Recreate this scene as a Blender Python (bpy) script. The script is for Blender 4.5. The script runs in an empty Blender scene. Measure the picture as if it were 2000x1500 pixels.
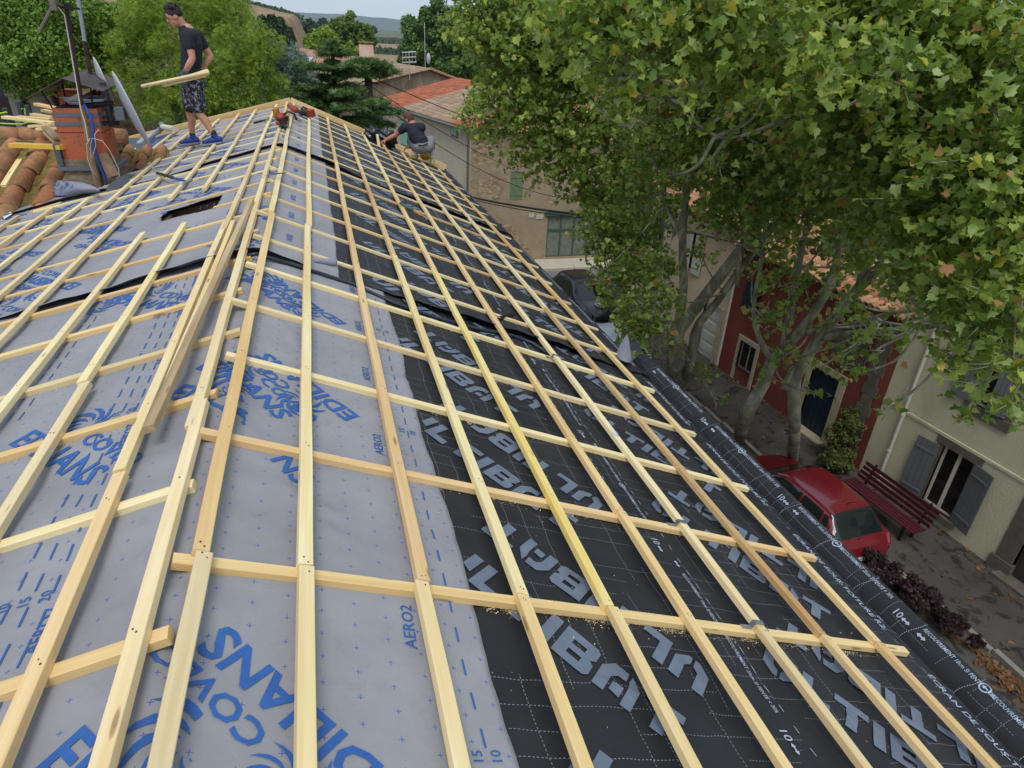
import bpy, bmesh, math, random
import numpy as np
from mathutils import Vector, Matrix, Euler
random.seed(7); rng = np.random.default_rng(11)
scene = bpy.context.scene
COL = scene.collection
PI = math.pi
rad = math.radians
# ---------------------------------------------------------------- camera frame (solved from the photo's vanishing points)
FPX = 1270.0
def _ray(p):
    v = np.array([p[0]-1000.0, p[1]-750.0, FPX]); return v/np.linalg.norm(v)
_Y = _ray((603, 56)); _D = _ray((878, 3100)); _D = _D-_Y*(_Y@_D); _D /= np.linalg.norm(_D); _X = np.cross(_D, _Y)
RW = np.stack([_X, _Y, -_D])
CAM = np.array([0.4625, 0.0, 1.25])
G = -9.2                                   # street level
def hitp(p, n, d):
    w = RW@_ray(p); n = np.array(n, float); return CAM+w*((d-n@CAM)/(n@w))
def at(px, py, Y): return Vector(hitp((px, py), (0, 1, 0), Y))       # a pixel of the photo -> a point at depth Y
def atz(px, py, Z): return Vector(hitp((px, py), (0, 0, 1), Z))
def atx(px, py, X): return Vector(hitp((px, py), (1, 0, 0), X))
# ---------------------------------------------------------------- object helpers
def link(o, parent=None):
    COL.objects.link(o)
    if parent is not None: o.parent = parent
    return o
def tag(o, label=None, cat=None, group=None, kind=None):
    if label: o['label'] = label
    if cat: o['category'] = cat
    if group: o['group'] = group
    if kind: o['kind'] = kind
    return o
def empty(name, loc=(0, 0, 0), rot=(0, 0, 0), **k):
    o = bpy.data.objects.new(name, None); o.empty_display_size = .1
    o.location = loc; o.rotation_euler = rot; link(o); return tag(o, **k)
def mesh_obj(name, verts, faces, mat, parent=None, smooth=False, loc=None, rot=None, **k):
    me = bpy.data.meshes.new(name)
    if isinstance(verts, np.ndarray): verts = verts.tolist()
    if isinstance(faces, np.ndarray): faces = faces.tolist()
    me.from_pydata(verts, [], faces); me.update()
    for m in (mat if isinstance(mat, (list, tuple)) else [mat]): me.materials.append(m)
    if smooth: me.polygons.foreach_set('use_smooth', [True]*len(me.polygons))
    o = bpy.data.objects.new(name, me); link(o, parent)
    if loc is not None: o.location = loc
    if rot is not None: o.rotation_euler = rot
    return tag(o, **k)
class MB:
    """collects shapes; build() links them as ONE mesh object"""
    def __init__(s): s.v = []; s.f = []; s.m = []; s.mi = 0
    def add(s, v, f):
        n = len(s.v); s.v += [tuple(map(float, q)) for q in v]; s.f += [tuple(i+n for i in q) for q in f]; s.m += [s.mi]*len(f); return s
    def box(s, lo, hi, M=None, taper=None):
        (a, b, c), (d, e, g) = lo, hi
        v = [(a,b,c),(d,b,c),(d,e,c),(a,e,c),(a,b,g),(d,b,g),(d,e,g),(a,e,g)]
        if M is not None: v = [tuple(M@Vector(q)) for q in v]
        return s.add(v, [(0,3,2,1),(4,5,6,7),(0,1,5,4),(1,2,6,5),(2,3,7,6),(3,0,4,7)])
    def tube(s, pts, r, n=8, cap=True, sx=1.0, up=None):
        pts = [Vector(p) for p in pts]; rs = r if isinstance(r, (list, tuple)) else [r]*len(pts)
        ref = Vector(up) if up else None; rings = []; pu = None
        for i, p in enumerate(pts):
            t = (pts[min(i+1, len(pts)-1)]-pts[max(i-1, 0)])
            if t.length < 1e-9: t = Vector((0, 0, 1))
            t.normalize()
            if pu is None:
                a = ref if ref else (Vector((0, 0, 1)) if abs(t.z) < .9 else Vector((1, 0, 0)))
            else: a = pu
            u = (a-t*a.dot(t))
            if u.length < 1e-6: u = t.orthogonal()
            u.normalize(); w = t.cross(u); pu = u
            rings.append([p+(u*math.cos(2*PI*k/n)*rs[i]+w*math.sin(2*PI*k/n)*rs[i]*sx) for k in range(n)])
        v = [q for g in rings for q in g]; f = []
        for i in range(len(rings)-1):
            for k in range(n):
                a = i*n+k; b = i*n+(k+1) % n; f.append((a, b, b+n, a+n))
        if cap: f.append(tuple(range(n))[::-1]); f.append(tuple(range((len(rings)-1)*n, len(rings)*n)))
        return s.add(v, f)
    def ell(s, c, r, M=None, nu=14, nv=9):
        v = []; f = []
        for j in range(nv+1):
            th = PI*j/nv
            for i in range(nu):
                ph = 2*PI*i/nu; p = Vector((r[0]*math.sin(th)*math.cos(ph), r[1]*math.sin(th)*math.sin(ph), r[2]*math.cos(th)))
                if M is not None: p = M@p
                v.append(Vector(c)+p)
        for j in range(nv):
            for i in range(nu):
                a = j*nu+i; b = j*nu+(i+1) % nu; f.append((a, a+nu, b+nu, b))
        return s.add(v, f)
    def prism(s, poly, h0, h1, M=None):
        n = len(poly); v = [(x, y, h0) for x, y in poly]+[(x, y, h1) for x, y in poly]
        if M is not None: v = [tuple(M@Vector(q)) for q in v]
        f = [tuple(range(n))[::-1], tuple(range(n, 2*n))]+[(i, (i+1) % n, n+(i+1) % n, n+i) for i in range(n)]
        return s.add(v, f)
    def quad(s, a, b, c, d): return s.add([a, b, c, d], [(0, 1, 2, 3)])
    def build(s, name, mat, parent=None, smooth=False, bevel=0, fix=True, **k):
        o = mesh_obj(name, s.v, s.f, mat, parent, smooth, **k)
        if any(s.m): o.data.polygons.foreach_set('material_index', s.m)
        if bevel or fix:
            bm = bmesh.new(); bm.from_mesh(o.data)
            if bevel:
                bmesh.ops.remove_doubles(bm, verts=bm.verts, dist=1e-5)
                es = [e for e in bm.edges if len(e.link_faces) == 2 and e.calc_face_angle(0) > .6]
                bmesh.ops.bevel(bm, geom=es, offset=bevel, segments=2, profile=.7, affect='EDGES')
            if fix: bmesh.ops.recalc_face_normals(bm, faces=bm.faces)
            bm.to_mesh(o.data); bm.free()
            if smooth: o.data.polygons.foreach_set('use_smooth', [True]*len(o.data.polygons))
        return o
def remeshed(name, mb, mat, voxel, parent=None, smoothit=2, **k):
    """grow one continuous skin over overlapping shapes"""
    o = mb.build('tmp', mat, None)
    m = o.modifiers.new('r', 'REMESH'); m.mode = 'VOXEL'; m.voxel_size = voxel; m.use_smooth_shade = True
    if smoothit:
        q = o.modifiers.new('s', 'SMOOTH'); q.iterations = smoothit; q.factor = .5
    dg = bpy.context.evaluated_depsgraph_get(); me = bpy.data.meshes.new_from_object(o.evaluated_get(dg))
    old = o.data; bpy.data.objects.remove(o); bpy.data.meshes.remove(old)
    me.name = name; me.materials.clear(); me.materials.append(mat)
    me.polygons.foreach_set('use_smooth', [True]*len(me.polygons)); me.polygons.foreach_set('material_index', [0]*len(me.polygons))
    r = bpy.data.objects.new(name, me); link(r, parent); return tag(r, **k)
def basis(x, y, z, o=(0, 0, 0)):
    x, y, z, o = map(Vector, (x, y, z, o))
    return Matrix(((x.x, y.x, z.x, o.x), (x.y, y.y, z.y, o.y), (x.z, y.z, z.z, o.z), (0, 0, 0, 1)))
def copy_tree(o, parent=None):
    c = o.copy(); COL.objects.link(c); c.parent = parent
    for ch in [q for q in COL.objects if q.parent == o]: copy_tree(ch, c)
    return c
def vnoise(x, y, s=1.0, seed=0):
    """cheap smooth 2-D noise on numpy arrays, -1..1"""
    x = np.asarray(x, float)*s+seed*17.3; y = np.asarray(y, float)*s-seed*9.1
    return (np.sin(x*1.7+1.3*np.sin(y*1.1+seed))+np.sin(y*2.3-x*.7+1.7*np.sin(x*.9))+np.sin(x*3.1+y*2.9+seed*2)*.6)/2.6
# ---------------------------------------------------------------- materials
MATS = {}
def srgb(r, g, b): return tuple(((c/255)/12.92 if c/255 <= .04045 else ((c/255+.055)/1.055)**2.4) for c in (r, g, b))+(1.0,)
class NT:
    def __init__(s, name):
        s.m = bpy.data.materials.new(name); s.m.use_nodes = True; s.t = s.m.node_tree; s.t.nodes.clear()
        s.out = s.n('ShaderNodeOutputMaterial')
    def n(s, kind, **k):
        q = s.t.nodes.new(kind)
        for a, b in k.items():
            if a.startswith('i_'):
                key = a[2:].replace('_', ' ')
                q.inputs[int(key) if key.isdigit() else key].default_value = b
            else: setattr(q, a, b)
        return q
    def l(s, a, b): s.t.links.new(a, b); return s
    def math(s, op, a, b=None, c=None, clamp=False):
        q = s.n('ShaderNodeMath', operation=op, use_clamp=clamp)
        for i, v in enumerate((a, b, c)):
            if v is None: continue
            if isinstance(v, (int, float)): q.inputs[i].default_value = v
            else: s.l(v, q.inputs[i])
        return q.outputs[0]
    def mix(s, f, a, b, blend='MIX'):
        q = s.n('ShaderNodeMix', data_type='RGBA', blend_type=blend)
        for i, v in ((0, f), (6, a), (7, b)):
            if isinstance(v, (int, float)): q.inputs[i].default_value = v
            elif isinstance(v, tuple): q.inputs[i].default_value = v
            else: s.l(v, q.inputs[i])
        return q.outputs[2]
    def coord(s, which='Object', scale=(1, 1, 1), loc=(0, 0, 0), rot=(0, 0, 0)):
        t = s.n('ShaderNodeTexCoord'); m = s.n('ShaderNodeMapping'); s.l(t.outputs[which], m.inputs[0])
        m.inputs['Scale'].default_value = scale; m.inputs['Location'].default_value = loc; m.inputs['Rotation'].default_value = rot
        return m.outputs[0]
    def noise(s, vec, scale=5, detail=4, rough=.55, dist=0):
        q = s.n('ShaderNodeTexNoise'); q.inputs['Scale'].default_value = scale; q.inputs['Detail'].default_value = detail
        q.inputs['Roughness'].default_value = rough; q.inputs['Distortion'].default_value = dist; s.l(vec, q.inputs['Vector']); return q.outputs[0]
    def ramp(s, f, stops, interp='LINEAR'):
        q = s.n('ShaderNodeValToRGB'); s.l(f, q.inputs[0]); e = q.color_ramp.elements; q.color_ramp.interpolation = interp
        while len(e) < len(stops): e.new(.5)
        for i, (p, c) in enumerate(stops): e[i].position = p; e[i].color = c if len(c) == 4 else tuple(c)+(1,)
        return q.outputs[0]
    def bump(s, h, strength=.3, dist=.01):
        q = s.n('ShaderNodeBump'); q.inputs['Strength'].default_value = strength; q.inputs['Distance'].default_value = dist; s.l(h, q.inputs['Height']); return q.outputs[0]
    def bsdf(s, color, rough=.7, metal=0, normal=None, spec=.5, **k):
        b = s.n('ShaderNodeBsdfPrincipled')
        for key, v in (('Base Color', color), ('Roughness', rough), ('Metallic', metal), ('Specular IOR Level', spec)):
            if isinstance(v, (int, float, tuple)): b.inputs[key].default_value = v
            else: s.l(v, b.inputs[key])
        for key, v in k.items():
            key = key.replace('_', ' ')
            if isinstance(v, (int, float, tuple)): b.inputs[key].default_value = v
            else: s.l(v, b.inputs[key])
        if normal is not None: s.l(normal, b.inputs['Normal'])
        s.l(b.outputs[0], s.out.inputs[0]); s.b = b; return s.m
def simple(name, col, rough=.7, metal=0, var=.12, scale=8, bump=0, bscale=60, spec=.4, **k):
    t = NT(name); v = t.coord('Object'); n = t.noise(v, scale, 5)
    c = t.mix(t.ramp(n, [(.3, (0, 0, 0)), (.7, (1, 1, 1))]), tuple(x*(1-var) for x in col[:3])+(1,), tuple(min(1, x*(1+var)) for x in col[:3])+(1,))
    nm = t.bump(t.noise(v, bscale, 4), bump, .01) if bump else None
    MATS[name] = t.bsdf(c, rough, metal, nm, spec, **k); return MATS[name]
# ================================================================ ROOF GEOMETRY
AR, AL = rad(22), rad(14)
def PR(s, y, h=0): return Vector((s*math.cos(AR)+h*math.sin(AR), y, -s*math.sin(AR)+h*math.cos(AR)))
def PL(s, y, h=0): return Vector((-s*math.cos(AL)-h*math.sin(AL), y, -s*math.sin(AL)+h*math.cos(AL)))
BH = .029                                   # batten thickness
HM = -2*BH-.002                             # membrane level under the two layers of battens
END = 14.45
# membrane cross-section (x,z) as a polyline over arc parameter u (u<0 left of the ridge)
def _profile(near):
    pts = []
    for s in np.linspace(7.5, .1, 60): p = PL(s, 0, HM); pts.append((p.x, p.z))
    for t in np.linspace(-.07, .07, 9):
        zl = -(-t)*math.tan(AL)+HM/math.cos(AL); zr = -t*math.tan(AR)+HM/math.cos(AR)
        k = .018; z = -k*math.log(math.exp(-zl/k)+math.exp(-zr/k)); pts.append((t, z+.004))
    rp = [(s, HM) for s in np.linspace(.1, 3.05, 40)]
    rp += ([(3.15, -.060), (3.25, -.062), (3.30, -.066), (3.32, -.082), (3.332, -.108), (3.345, -.124), (3.358, -.122), (3.368, -.098), (3.378, -.064), (3.392, -.030), (3.412, -.002), (3.438, .014), (3.466, .018), (3.492, .008), (3.515, -.014), (3.53, -.042), (3.537, -.08), (3.54, -.13), (3.54, -.2), (3.54, -.45)] if near
           else [(3.12, -.058), (3.2, -.055), (3.27, -.058), (3.31, -.075), (3.335, -.105), (3.35, -.16), (3.355, -.25), (3.36, -.5)])
    for s, h in rp: p = PR(s, 0, h); pts.append((p.x, p.z))
    P = np.array(pts); L = np.r_[0, np.cumsum(np.hypot(*np.diff(P, axis=0).T))]
    i0 = np.interp(0, P[:, 0], L); return L-i0, P
PROF = {True: _profile(True), False: _profile(False)}
CR0, CRD = 1.52, .65                        # counter-batten rows on the right slope
CL0, CLD = 1.26, .61
def mem_disp(u, y):
    u = np.asarray(u, float); y = np.asarray(y, float)
    ph = np.where(u > 0, (y-CR0)/CRD, (y-CL0)/CLD)
    sag = -.007*np.sin(PI*ph)**2
    rg = np.abs(vnoise(u*1.0+y*.5, y*1.5-u*.3, 2.6, 7)); fine = .006*vnoise(u, y, 3.1, 1)+.003*vnoise(u, y, 9, 2)+.004*np.exp(-(rg/.2)**2)*np.clip(vnoise(u, y, .9, 9)+.35, 0, 1)
    wr = .013*np.exp(-((u-.05)/.28)**2)*np.clip(vnoise(u*1.4, y*4.5, 2.2, 3), -.6, 1)      # creases over the ridge
    return sag+(fine+wr)*(.35+.65*np.sin(PI*ph)**2)
WRK = [(.22, 2.02, .52, 1.80, .014, .028), (.30, 1.88, .75, 1.55, .010, .03), (.05, 2.6, .20, 1.95, .010, .02), (.02, 1.1, .10, .5, .010, .02), (-.05, 3.2, .10, 2.3, .012, .02), (.12, 3.7, .34, 2.9, .009, .02), (-.3, 2.0, -1.1, 1.75, .008, .02), (-.5, 3.3, -1.4, 3.0, .008, .025), (-.2, 1.7, -.9, 2.1, .009, .02), (-.15, .9, -.7, 1.2, .009, .02)]
_wr = random.Random(3)
for _k in range(70):
    _u = _wr.uniform(-2.6, 2.9); _y = _wr.uniform(.4, 9); _a = _wr.uniform(-.9, .9)+(PI/2 if abs(_u) < .25 else 0); _l = _wr.uniform(.15, .6); WRK.append((_u, _y, _u+math.cos(_a)*_l, _y+math.sin(_a)*_l, _wr.uniform(.005, .011), _wr.uniform(.022, .034)))
_disp0 = mem_disp
def mem_disp(u, y):
    u = np.asarray(u, float); y = np.asarray(y, float); d = _disp0(u, y)
    ph = np.where(u > 0, (y-CR0)/CRD, (y-CL0)/CLD); pin = np.sin(PI*ph)**2
    for (a, b, c, e, am, w) in WRK:
        L = math.hypot(c-a, e-b); tx, ty = (c-a)/L, (e-b)/L; t = (u-a)*tx+(y-b)*ty; q = -(u-a)*ty+(y-b)*tx+.03*np.sin(t*9+a)
        d = d+pin*am*np.exp(-(q/w)**2)*np.clip(np.minimum(t, L-t)/(.25*L), 0, 1)
    return d
def mem(u, y, off=0.0, near=True, lift=None):
    u = np.atleast_1d(np.asarray(u, float)); y = np.atleast_1d(np.asarray(y, float)); L, P = PROF[near]
    x = np.interp(u, L, P[:, 0]); z = np.interp(u, L, P[:, 1])
    e = .015; tx = np.interp(u+e, L, P[:, 0])-np.interp(u-e, L, P[:, 0]); tz = np.interp(u+e, L, P[:, 1])-np.interp(u-e, L, P[:, 1])
    n = np.hypot(tx, tz); nx, nz = -tz/n, tx/n
    d = mem_disp(u, y)*np.clip((3.35-u)/.3, 0, 1)+off
    if lift is not None: d = d+lift(u, y)
    return np.stack([x+nx*d, y, z+nz*d], -1)
# wood ------------------------------------------------------------------------------------------------------------
def wood(name, c1, c2, c3, yellow=0.0, rough=.62):
    t = NT(name); oi = t.n('ShaderNodeObjectInfo'); tc = t.n('ShaderNodeTexCoord')
    off = t.n('ShaderNodeVectorMath', operation='ADD'); cmb = t.n('ShaderNodeCombineXYZ')
    for i in range(3): t.l(t.math('MULTIPLY', oi.outputs['Random'], (37.0, 11.0, 5.0)[i]), cmb.inputs[i])
    t.l(tc.outputs['Object'], off.inputs[0]); t.l(cmb.outputs[0], off.inputs[1])
    mp = t.n('ShaderNodeMapping'); mp.inputs['Scale'].default_value = (2.2, 70, 70); t.l(off.outputs[0], mp.inputs[0])
    g = t.noise(mp.outputs[0], 1.0, 5, .6, .6)
    mp2 = t.n('ShaderNodeMapping'); mp2.inputs['Scale'].default_value = (.7, 8, 8); t.l(off.outputs[0], mp2.inputs[0])
    big = t.noise(mp2.outputs[0], 1.0, 3, .5)
    col = t.mix(t.ramp(g, [(.32, (0, 0, 0)), (.68, (1, 1, 1))]), c1, c2)
    col = t.mix(t.ramp(big, [(.42, (0, 0, 0)), (.72, (1, 1, 1))]), col, c3)
    # per-stick tone
    tone = t.ramp(oi.outputs['Random'], [(0, (.76, .70, .62)), (.3, (1, .96, .90)), (.65, (1.0, .99, .84)), (1, (.90, .80, .68))])
    col = t.mix(1.0, col, tone, 'MULTIPLY')
    # knots
    vo = t.n('ShaderNodeTexVoronoi', distance='EUCLIDEAN'); mp3 = t.n('ShaderNodeMapping'); mp3.inputs['Scale'].default_value = (3.0, 15, 15); t.l(off.outputs[0], mp3.inputs[0]); t.l(mp3.outputs[0], vo.inputs['Vector']); vo.inputs['Scale'].default_value = 1.0
    kn = t.ramp(vo.outputs['Distance'], [(.0, (1, 1, 1)), (.085, (.8, .8, .8)), (.13, (0, 0, 0))])
    col = t.mix(t.math('MULTIPLY', kn, .75), col, srgb(120, 78, 40))
    if yellow: col = t.mix(t.math('MULTIPLY', t.ramp(big, [(.50, (0, 0, 0)), (.66, (1, 1, 1))]), yellow), col, srgb(232, 196, 66))
    nm = t.bump(g, .25, .002)
    MATS[name] = t.bsdf(col, rough, 0, nm, .35); return MATS[name]
W1 = wood('pine_wood', srgb(232, 212, 162), srgb(244, 230, 190), srgb(226, 198, 144))
W2 = wood('pine_wood_warm', srgb(224, 192, 140), srgb(238, 212, 164), srgb(212, 172, 116))
W3 = wood('treated_yellow_wood', srgb(234, 212, 150), srgb(244, 226, 174), srgb(226, 192, 116), yellow=.6)
W4 = wood('old_grey_wood', srgb(178, 156, 124), srgb(206, 184, 146), srgb(150, 126, 98))
# membranes ---------------------------------------------------------------------------------------------------------
def grey_mem():
    t = NT('grey_underlay_fleece'); v = t.coord('Object')
    n1 = t.noise(v, 2.2, 5, .6); n2 = t.noise(v, 420, 2, .6); n3 = t.noise(v, 14, 5, .65)
    c = t.mix(t.ramp(n1, [(.3, (0, 0, 0)), (.7, (1, 1, 1))]), srgb(136, 135, 138), srgb(153, 152, 154))
    c = t.mix(t.math('MULTIPLY', t.ramp(n3, [(.55, (0, 0, 0)), (.8, (1, 1, 1))]), .35), c, srgb(118, 115, 118))
    # blue plus marks, printed in a staggered lattice (u,y carried by the UV map)
    uv = t.n('ShaderNodeUVMap', uv_map='UVMap'); sp = t.n('ShaderNodeSeparateXYZ'); t.l(uv.outputs[0], sp.inputs[0]); U, V = sp.outputs[0], sp.outputs[1]
    def cell(x, p, o=0.0):
        a = t.math('ADD', x, o+p*100); return t.math('SUBTRACT', t.math('MODULO', a, p), p/2)
    def plus(o1, o2):
        a = t.math('ABSOLUTE', cell(U, .19, o1)); b = t.math('ABSOLUTE', cell(V, .078, o2))
        h = t.math('MULTIPLY', t.math('LESS_THAN', a, .0075), t.math('LESS_THAN', b, .0013))
        w = t.math('MULTIPLY', t.math('LESS_THAN', b, .0075), t.math('LESS_THAN', a, .0013))
        return t.math('MAXIMUM', h, w)
    m = t.math('MAXIMUM', plus(0, 0), plus(.095, .039))
    c = t.mix(t.math('MULTIPLY', m, .75), c, srgb(40, 80, 160))
    rd = t.math('ABSOLUTE', t.math('SUBTRACT', t.noise(v, 3.5, 3, .5, .8), .5)); cr = t.ramp(rd, [(0, (1, 1, 1)), (.035, (0, 0, 0))])
    h = t.math('ADD', t.math('ADD', t.math('MULTIPLY', n2, .12), t.math('MULTIPLY', n3, 1.0)), t.math('MULTIPLY', cr, .0))
    MATS['grey_mem'] = t.bsdf(c, .78, 0, t.bump(h, .35, .012), .3); return MATS['grey_mem']
def black_mem():
    t = NT('black_underlay_film'); v = t.coord('Object')
    n1 = t.noise(v, 3, 5, .6); n3 = t.noise(v, 22, 5, .6)
    c = t.mix(t.ramp(n1, [(.3, (0, 0, 0)), (.7, (1, 1, 1))]), srgb(33, 33, 35), srgb(43, 43, 45))
    uv = t.n('ShaderNodeUVMap', uv_map='UVMap'); sp = t.n('ShaderNodeSeparateXYZ'); t.l(uv.outputs[0], sp.inputs[0]); U0, V0 = sp.outputs[0], sp.outputs[1]
    wob = t.noise(uv.outputs[0], 5, 2); U = t.math('ADD', U0, t.math('MULTIPLY', t.math('SUBTRACT', wob, .5), .03)); V = t.math('ADD', V0, t.math('MULTIPLY', t.math('SUBTRACT', wob, .5), .03))
    def ln(x, other, p, o, dp, w, keep, seed):
        a = t.math('ABSOLUTE', t.math('SUBTRACT', t.math('MODULO', t.math('ADD', x, o+p*200), p), p/2))
        line = t.math('LESS_THAN', a, w)
        dash = t.math('LESS_THAN', t.math('MODULO', t.math('ADD', other, 60.0), dp), dp*.55)
        # random breaks: keep only some runs of each line
        ix = t.math('FLOOR', t.math('DIVIDE', t.math('ADD', x, o+p*200), p)); io = t.math('FLOOR', t.math('DIVIDE', t.math('ADD', t.math('ADD', other, 60.0), t.math('MULTIPLY', ix, .137)), .23))
        wn = t.n('ShaderNodeTexWhiteNoise', noise_dimensions='3D'); cb = t.n('ShaderNodeCombineXYZ'); t.l(ix, cb.inputs[0]); t.l(io, cb.inputs[1]); cb.inputs[2].default_value = seed; t.l(cb.outputs[0], wn.inputs[0])
        return t.math('MULTIPLY', t.math('MULTIPLY', line, dash), t.math('LESS_THAN', wn.outputs['Value'], keep))
    m = ln(V, U, .085, 0, .014, .0012, .62, 1.0)
    m = t.math('MAXIMUM', m, ln(U, V, .088, .03, .014, .0012, .5, 2.0))
    c = t.mix(t.math('MULTIPLY', m, .55), c, srgb(170, 172, 178))
    MATS['black_mem'] = t.bsdf(c, .6, 0, t.bump(n3, .25, .01), .3); return MATS['black_mem']
GM = grey_mem(); BM = black_mem()
BLUE = simple('blue_print_ink', srgb(46, 92, 156), .6, var=.12, scale=30)
SLATE = simple('slate_print_ink', srgb(104, 114, 128), .5, var=.13, scale=14)
PALE = simple('pale_print_ink', srgb(168, 176, 188), .5, var=.1, scale=14)
def sheet(name, u0, u1, y0, y1, mat, near, off, edge=None, curl=None, du=.02, dy=.02, hole=None, skirt=False, wav=0, **k):
    us = np.arange(u0, u1+du*.5, du) if not near or u1 < 3.05 else np.r_[np.arange(u0, 3.05, du), np.arange(3.05, u1, .009)]
    us = us.copy(); us[-1] = u1
    ys = np.arange(y0, y1+dy*.5, dy); nu, ny = len(us), len(ys)
    Uu, Yy = np.meshgrid(us, ys)
    if wav:   # the free edge along y wanders a little
        w = wav*vnoise(Yy, Yy*.3, 1.7, 5)+wav*.5*vnoise(Yy, Yy, 7, 4)
        side = np.clip((Uu-(u1-.25))/.25, 0, 1) if wav > 0 else np.clip(((u0+.25)-Uu)/.25, 0, 1)
        Uu = Uu+abs(1)*w*side
    if edge is not None:   # lap line along u at the near end wanders
        Yy = Yy+edge(Uu)*np.clip(1-(Yy-y0)/.3, 0, 1)
    P = mem(Uu.ravel(), Yy.ravel(), off, near, curl)
    f = []
    for j in range(ny-1):
        for i in range(nu-1):
            if hole and hole((us[i]+us[i+1])/2, (ys[j]+ys[j+1])/2): continue
            a = j*nu+i; f.append((a, a+1, a+nu+1, a+nu))
    o = mesh_obj(name, P, f, mat, None, True, **k)
    uvl = o.data.uv_layers.new(name='UVMap'); li = np.empty(len(o.data.loops), 'i'); o.data.loops.foreach_get('vertex_index', li)
    uvl.data.foreach_set('uv', np.stack([Uu.ravel()[li], Yy.ravel()[li]], -1).ravel())
    sol = o.modifiers.new('t', 'SOLIDIFY'); sol.thickness = .0012; sol.offset = -1
    return o
# ---- print helpers
CF_R = .4625*math.cos(AR)-1.25*math.sin(AR); CF_L = -(.4625*math.cos(AL)+1.25*math.sin(AL))
def toU(s, y):
    """(s,y) read on the batten-top plane -> (u,y) on the membrane"""
    if s >= 0: return (CF_R+(s-CF_R)*1.045, y*1.045)
    return (-((-CF_L*-1)*0+(-s))*1.0-0.02*(-s), y*1.05)
_fc = {}
def text2d(txt, bold=.0):
    key = (txt, bold)
    if key in _fc: return _fc[key]
    cu = bpy.data.curves.new('t', 'FONT'); cu.body = txt; cu.size = 1.45; cu.offset = bold; cu.resolution_u = 2; cu.fill_mode = 'FRONT'
    o = bpy.data.objects.new('t', cu); COL.objects.link(o)
    dg = bpy.context.evaluated_depsgraph_get(); dg.update(); me = bpy.data.meshes.new_from_object(o.evaluated_get(dg))
    v = [(q.co.x, q.co.y) for q in me.vertices]; f = [tuple(p.vertices) for p in me.polygons]
    bpy.data.objects.remove(o); bpy.data.curves.remove(cu); bpy.data.meshes.remove(me)
    _fc[key] = (v, f); return v, f
ULT = {
 'U': [[(0,1),(.28,1),(.28,.42),(.42,.28),(.42,0),(.3,0),(0,.3)], [(.5,0),(.6,0),(.9,.3),(.9,1),(.62,1),(.62,.42),(.5,.28)]],
 'L': [[(0,1),(.28,1),(.28,.28),(0,0)], [(0,0),(.28,.28),(.75,.28),(.75,0)]],
 'T': [[(0,1),(.9,1),(.9,.74),(0,.74)], [(.31,.74),(.6,.74),(.6,0),(.31,0)]],
 'I': [[(0,0),(.3,0),(.3,1),(0,1)]],
 'B': [[(0,0),(.28,0),(.28,1),(0,1)], [(.28,0),(.62,0),(.62,.24),(.28,.24)], [(.28,.4),(.62,.4),(.62,.6),(.28,.6)], [(.28,.76),(.62,.76),(.62,1),(.28,1)], [(.62,0),(.82,0),(.92,.1),(.92,.4),(.8,.5),(.62,.5)], [(.62,.5),(.8,.5),(.92,.6),(.92,.9),(.82,1),(.62,1)]],
 'A': [[(0,0),(.28,0),(.28,.56),(0,.7)], [(0,.7),(.28,.56),(.40,.72),(.22,1)], [(.40,.72),(.60,.72),(.58,1),(.22,1)], [(.36,.14),(.62,.14),(.62,.42),(.36,.42)], [(.68,1),(.95,.64),(.7,.52),(.66,.76)], [(.7,.52),(.95,.64),(.95,0),(.7,0)]],
}
UW = {'U': 1.05, 'L': .86, 'T': 1.02, 'I': .43, 'B': 1.05, 'A': 1.08}
def ult2d(word='ULTIBAT'):
    v = []; f = []; x = 0
    for c in word:
        for p in ULT[c]:
            n = len(v); v += [(a+x, b) for a, b in p]; f.append(tuple(range(n, n+len(p))))
        x += UW[c]
    return v, f
def swirl2d():
    v = []; f = []
    for k in range(10):
        a0 = 2*PI*k/10; n = len(v); N = 7; big = .75+.35*(math.cos(a0-2.2)*.5+.5)
        for i in range(N+1):
            t = i/N; r = .2+.8*t; a = a0+1.25*t; w = .17*math.sin(PI*min(1, t*1.02))**.8*big
            v += [(r*big*math.cos(a-w), r*big*math.sin(a-w)), (r*big*math.cos(a+w), r*big*math.sin(a+w))]
        for i in range(N): f.append((n+2*i, n+2*i+1, n+2*i+3, n+2*i+2))
    return v, f
def arrow2d(): return [(-.12,-.3),(.12,-.3),(.12,.3),(-.12,.3),(-.35,.25),(.35,.25),(0,.75),(-.35,-.25),(.35,-.25),(0,-.75)], [(0,1,2,3),(4,5,6),(7,9,8)]
def ring2d(): 
    v=[];f=[];N=18
    for i in range(N):
        a=2*PI*i/N; v+=[(math.cos(a),math.sin(a)),(.78*math.cos(a),.78*math.sin(a))]
    for i in range(N): j=(i+1)%N; f.append((2*i,2*j,2*j+1,2*i+1))
    n=len(v); v+=[(-.1,-.5),(.15,-.5),(.15,.1),(-.1,.1),(-.4,.05),(.45,.05),(.02,.55)]; f+=[(n,n+1,n+2,n+3),(n+4,n+5,n+6)]
    return v,f
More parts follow.
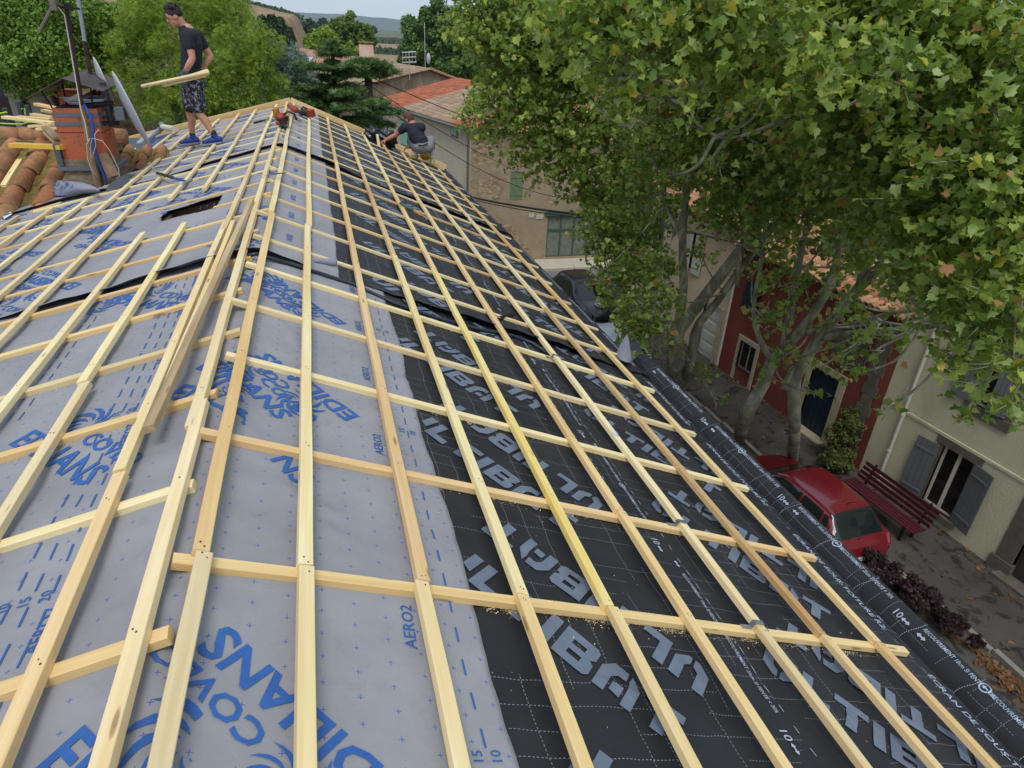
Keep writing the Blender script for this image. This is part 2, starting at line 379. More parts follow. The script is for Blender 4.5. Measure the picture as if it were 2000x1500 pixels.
class Ink:
    def __init__(s, near, off, lift=None): s.near, s.off, s.lift = near, off, lift; s.v = []; s.f = []
    def put(s, vf, o, ang, size, clip=None, sx=1.0, raw=False):
        v, f = vf; c, q = math.cos(ang), math.sin(ang); bm = bmesh.new(); vs = []
        for a, b in v:
            a *= size*sx; b *= size; vs.append(bm.verts.new((o[0]+a*c-b*q, o[1]+a*q+b*c, 0)))
        for p in f:
            try: bm.faces.new([vs[i] for i in p])
            except ValueError: pass
        if size > .03 and raw is False:
            lim = .045 if size > .045 else .014
            for it in range(3):
                es = [e for e in bm.edges if e.calc_length() > lim]
                if not es: break
                bmesh.ops.subdivide_edges(bm, edges=es, cuts=1)
            bmesh.ops.triangulate(bm, faces=bm.faces)
        bm.verts.index_update(); n = len(s.v)
        co = [(w.co.x, w.co.y) for w in bm.verts]
        for p in bm.faces:
            if clip:
                cx = sum(w.co.x for w in p.verts)/len(p.verts); cy = sum(w.co.y for w in p.verts)/len(p.verts)
                if not clip(cx, cy): continue
            s.f.append(tuple(w.index+n for w in p.verts))
        s.v += co; bm.free()
    def build(s, name, mat, parent):
        a = np.array(s.v); P = mem(a[:, 0], a[:, 1], s.off, s.near, s.lift)
        used = sorted({i for q in s.f for i in q}); mp = {i: k for k, i in enumerate(used)}
        o = mesh_obj(name, P[used], [tuple(mp[i] for i in q) for q in s.f], mat, parent)
        bm = bmesh.new(); bm.from_mesh(o.data)
        for q in bm.faces:
            if q.normal.z < 0: q.normal_flip()
        bm.to_mesh(o.data); bm.free(); return o
# ---- three lengths of underlay up the roof: near, middle, far; grey over the ridge, black down to the street eave
Y0, LAP1, LAP2 = -.6, 4.42, 8.9
def edge1(u): return np.where(u < 0, -.03*u+.15*np.sin(u*2.1+.4)*np.clip(-u, 0, 1)*.5, .03*np.sin(u*3)+.02*u)+.03*vnoise(u, u, 5, 3)
def edge2(u): return .08*np.sin(u*1.9+1)+.03*vnoise(u, u, 5, 8)-.1*np.clip(-u-1.5, 0, 2)
def mkcurl(y0, edge, amp, seed, pins=(CR0, CRD)):
    def g(u, y):
        e = y-(y0+edge(u)); a = np.clip(.5+.9*vnoise(u, u*0, 1.5, seed), .05, 1.2)
        return amp*a*np.exp(-(np.clip(e, 0, 9)/.09)**2)
    return g
c1 = mkcurl(LAP1, edge1, .048, 2); c2 = mkcurl(LAP2, edge2, .040, 6)
gz = dict(cat='roof underlay', group='sheets of roof underlay')
HU = lambda u, y: -.95-.03*math.sin(y*9) < u < -.47 and 6.20+.02*math.sin(u*14) < y < 6.66+.05*math.sin(u*9)
near_grey = sheet('grey_underlay', -5.2, .88, Y0, LAP1+.5, GM, True, .006, wav=.012, label='nearest sheet of grey underlay with big blue lettering, folded over the ridge', **gz)
near_black = sheet('black_underlay', .8, 4.0, Y0, LAP1+.5, BM, True, 0, label='nearest sheet of black underlay with slate lettering, rolled over the gutter', **gz)
mid_black = sheet('black_underlay', .35, 3.7, LAP1, LAP2+.4, BM, False, .011, edge=edge1, curl=c1, label='middle sheet of black underlay lapped over the nearest black one', **gz)
mid_grey = sheet('grey_underlay', -5.6, .555, LAP1, LAP2+.4, GM, False, .0145, edge=edge1, curl=c1, wav=.01, hole=HU, label='middle sheet of grey underlay with a rectangular hole cut in it', **gz)
far_black = sheet('black_underlay', .3, 3.7, LAP2, END-.05, BM, False, .018, edge=edge2, curl=c2, label='farthest sheet of black underlay, running up to the end board', du=.05, dy=.05, **gz)
far_grey = sheet('grey_underlay', -4.6, .53, LAP2, END-.05, GM, False, .0215, edge=edge2, curl=c2, wav=.01, label='farthest sheet of grey underlay, under the standing worker', du=.05, dy=.05, **gz)
E45 = rad(135); SE = rad(-50)
# near sheet, street side: blue print
ik = Ink(True, .0092); cl = lambda u, y: u < .86
T = text2d
def logo(ink, E, ang, size, clip=None, mid=None):
    """EDILIANS wordmark from its E, the name over its second half and the swirl in front of it"""
    c, q = math.cos(ang), math.sin(ang)
    ink.put(T('EDILIANS', .035), E, ang, size, clip, 1.12)
    w = size*1.12*5.9
    o = (E[0]+c*w*.52-q*size*1.35, E[1]+q*w*.52+c*size*1.35); ink.put(T('COVÉO', .03), o, ang, size*.66, clip, 1.2)
    o = (E[0]+c*w*.36-q*size*2.1, E[1]+q*w*.36+c*size*2.1); ink.put(swirl2d(), o, ang, size*1.35, clip)
u, y = toU(.545, .845); logo(ik, (u, y), E45, .092, cl)
u, y = toU(.545, 2.46); logo(ik, (u, y), E45, .088, cl)
u, y = toU(.545, 3.50); logo(ik, (u, y), E45, .088, cl)
for (s, yy) in ((-.16, 2.72), (-.16, 3.86)): logo(ik, toU(s, yy), SE, .088, lambda u, y: -.5 < u < .86)
ik.put(T('NS', .035), toU(.19, 2.02), rad(-52), .09, cl)
for yy in np.arange(-.3, 4.7, .115):
    ik.put(([(0, 0), (.006, 0), (.006, .055), (0, .055)], [(0, 1, 2, 3)]), (.70, yy), .0, 1)
    ik.put(([(0, 0), (.006, 0), (.006, .055), (0, .055)], [(0, 1, 2, 3)]), (.79, yy+.03), .0, 1)
for yy in (.55, 1.30, 2.30, 2.97, 3.6, 4.25):
    ik.put(T('AERO2', .01), (.655, yy), PI/2, .036)
for yy in (.98, 2.55, 3.72):
    ik.put(T('10', .01), (.835, yy), PI/2, .028) if False else None
    for k, tx in enumerate(('20', '15', '10')): ik.put(T(tx, .01), (.725+.053*k, yy-.03), PI/2, .028)
# garden side of the near sheet
clL = lambda u, y: u > -5
for (E, a) in (((-.22, 1.03), SE), ((-.86, 2.62), SE), ((-1.50, 3.0), SE), ((-2.2, 4.0), SE), ((-.62, 4.15), rad(128)), ((-.9, 4.25), rad(-48)), ((-1.3, 2.2), SE), ((-.25, 2.62), rad(-42))):
    logo(ik, E, a, .1, (lambda u, y: u < .1 and y < 4.5))
for s0, y0, y1 in ((.36, .7, 4.6), (.9, 2.2, 4.6)):
    for k in range(3):
        for yy in np.arange(y0+.03*k, y1, .125):
            if s0 > .5 and 2.5 < yy < 2.75: continue
            ik.put(([(0, 0), (.006, 0), (.006, .07), (0, .07)], [(0, 1, 2, 3)]), (-s0-.055*k, yy), .0, 1)
for yy in (.9, 1.36, 2.3, 3.0, 3.6, 4.1): ik.put(T('AERO2', .01), (-.325, yy), PI/2, .036)
for yy in (1.6, 2.62, 3.7):
    for k, tx in enumerate(('20', '15', '10')): ik.put(T(tx, .01), (-.36-.055*k, yy-.05), PI/2, .03)
ik.build('printed_lettering', BLUE, near_grey)
# middle and far grey sheets
for par, yA, yB, off, near, cc in ((mid_grey, LAP1+.12, LAP2+.3, .0172, False, c1), (far_grey, LAP2+.12, END-.2, .0255, False, c2)):
    k2 = Ink(near, off, cc); r = random.Random(int(yA*10))
    yy = yA+.4
    while yy < yB:
        for uu in ((.52, -.12) if yy < 9 else (-.12,)):
            pass
        for uu in (-.35, -1.15, -1.9, -2.7, -3.4):
            if HU(uu, yy) or (-1.0 < uu < -.35 and 6.0 < yy < 6.9): continue
            logo(k2, (uu+r.uniform(-.1, .1), yy+r.uniform(-.15, .15)), rad(r.choice((-50, 130))), .095, lambda u, y: u < .05 and y > yA and not (-.95 < u < -.42 and 6.1 < y < 6.8))
        k2.put(T('AERO2', .01), (.22, yy), PI/2, .045); k2.put(T('AERO2', .01), (-.30, yy+.2), PI/2, .036)
        for q in range(3): k2.put(([(0, 0), (.006, 0), (.006, .09), (0, .09)], [(0, 1, 2, 3)]), (-.5-.06*q, yy), .0, 1)
        for q in range(3): k2.put(([(0, 0), (.006, 0), (.006, .07), (0, .07)], [(0, 1, 2, 3)]), (.36, yy+.2*q), .0, 1)
        yy += .68
    k2.build('printed_lettering', BLUE, par)
# black sheets: ULTIBAT rows, fine side printing
def black_print(par, yA, yB, off, near, cc, umin):
    a = Ink(near, off, cc); b = Ink(near, off, cc); wv = ult2d(); cl = lambda u, y: umin < u < 3.08 and yA < y < yB
    H = .152; an2 = rad(-47); c, q = math.cos(an2), math.sin(an2); xb = (UW['U']+UW['L']+UW['T']+UW['I']+.46)*H
    for (bx, by, lo, hi) in ((1.227, 1.355, umin, 1.84), (2.541, 1.0, 2.10, 3.09)):
        cl2 = lambda u, y, L=(lo, hi): L[0] < u < L[1] and yA < y < yB
        for k in range(-2, 15):
            B = (bx, by+k*.985)
            if B[1] > yB+1 or B[1] < yA-1.4: continue
            o = (B[0]-c*xb+q*H/2, B[1]-q*xb-c*H/2); a.put(wv, o, an2, H, cl2)
            B2 = (B[0]+.109, B[1]+.33); o2 = (B2[0]+c*xb-q*H/2, B2[1]+q*xb+c*H/2); a.put(wv, o2, an2+PI, H, cl2)
    per = .985
    for k in range(-2, 15):
        yo = k*per
        for (u0, yy, tx, sz, rot) in ((3.18, 2.40, 'ÉCRAN DE SOUS-TOITURE R2', .038, -PI/2), (3.50, 2.63, 'RECOUVREMENT 10cm SI PENTE > 30%', .0215, -PI/2), (3.50, 2.25, 'RECOUVREMENT 20cm SI PENTE < 30%', .0215, -PI/2),
                               (1.985, 1.85, 'RECOUVREMENT 10cm SI PENTE > 30%', .0185, -PI/2), (1.985, 1.50, 'RECOUVREMENT 20cm SI PENTE < 30%', .0185, -PI/2), (1.94, 1.10, '10', .036, -PI/2), (3.455, 1.80, '10', .036, -PI/2), (3.275, 1.83, '15', .03, -PI/2), (3.235, 1.78, '20', .026, -PI/2)):
            Y = yy+yo
            if not near and u0 > 3.3: u0 = u0-.19 if u0 > 3.4 else u0
            if yA+.35 < Y < yB: b.put(T(tx, .006 if sz < .03 else .012), (u0, Y), rot, sz, None, .74 if len(tx) > 28 else (.97 if len(tx) > 20 else 1.0))
        for (u0, yy, s) in ((3.512, 2.285, .026), (1.99, 1.52, .02)):
            if yA+.2 < yy+yo < yB and near: b.put(ring2d(), (u0, yy+yo), 0, s)
        for (u0, yy, s, rt) in ((3.47, 1.72, .035, PI/2*1), (3.47, 1.62, .035, PI/2), (1.955, 1.02, .03, PI/2), (2.0, .93, .03, PI/2)):
            if yA+.2 < yy+yo < yB and near: b.put(arrow2d(), (u0, yy+yo), rt-PI/2, s)
    for uu in (3.19, 3.29, 1.88, 2.03):
        for yy in np.arange(yA+.1, yB, .085): b.put(([(0, 0), (.0028, 0), (.0028, .030), (0, .030)], [(0, 1, 2, 3)]), (uu+.002*math.sin(yy*3), yy), 0, 1)
    if near:
        for yy in np.arange(yA+.05, yB, .33):      # dotted cross lines over the roll
            for uu in np.arange(3.16, 3.56, .011): b.put(([(0, 0), (.006, 0), (.006, .0028), (0, .0028)], [(0, 1, 2, 3)]), (uu, yy+.012*math.sin(uu*30)), 0, 1)
    a.build('printed_lettering', SLATE, par); b.build('printed_small_text', PALE, par)
black_print(near_black, .3, LAP1+.25, .0052, True, None, .895)
black_print(mid_black, LAP1+.12, LAP2+.3, .0145, False, c1, .57)
black_print(far_black, LAP2+.12, END-.2, .0225, False, c2, .55)
# ---------------------------------------------------------------- battens
def stick(a, b, up, w, h, mat, name, bow=0.0, seed=0, nails=None, **k):
    """one sawn stick from a to b (centre of its TOP face), local X along it"""
    a, b = Vector(a), Vector(b); L = (b-a).length; x = (b-a).normalized(); up = Vector(up); z = (up-x*up.dot(x)).normalized(); y = z.cross(x)
    n = max(2, int(L/.18)); r = random.Random(seed); v = []; f = []
    ph = r.uniform(0, 6); e0 = r.uniform(-.006, .006); e1 = r.uniform(-.006, .006); be = .0022
    for i in range(n+1):
        t = i/n; X = L*t; oy = bow*math.sin(PI*t+ph*.05)+.0012*math.sin(ph+X*5)+r.uniform(-.0005, .0005); oz = .0008*math.sin(X*3+ph)
        sk = e0 if i == 0 else (e1 if i == n else 0)
        prof = [(-w/2+be, 0), (w/2-be, 0), (w/2, -be), (w/2, -h+be), (w/2-be, -h), (-w/2+be, -h), (-w/2, -h+be), (-w/2, -be)]
        for (p, q) in prof: v.append((X+sk*p/w, p+oy, q+oz))
    for i in range(n):
        for j in range(8): a0 = i*8+j; b0 = i*8+(j+1) % 8; f.append((a0, a0+8, b0+8, b0))
    f.append(tuple(range(8))); f.append(tuple(range(n*8, n*8+8))[::-1])
    nf = []
    for q in (nails or []):
        for (dx, dy) in ((r.uniform(-.012, .004), r.uniform(-.009, -.002)), (r.uniform(-.004, .012), r.uniform(.002, .009)))[:r.choice((1, 2, 2))]:
            n0 = len(v); rr_ = r.uniform(.0022, .0034); v += [(q+dx+rr_*1.2*math.cos(a_*PI/3), dy+rr_*math.sin(a_*PI/3), .0012) for a_ in range(6)]; nf.append(len(f)); f.append(tuple(range(n0, n0+6)))
    o = mesh_obj(name, v, f, [mat, NAIL] if nf else mat, None, **k); o.matrix_world = basis(x, y, z, a)
    for q in nf: o.data.polygons[q].material_index = 1
    return o
NAIL = simple('rusty_nail', srgb(70, 56, 46), .6, .4)
UPR = Vector((math.sin(AR), 0, math.cos(AR))); UPL = Vector((-math.sin(AL), 0, math.cos(AL)))
ORD = ['first', 'second', 'third', 'fourth', 'fifth', 'sixth', 'seventh', 'eighth', 'ninth', 'tenth', 'eleventh', 'twelfth', 'thirteenth', 'fourteenth', 'fifteenth', 'sixteenth', 'seventeenth', 'eighteenth', 'nineteenth', 'twentieth', 'twenty-first', 'twenty-second']
gR = 'long battens on the street slope'; gL = 'long battens on the garden slope'; gcR = 'cross battens on the street slope'; gcL = 'cross battens on the garden slope'
sd = 0
RS = [.066, .352, .712, 1.068, 1.437, 1.804, 2.183, 2.572, 2.938]
mats = {1: W1, 2: W2, 3: W3}
RM = [1, 1, 2, 1, 1, 2, 1, 1, 2]
def stepj(y0, L, off):
    """joints sit on cross battens"""
    ys = [-.5]; y = y0
    while y < END-.6: ys.append(y); y += L
    return ys
for i, s in enumerate(RS):
    j0 = (1.52, 1.52, 1.52, 1.52, 1.52, 1.52+.65, 1.52, 1.52, 1.52)[i]
    js = [-.5, j0, j0+CRD*6, j0+CRD*12, j0+CRD*18]; ye = (END-.12, END-.12, END-.15, END-.2, END-.3, END-.4, END-.8, END-1.0, 13.35)[i]
    js = [q for q in js if q < ye-.5]+[ye]
    for k in range(len(js)-1):
        sd += 1; r = random.Random(sd*7)
        ds = r.uniform(-.008, .008); a = PR(s+ds, js[k]+.002, r.uniform(-.001, .001)); b = PR(s+r.uniform(-.008, .008), js[k+1]-.002, 0)
        if i == 4 and k == 1: m = W3
        else: m = mats[RM[i]] if r.random() < .6 else r.choice((W1, W2))
        which = 'batten hugging the ridge' if i == 0 else ('batten of the %s row right of the ridge' % ORD[i-1] if i < 8 else 'batten of the outermost row, beside the gutter roll')
        seg = ('nearest', 'second', 'third', 'fourth', 'farthest')[k]
        stick(a, b, UPR, .044, BH, m, 'long_batten', bow=r.uniform(-.006, .006), seed=sd, nails=[CR0+CRD*q-js[k]+e_ for q in range(-3, 20) for e_ in (0,) if js[k]+.05 < CR0+CRD*q < js[k+1]-.05]+([.02] if k else [])+[js[k+1]-js[k]-.02], label='%s length of pine %s, street slope' % (seg, which), cat='batten', group=gR)
for k in range(20):
    y = CR0+CRD*k
    if y > END-.35: break
    r = random.Random(900+k); e = 3.15 if y < 12 else 3.05
    s0 = -.03 if k != 12 else .5
    a = PR(s0+r.uniform(-.03, .03), y+r.uniform(-.012, .012), -BH); b = PR(e+r.uniform(-.04, .04), y+r.uniform(-.02, .02), -BH)
    stick(a, b, UPR, .040, BH, r.choice((W1, W2, W1)) if k else W2, 'cross_batten', bow=r.uniform(-.006, .006), seed=900+k, label='%s cross batten from the near end, running down the street slope' % ORD[k], cat='batten', group=gcR)
LSEG = [  # (s, y-start, y-end, mat, label)
 (.060, -.5, 2.38, 1), (.072, 2.2, 6.75, 1), (.072, 6.77, 10.6, 1), (.06, 10.9, END-.1, 2),
 (.276, -.5, 2.02, 2), (.285, 2.04, 5.35, 1), (.275, 5.1, 9.2, 1), (.28, 9.22, END-.1, 1),
 (.625, -.5, 2.9, 1), (.66, 2.92, 5.68, 1), (.68, 7.05, 10.8, 1), (.68, 10.82, END-.1, 1),
 (.972, -.5, 1.8, 1), (.975, 1.82, 5.72, 1), (1.0, 6.98, 10.4, 1), (1.0, 10.42, END-.1, 2),
 (1.37, -.5, 3.4, 1), (1.375, 3.42, 7.3, 1), (1.39, 7.32, 11.3, 1), (1.37, 11.32, END-.1, 1),
 (1.765, .4, 4.8, 2), (1.77, 4.82, 8.9, 1), (1.75, 8.92, 12.9, 1), (1.75, 12.92, END-.1, 1),
 (2.13, 2.0, 5.2, 1), (2.135, 5.22, 8.3, 1), (2.14, 11.0, END-.3, 1),
 (2.49, 3.4, 8.28, 2), (2.55, 10.2, END-.3, 1), (2.89, 4.2, 8.35, 1), (3.3, 6, 8.6, 1), (3.7, 6.5, 8.9, 1)]
prev = None; kk = 0; row = -1
for i, (s, a0, b0, m) in enumerate(LSEG):
    if prev is None or abs(s-prev) > .15: kk = 0; row += 1
    prev = s; r = random.Random(300+i)
    seg = ('nearest', 'second', 'third', 'fourth')[kk]; kk += 1
    which = 'just left of the ridge' if row == 0 else 'of the %s row left of the ridge' % ORD[row]
    stick(PL(s+r.uniform(-.008, .008), a0, 0), PL(s+r.uniform(-.01, .01), b0, 0), UPL, .044, BH, mats[m], 'long_batten', bow=r.uniform(-.008, .008), seed=300+i, nails=[CL0+CLD*q-a0 for q in range(-3, 22) if a0+.05 < CL0+CLD*q < b0-.05],
          label='%s length of pine batten %s, garden slope' % (seg, which), cat='batten', group=gL)
for k in range(22):
    y = CL0+CLD*k
    if y > END-.3: break
    r = random.Random(700+k); e = 3.9 if y < 6 else (2.9 if y < 8.6 else 2.2)
    if k == 8: e = .42
    a = PL(.0+r.uniform(-.02, .04), y+r.uniform(-.012, .012), -BH); b = PL(e+r.uniform(-.1, .1), y+r.uniform(-.03, .03), -BH)
    if k == 7: pass
    stick(a, b, UPL, .042, BH, r.choice((W1, W2)), 'cross_batten', bow=r.uniform(-.01, .01), seed=700+k, label='%s cross batten from the near end, running down the garden slope' % ORD[k], cat='batten', group=gcL)
def Lp_(px, py, h=0): return Vector(hitp((px, py), (-math.sin(AL), 0, math.cos(AL)), h))
# loose sticks lying together left of the ridge
stick(Lp_(288, 832, .034), Lp_(490, 388, .036), UPL, .040, BH, W4, 'loose_batten', seed=61, label='loose greyish old batten lying on top of the others beside the ridge', cat='batten')
stick(Lp_(300, 812, .030), Lp_(455, 430, .034), UPL, .034, BH, W2, 'loose_batten', seed=62, label='loose brown batten leaning against the greyish one beside the ridge', cat='batten')
# end board and inner deck
for nm, F, up, L, lb in (('end_board', PR, UPR, 3.25, 'street'), ('end_board', PL, UPL, 4.2, 'garden')):
    stick(F(0, END, .05), F(L, END-(.25 if lb == 'street' else -.1), .05), up, .035, .19, W2, nm, seed=80, label='brown plank set on edge along the far end of the roof, %s side' % lb, cat='board', group='end boards')
# deck under the membranes (structure of the building)
bw = simple('roof_deck_wood', srgb(96, 74, 54), .8, var=.3, scale=6)
RENDER = simple('render_plaster', srgb(168, 152, 128), .9, var=.15, scale=3, bump=.3)
hb = empty('roofed_house', (0, 7, G), label='house under repair, whose whole battened roof is in the foreground', cat='house')
def loc(mb, name, mat, par, **k):
    o = mb.build(name, mat, None, **k); o.parent = par; o.matrix_parent_inverse = par.matrix_world.inverted() if False else Matrix.Translation(-Vector(par.location)); return o
m = MB()
def slab(F, s0, s1, y0, y1, h0, h1):
    c = [F(s0, y0, h0), F(s1, y0, h0), F(s1, y1, h0), F(s0, y1, h0), F(s0, y0, h1), F(s1, y0, h1), F(s1, y1, h1), F(s0, y1, h1)]
    m.add(c, [(0,1,2,3),(4,7,6,5),(0,4,5,1),(1,5,6,2),(2,6,7,3),(3,7,4,0)])
slab(PR, .05, 3.12, -.8, END-.02, -.10, -.30)
for a0, a1, b0, b1 in ((.05, .46, -.8, END-.02), (.96, 4.0, -.8, END-.02), (.46, .96, -.8, 6.1), (.46, .96, 6.75, END-.02)): slab(PL, a0, a1, b0, b1, -.095, -.30)
loc(m, 'roof_deck', bw, hb)
m = MB(); zr = PR(3.2, 0, 0).z-.25
m.box((3.0-.35, -.8, G), (3.02, END-.1, zr)); m.box((-6.2, END-.4, G), (3.02-.36, END-.1, -.95)); m.box((-6.2, -.8, G), (-5.9, END-.4, -1.9))
loc(m, 'wall', RENDER, hb)
# dark roof space seen through the hole
m = MB(); 
for a, b in (((-1.0, 6.0), (-.38, 6.85)),): m.box((a[0], a[1], -.85), (b[0], b[1], -.80))
loc(m, 'attic_floor', simple('attic_dark_wood', srgb(60, 50, 42), .9, var=.3), hb)
# ================================================================ GROUND, STREET, TOWN
def sst(a, b, x): t = np.clip((x-a)/(b-a), 0, 1); return t*t*(3-2*t)
def terrain(x, y):
    x = np.asarray(x, float); y = np.asarray(y, float)
    low = G; high = -3.3
    side = 1-sst(-4.5, 3.0, x+np.clip(y-40, 0, 60)*.05)
    z = low+(high-low)*side*sst(11, 17, y)
    z = z+(6*sst(60, 260, y)*side)
    ramp = np.clip((22-x)*.20, 0, 60)
    z = z+ramp*sst(150, 560, y)*np.where(x < 30, 1, 0)*(1+.06*vnoise(x, y, .02, 3))
    z = np.where((x < 2.5) & (y < 11), G, z)
    z = z+1.2*vnoise(x, y, .01, 5)*sst(200, 500, y)
    z = z-6*sst(900, 1800, y)*side
    return z
def ground_mat():
    t = NT('town_ground'); v = t.coord('Object'); g = t.n('ShaderNodeNewGeometry'); sp = t.n('ShaderNodeSeparateXYZ'); t.l(g.outputs['Position'], sp.inputs[0])
    n = t.noise(v, .6, 6); n2 = t.noise(v, 6, 5)
    near = t.mix(n, srgb(96, 98, 66), srgb(132, 120, 92)); near = t.mix(t.math('MULTIPLY', n2, .5), near, srgb(82, 92, 52))
    vo = t.n('ShaderNodeTexVoronoi'); vo.inputs['Scale'].default_value = .006; mp = t.n('ShaderNodeMapping'); mp.inputs['Scale'].default_value = (1, .45, 1); t.l(v, mp.inputs[0]); t.l(mp.outputs[0], vo.inputs['Vector'])
    s = t.n('ShaderNodeSeparateColor'); t.l(vo.outputs['Color'], s.inputs[0])
    fld = t.ramp(s.outputs[0], [(0, srgb(84, 104, 58)), (.25, srgb(150, 128, 96)), (.45, srgb(96, 112, 66)), (.65, srgb(164, 138, 104)), (.85, srgb(74, 90, 54))], 'CONSTANT')
    rows = t.n('ShaderNodeTexWave'); rows.inputs['Scale'].default_value = .35; rows.inputs['Distortion'].default_value = .4; t.l(v, rows.inputs['Vector'])
    fld = t.mix(t.math('MULTIPLY', rows.outputs[1], .25), fld, srgb(70, 84, 50))
    # dry brown hillside to the left, scrub further left
    nb = t.noise(v, .05, 6, .65)
    hill = t.mix(t.ramp(nb, [(.44, (0, 0, 0)), (.56, (1, 1, 1))]), srgb(158, 128, 98), srgb(120, 104, 76))
    hill = t.mix(t.math('LESS_THAN', sp.outputs[0], -88.0), hill, t.mix(t.noise(v, .16, 6, .7), srgb(64, 76, 52), srgb(104, 100, 74)))
    far = t.mix(t.math('LESS_THAN', sp.outputs[0], 26.0), fld, hill)
    f = t.math('GREATER_THAN', sp.outputs[1], 230.0)
    c = t.mix(f, near, far)
    return t.bsdf(c, .95, 0, t.bump(n2, .4, .05), .2)
xs = np.sinh(np.linspace(-7.2, 7.2, 150))*9.0; xs = np.unique(np.r_[xs, np.arange(-8, 6, .5)])
ys = np.unique(np.r_[-60, -20, -5, 5, 8, np.arange(10, 60, 1.5), 60+np.cumsum(1.08**np.arange(75))*1.2, 12000])
ys = ys[ys <= 12000]
XX, YY = np.meshgrid(xs, ys); ZZ = terrain(XX, YY); nx = len(xs)
ff = [(j*nx+i, j*nx+i+1, (j+1)*nx+i+1, (j+1)*nx+i) for j in range(len(ys)-1) for i in range(nx-1)]
mesh_obj('ground', np.stack([XX.ravel(), YY.ravel(), ZZ.ravel()], -1), ff, ground_mat(), None, True, kind='structure')
# far hills
def hills_mesh(name, Y, prof, base, mat, n=160, depth=1800, sd=1):
    v = []; f = []; pxs = np.linspace(prof[0][0], prof[-1][0], n); tops = np.interp(pxs, [p[0] for p in prof], [p[1] for p in prof])
    rows = 6
    for j in range(rows+1):
        t = j/rows
        for i, px in enumerate(pxs):
            q = at(px, tops[i]+1.5*vnoise(px, 0, .05, sd)+.7*vnoise(px, 3, .23, sd), Y); z = base+(q.z-base)*math.sin(t*PI/2)
            v.append((q.x*(1+ (t-1)*.1), Y+(t-1)*depth+60*vnoise(i, j, .5, sd), z))
    for j in range(rows):
        for i in range(n-1): a = j*n+i; f.append((a, a+1, a+n+1, a+n))
    return mesh_obj(name, v, f, mat, None, True, kind='structure')
HB = simple('hill_scrub', srgb(86, 98, 76), .95, var=.25, scale=.004)
HB2 = simple('low_hill_scrub', srgb(92, 98, 66), .95, var=.3, scale=.02)
hills_mesh('far_hills', 9500, [(-400, 10), (380, 18), (470, 24), (520, 20), (600, 25), (660, 27), (720, 33), (780, 37), (830, 48), (960, 54), (1200, 62), (1500, 70), (2600, 120)], G, HB, sd=2)
hills_mesh('low_hills', 2600, [(560, 64), (680, 58), (720, 57), (800, 62), (900, 66), (1200, 76), (1700, 96), (2500, 140)], G, HB2, depth=900, sd=4)
# asphalt, kerb, pavement ---------------------------------------------------------------------------------------------
def asphalt(name, c1, c2, patch=None, sc=.9):
    t = NT(name); v = t.coord('Object'); n = t.noise(v, sc, 6, .6); n2 = t.noise(v, 120, 3)
    c = t.mix(t.ramp(n, [(.35, (0, 0, 0)), (.65, (1, 1, 1))]), c1, c2)
    if patch: c = t.mix(t.ramp(t.noise(v, 2.3, 6, .62, .6), [(.53, (0, 0, 0)), (.60, (1, 1, 1))]), c, patch)
    c = t.mix(t.math('MULTIPLY', t.ramp(n2, [(.62, (0, 0, 0)), (.72, (1, 1, 1))]), .4), c, srgb(120, 114, 104))
    MATS[name] = t.bsdf(c, .85, 0, t.bump(n2, .5, .01), .3); return MATS[name]
AS = asphalt('street_asphalt', srgb(72, 69, 64), srgb(88, 84, 78), srgb(50, 47, 43))
AS2 = asphalt('pavement_asphalt', srgb(66, 62, 57), srgb(82, 77, 71), srgb(44, 41, 37))
AS3 = asphalt('road_asphalt', srgb(110, 110, 112), srgb(122, 121, 122))
CONC = simple('kerb_concrete', srgb(134, 128, 118), .9, var=.15, scale=6, bump=.3)
CREAMC = simple('pale_concrete', srgb(190, 182, 164), .9, var=.08, scale=2, bump=.2)
def fx(y): return 14.75-.074*(y-7)              # facade line of the street
def kx(y): return 12.42-.074*(y-7)              # kerb line
def strip(name, fa, fb, y0, y1, z, mat, n=24, top=None, **k):
    v = []; f = []
    for i in range(n+1):
        y = y0+(y1-y0)*i/n; v += [(fa(y), y, z), (fb(y), y, z)]
    for i in range(n): f.append((2*i, 2*i+1, 2*i+3, 2*i+2))
    return mesh_obj(name, v, f, mat, None, **k)
strip('street', lambda y: 2.9, lambda y: kx(y), -12, 30.2, G+.012, AS, kind='structure')
strip('pavement', lambda y: kx(y)+.12, lambda y: fx(y)+.3, -12, 27, G+.11, AS2, kind='structure')
m = MB()
y = -10.0
while y < 27: m.box((kx(y+.5)-.0, y, G), (kx(y+.5)+.125, y+.985, G+.118)); y += 1.0
m.build('kerb', CONC, None, kind='structure')
mesh_obj('side_street', [(2.9, 25.6, G+.02), (40, 24.6, G+.02), (40, 30.6, G+.02), (2.9, 30.8, G+.02)], [(0, 1, 2, 3)], AS3, None, kind='structure')
m = MB(); m.box((4.5, 30.4, G), (40, 32.3, G+.14)); m.build('far_pavement', CREAMC, None, kind='structure')
# road on the garden side
mesh_obj('left_road', [(-40, 34, -3.2), (-4.6, 30, -3.2), (-3.2, 44, -3.2), (-40, 60, -3.2)], [(0, 1, 2, 3)], asphalt('left_road_asphalt', srgb(104, 104, 108), srgb(116, 115, 118)), None, kind='structure')
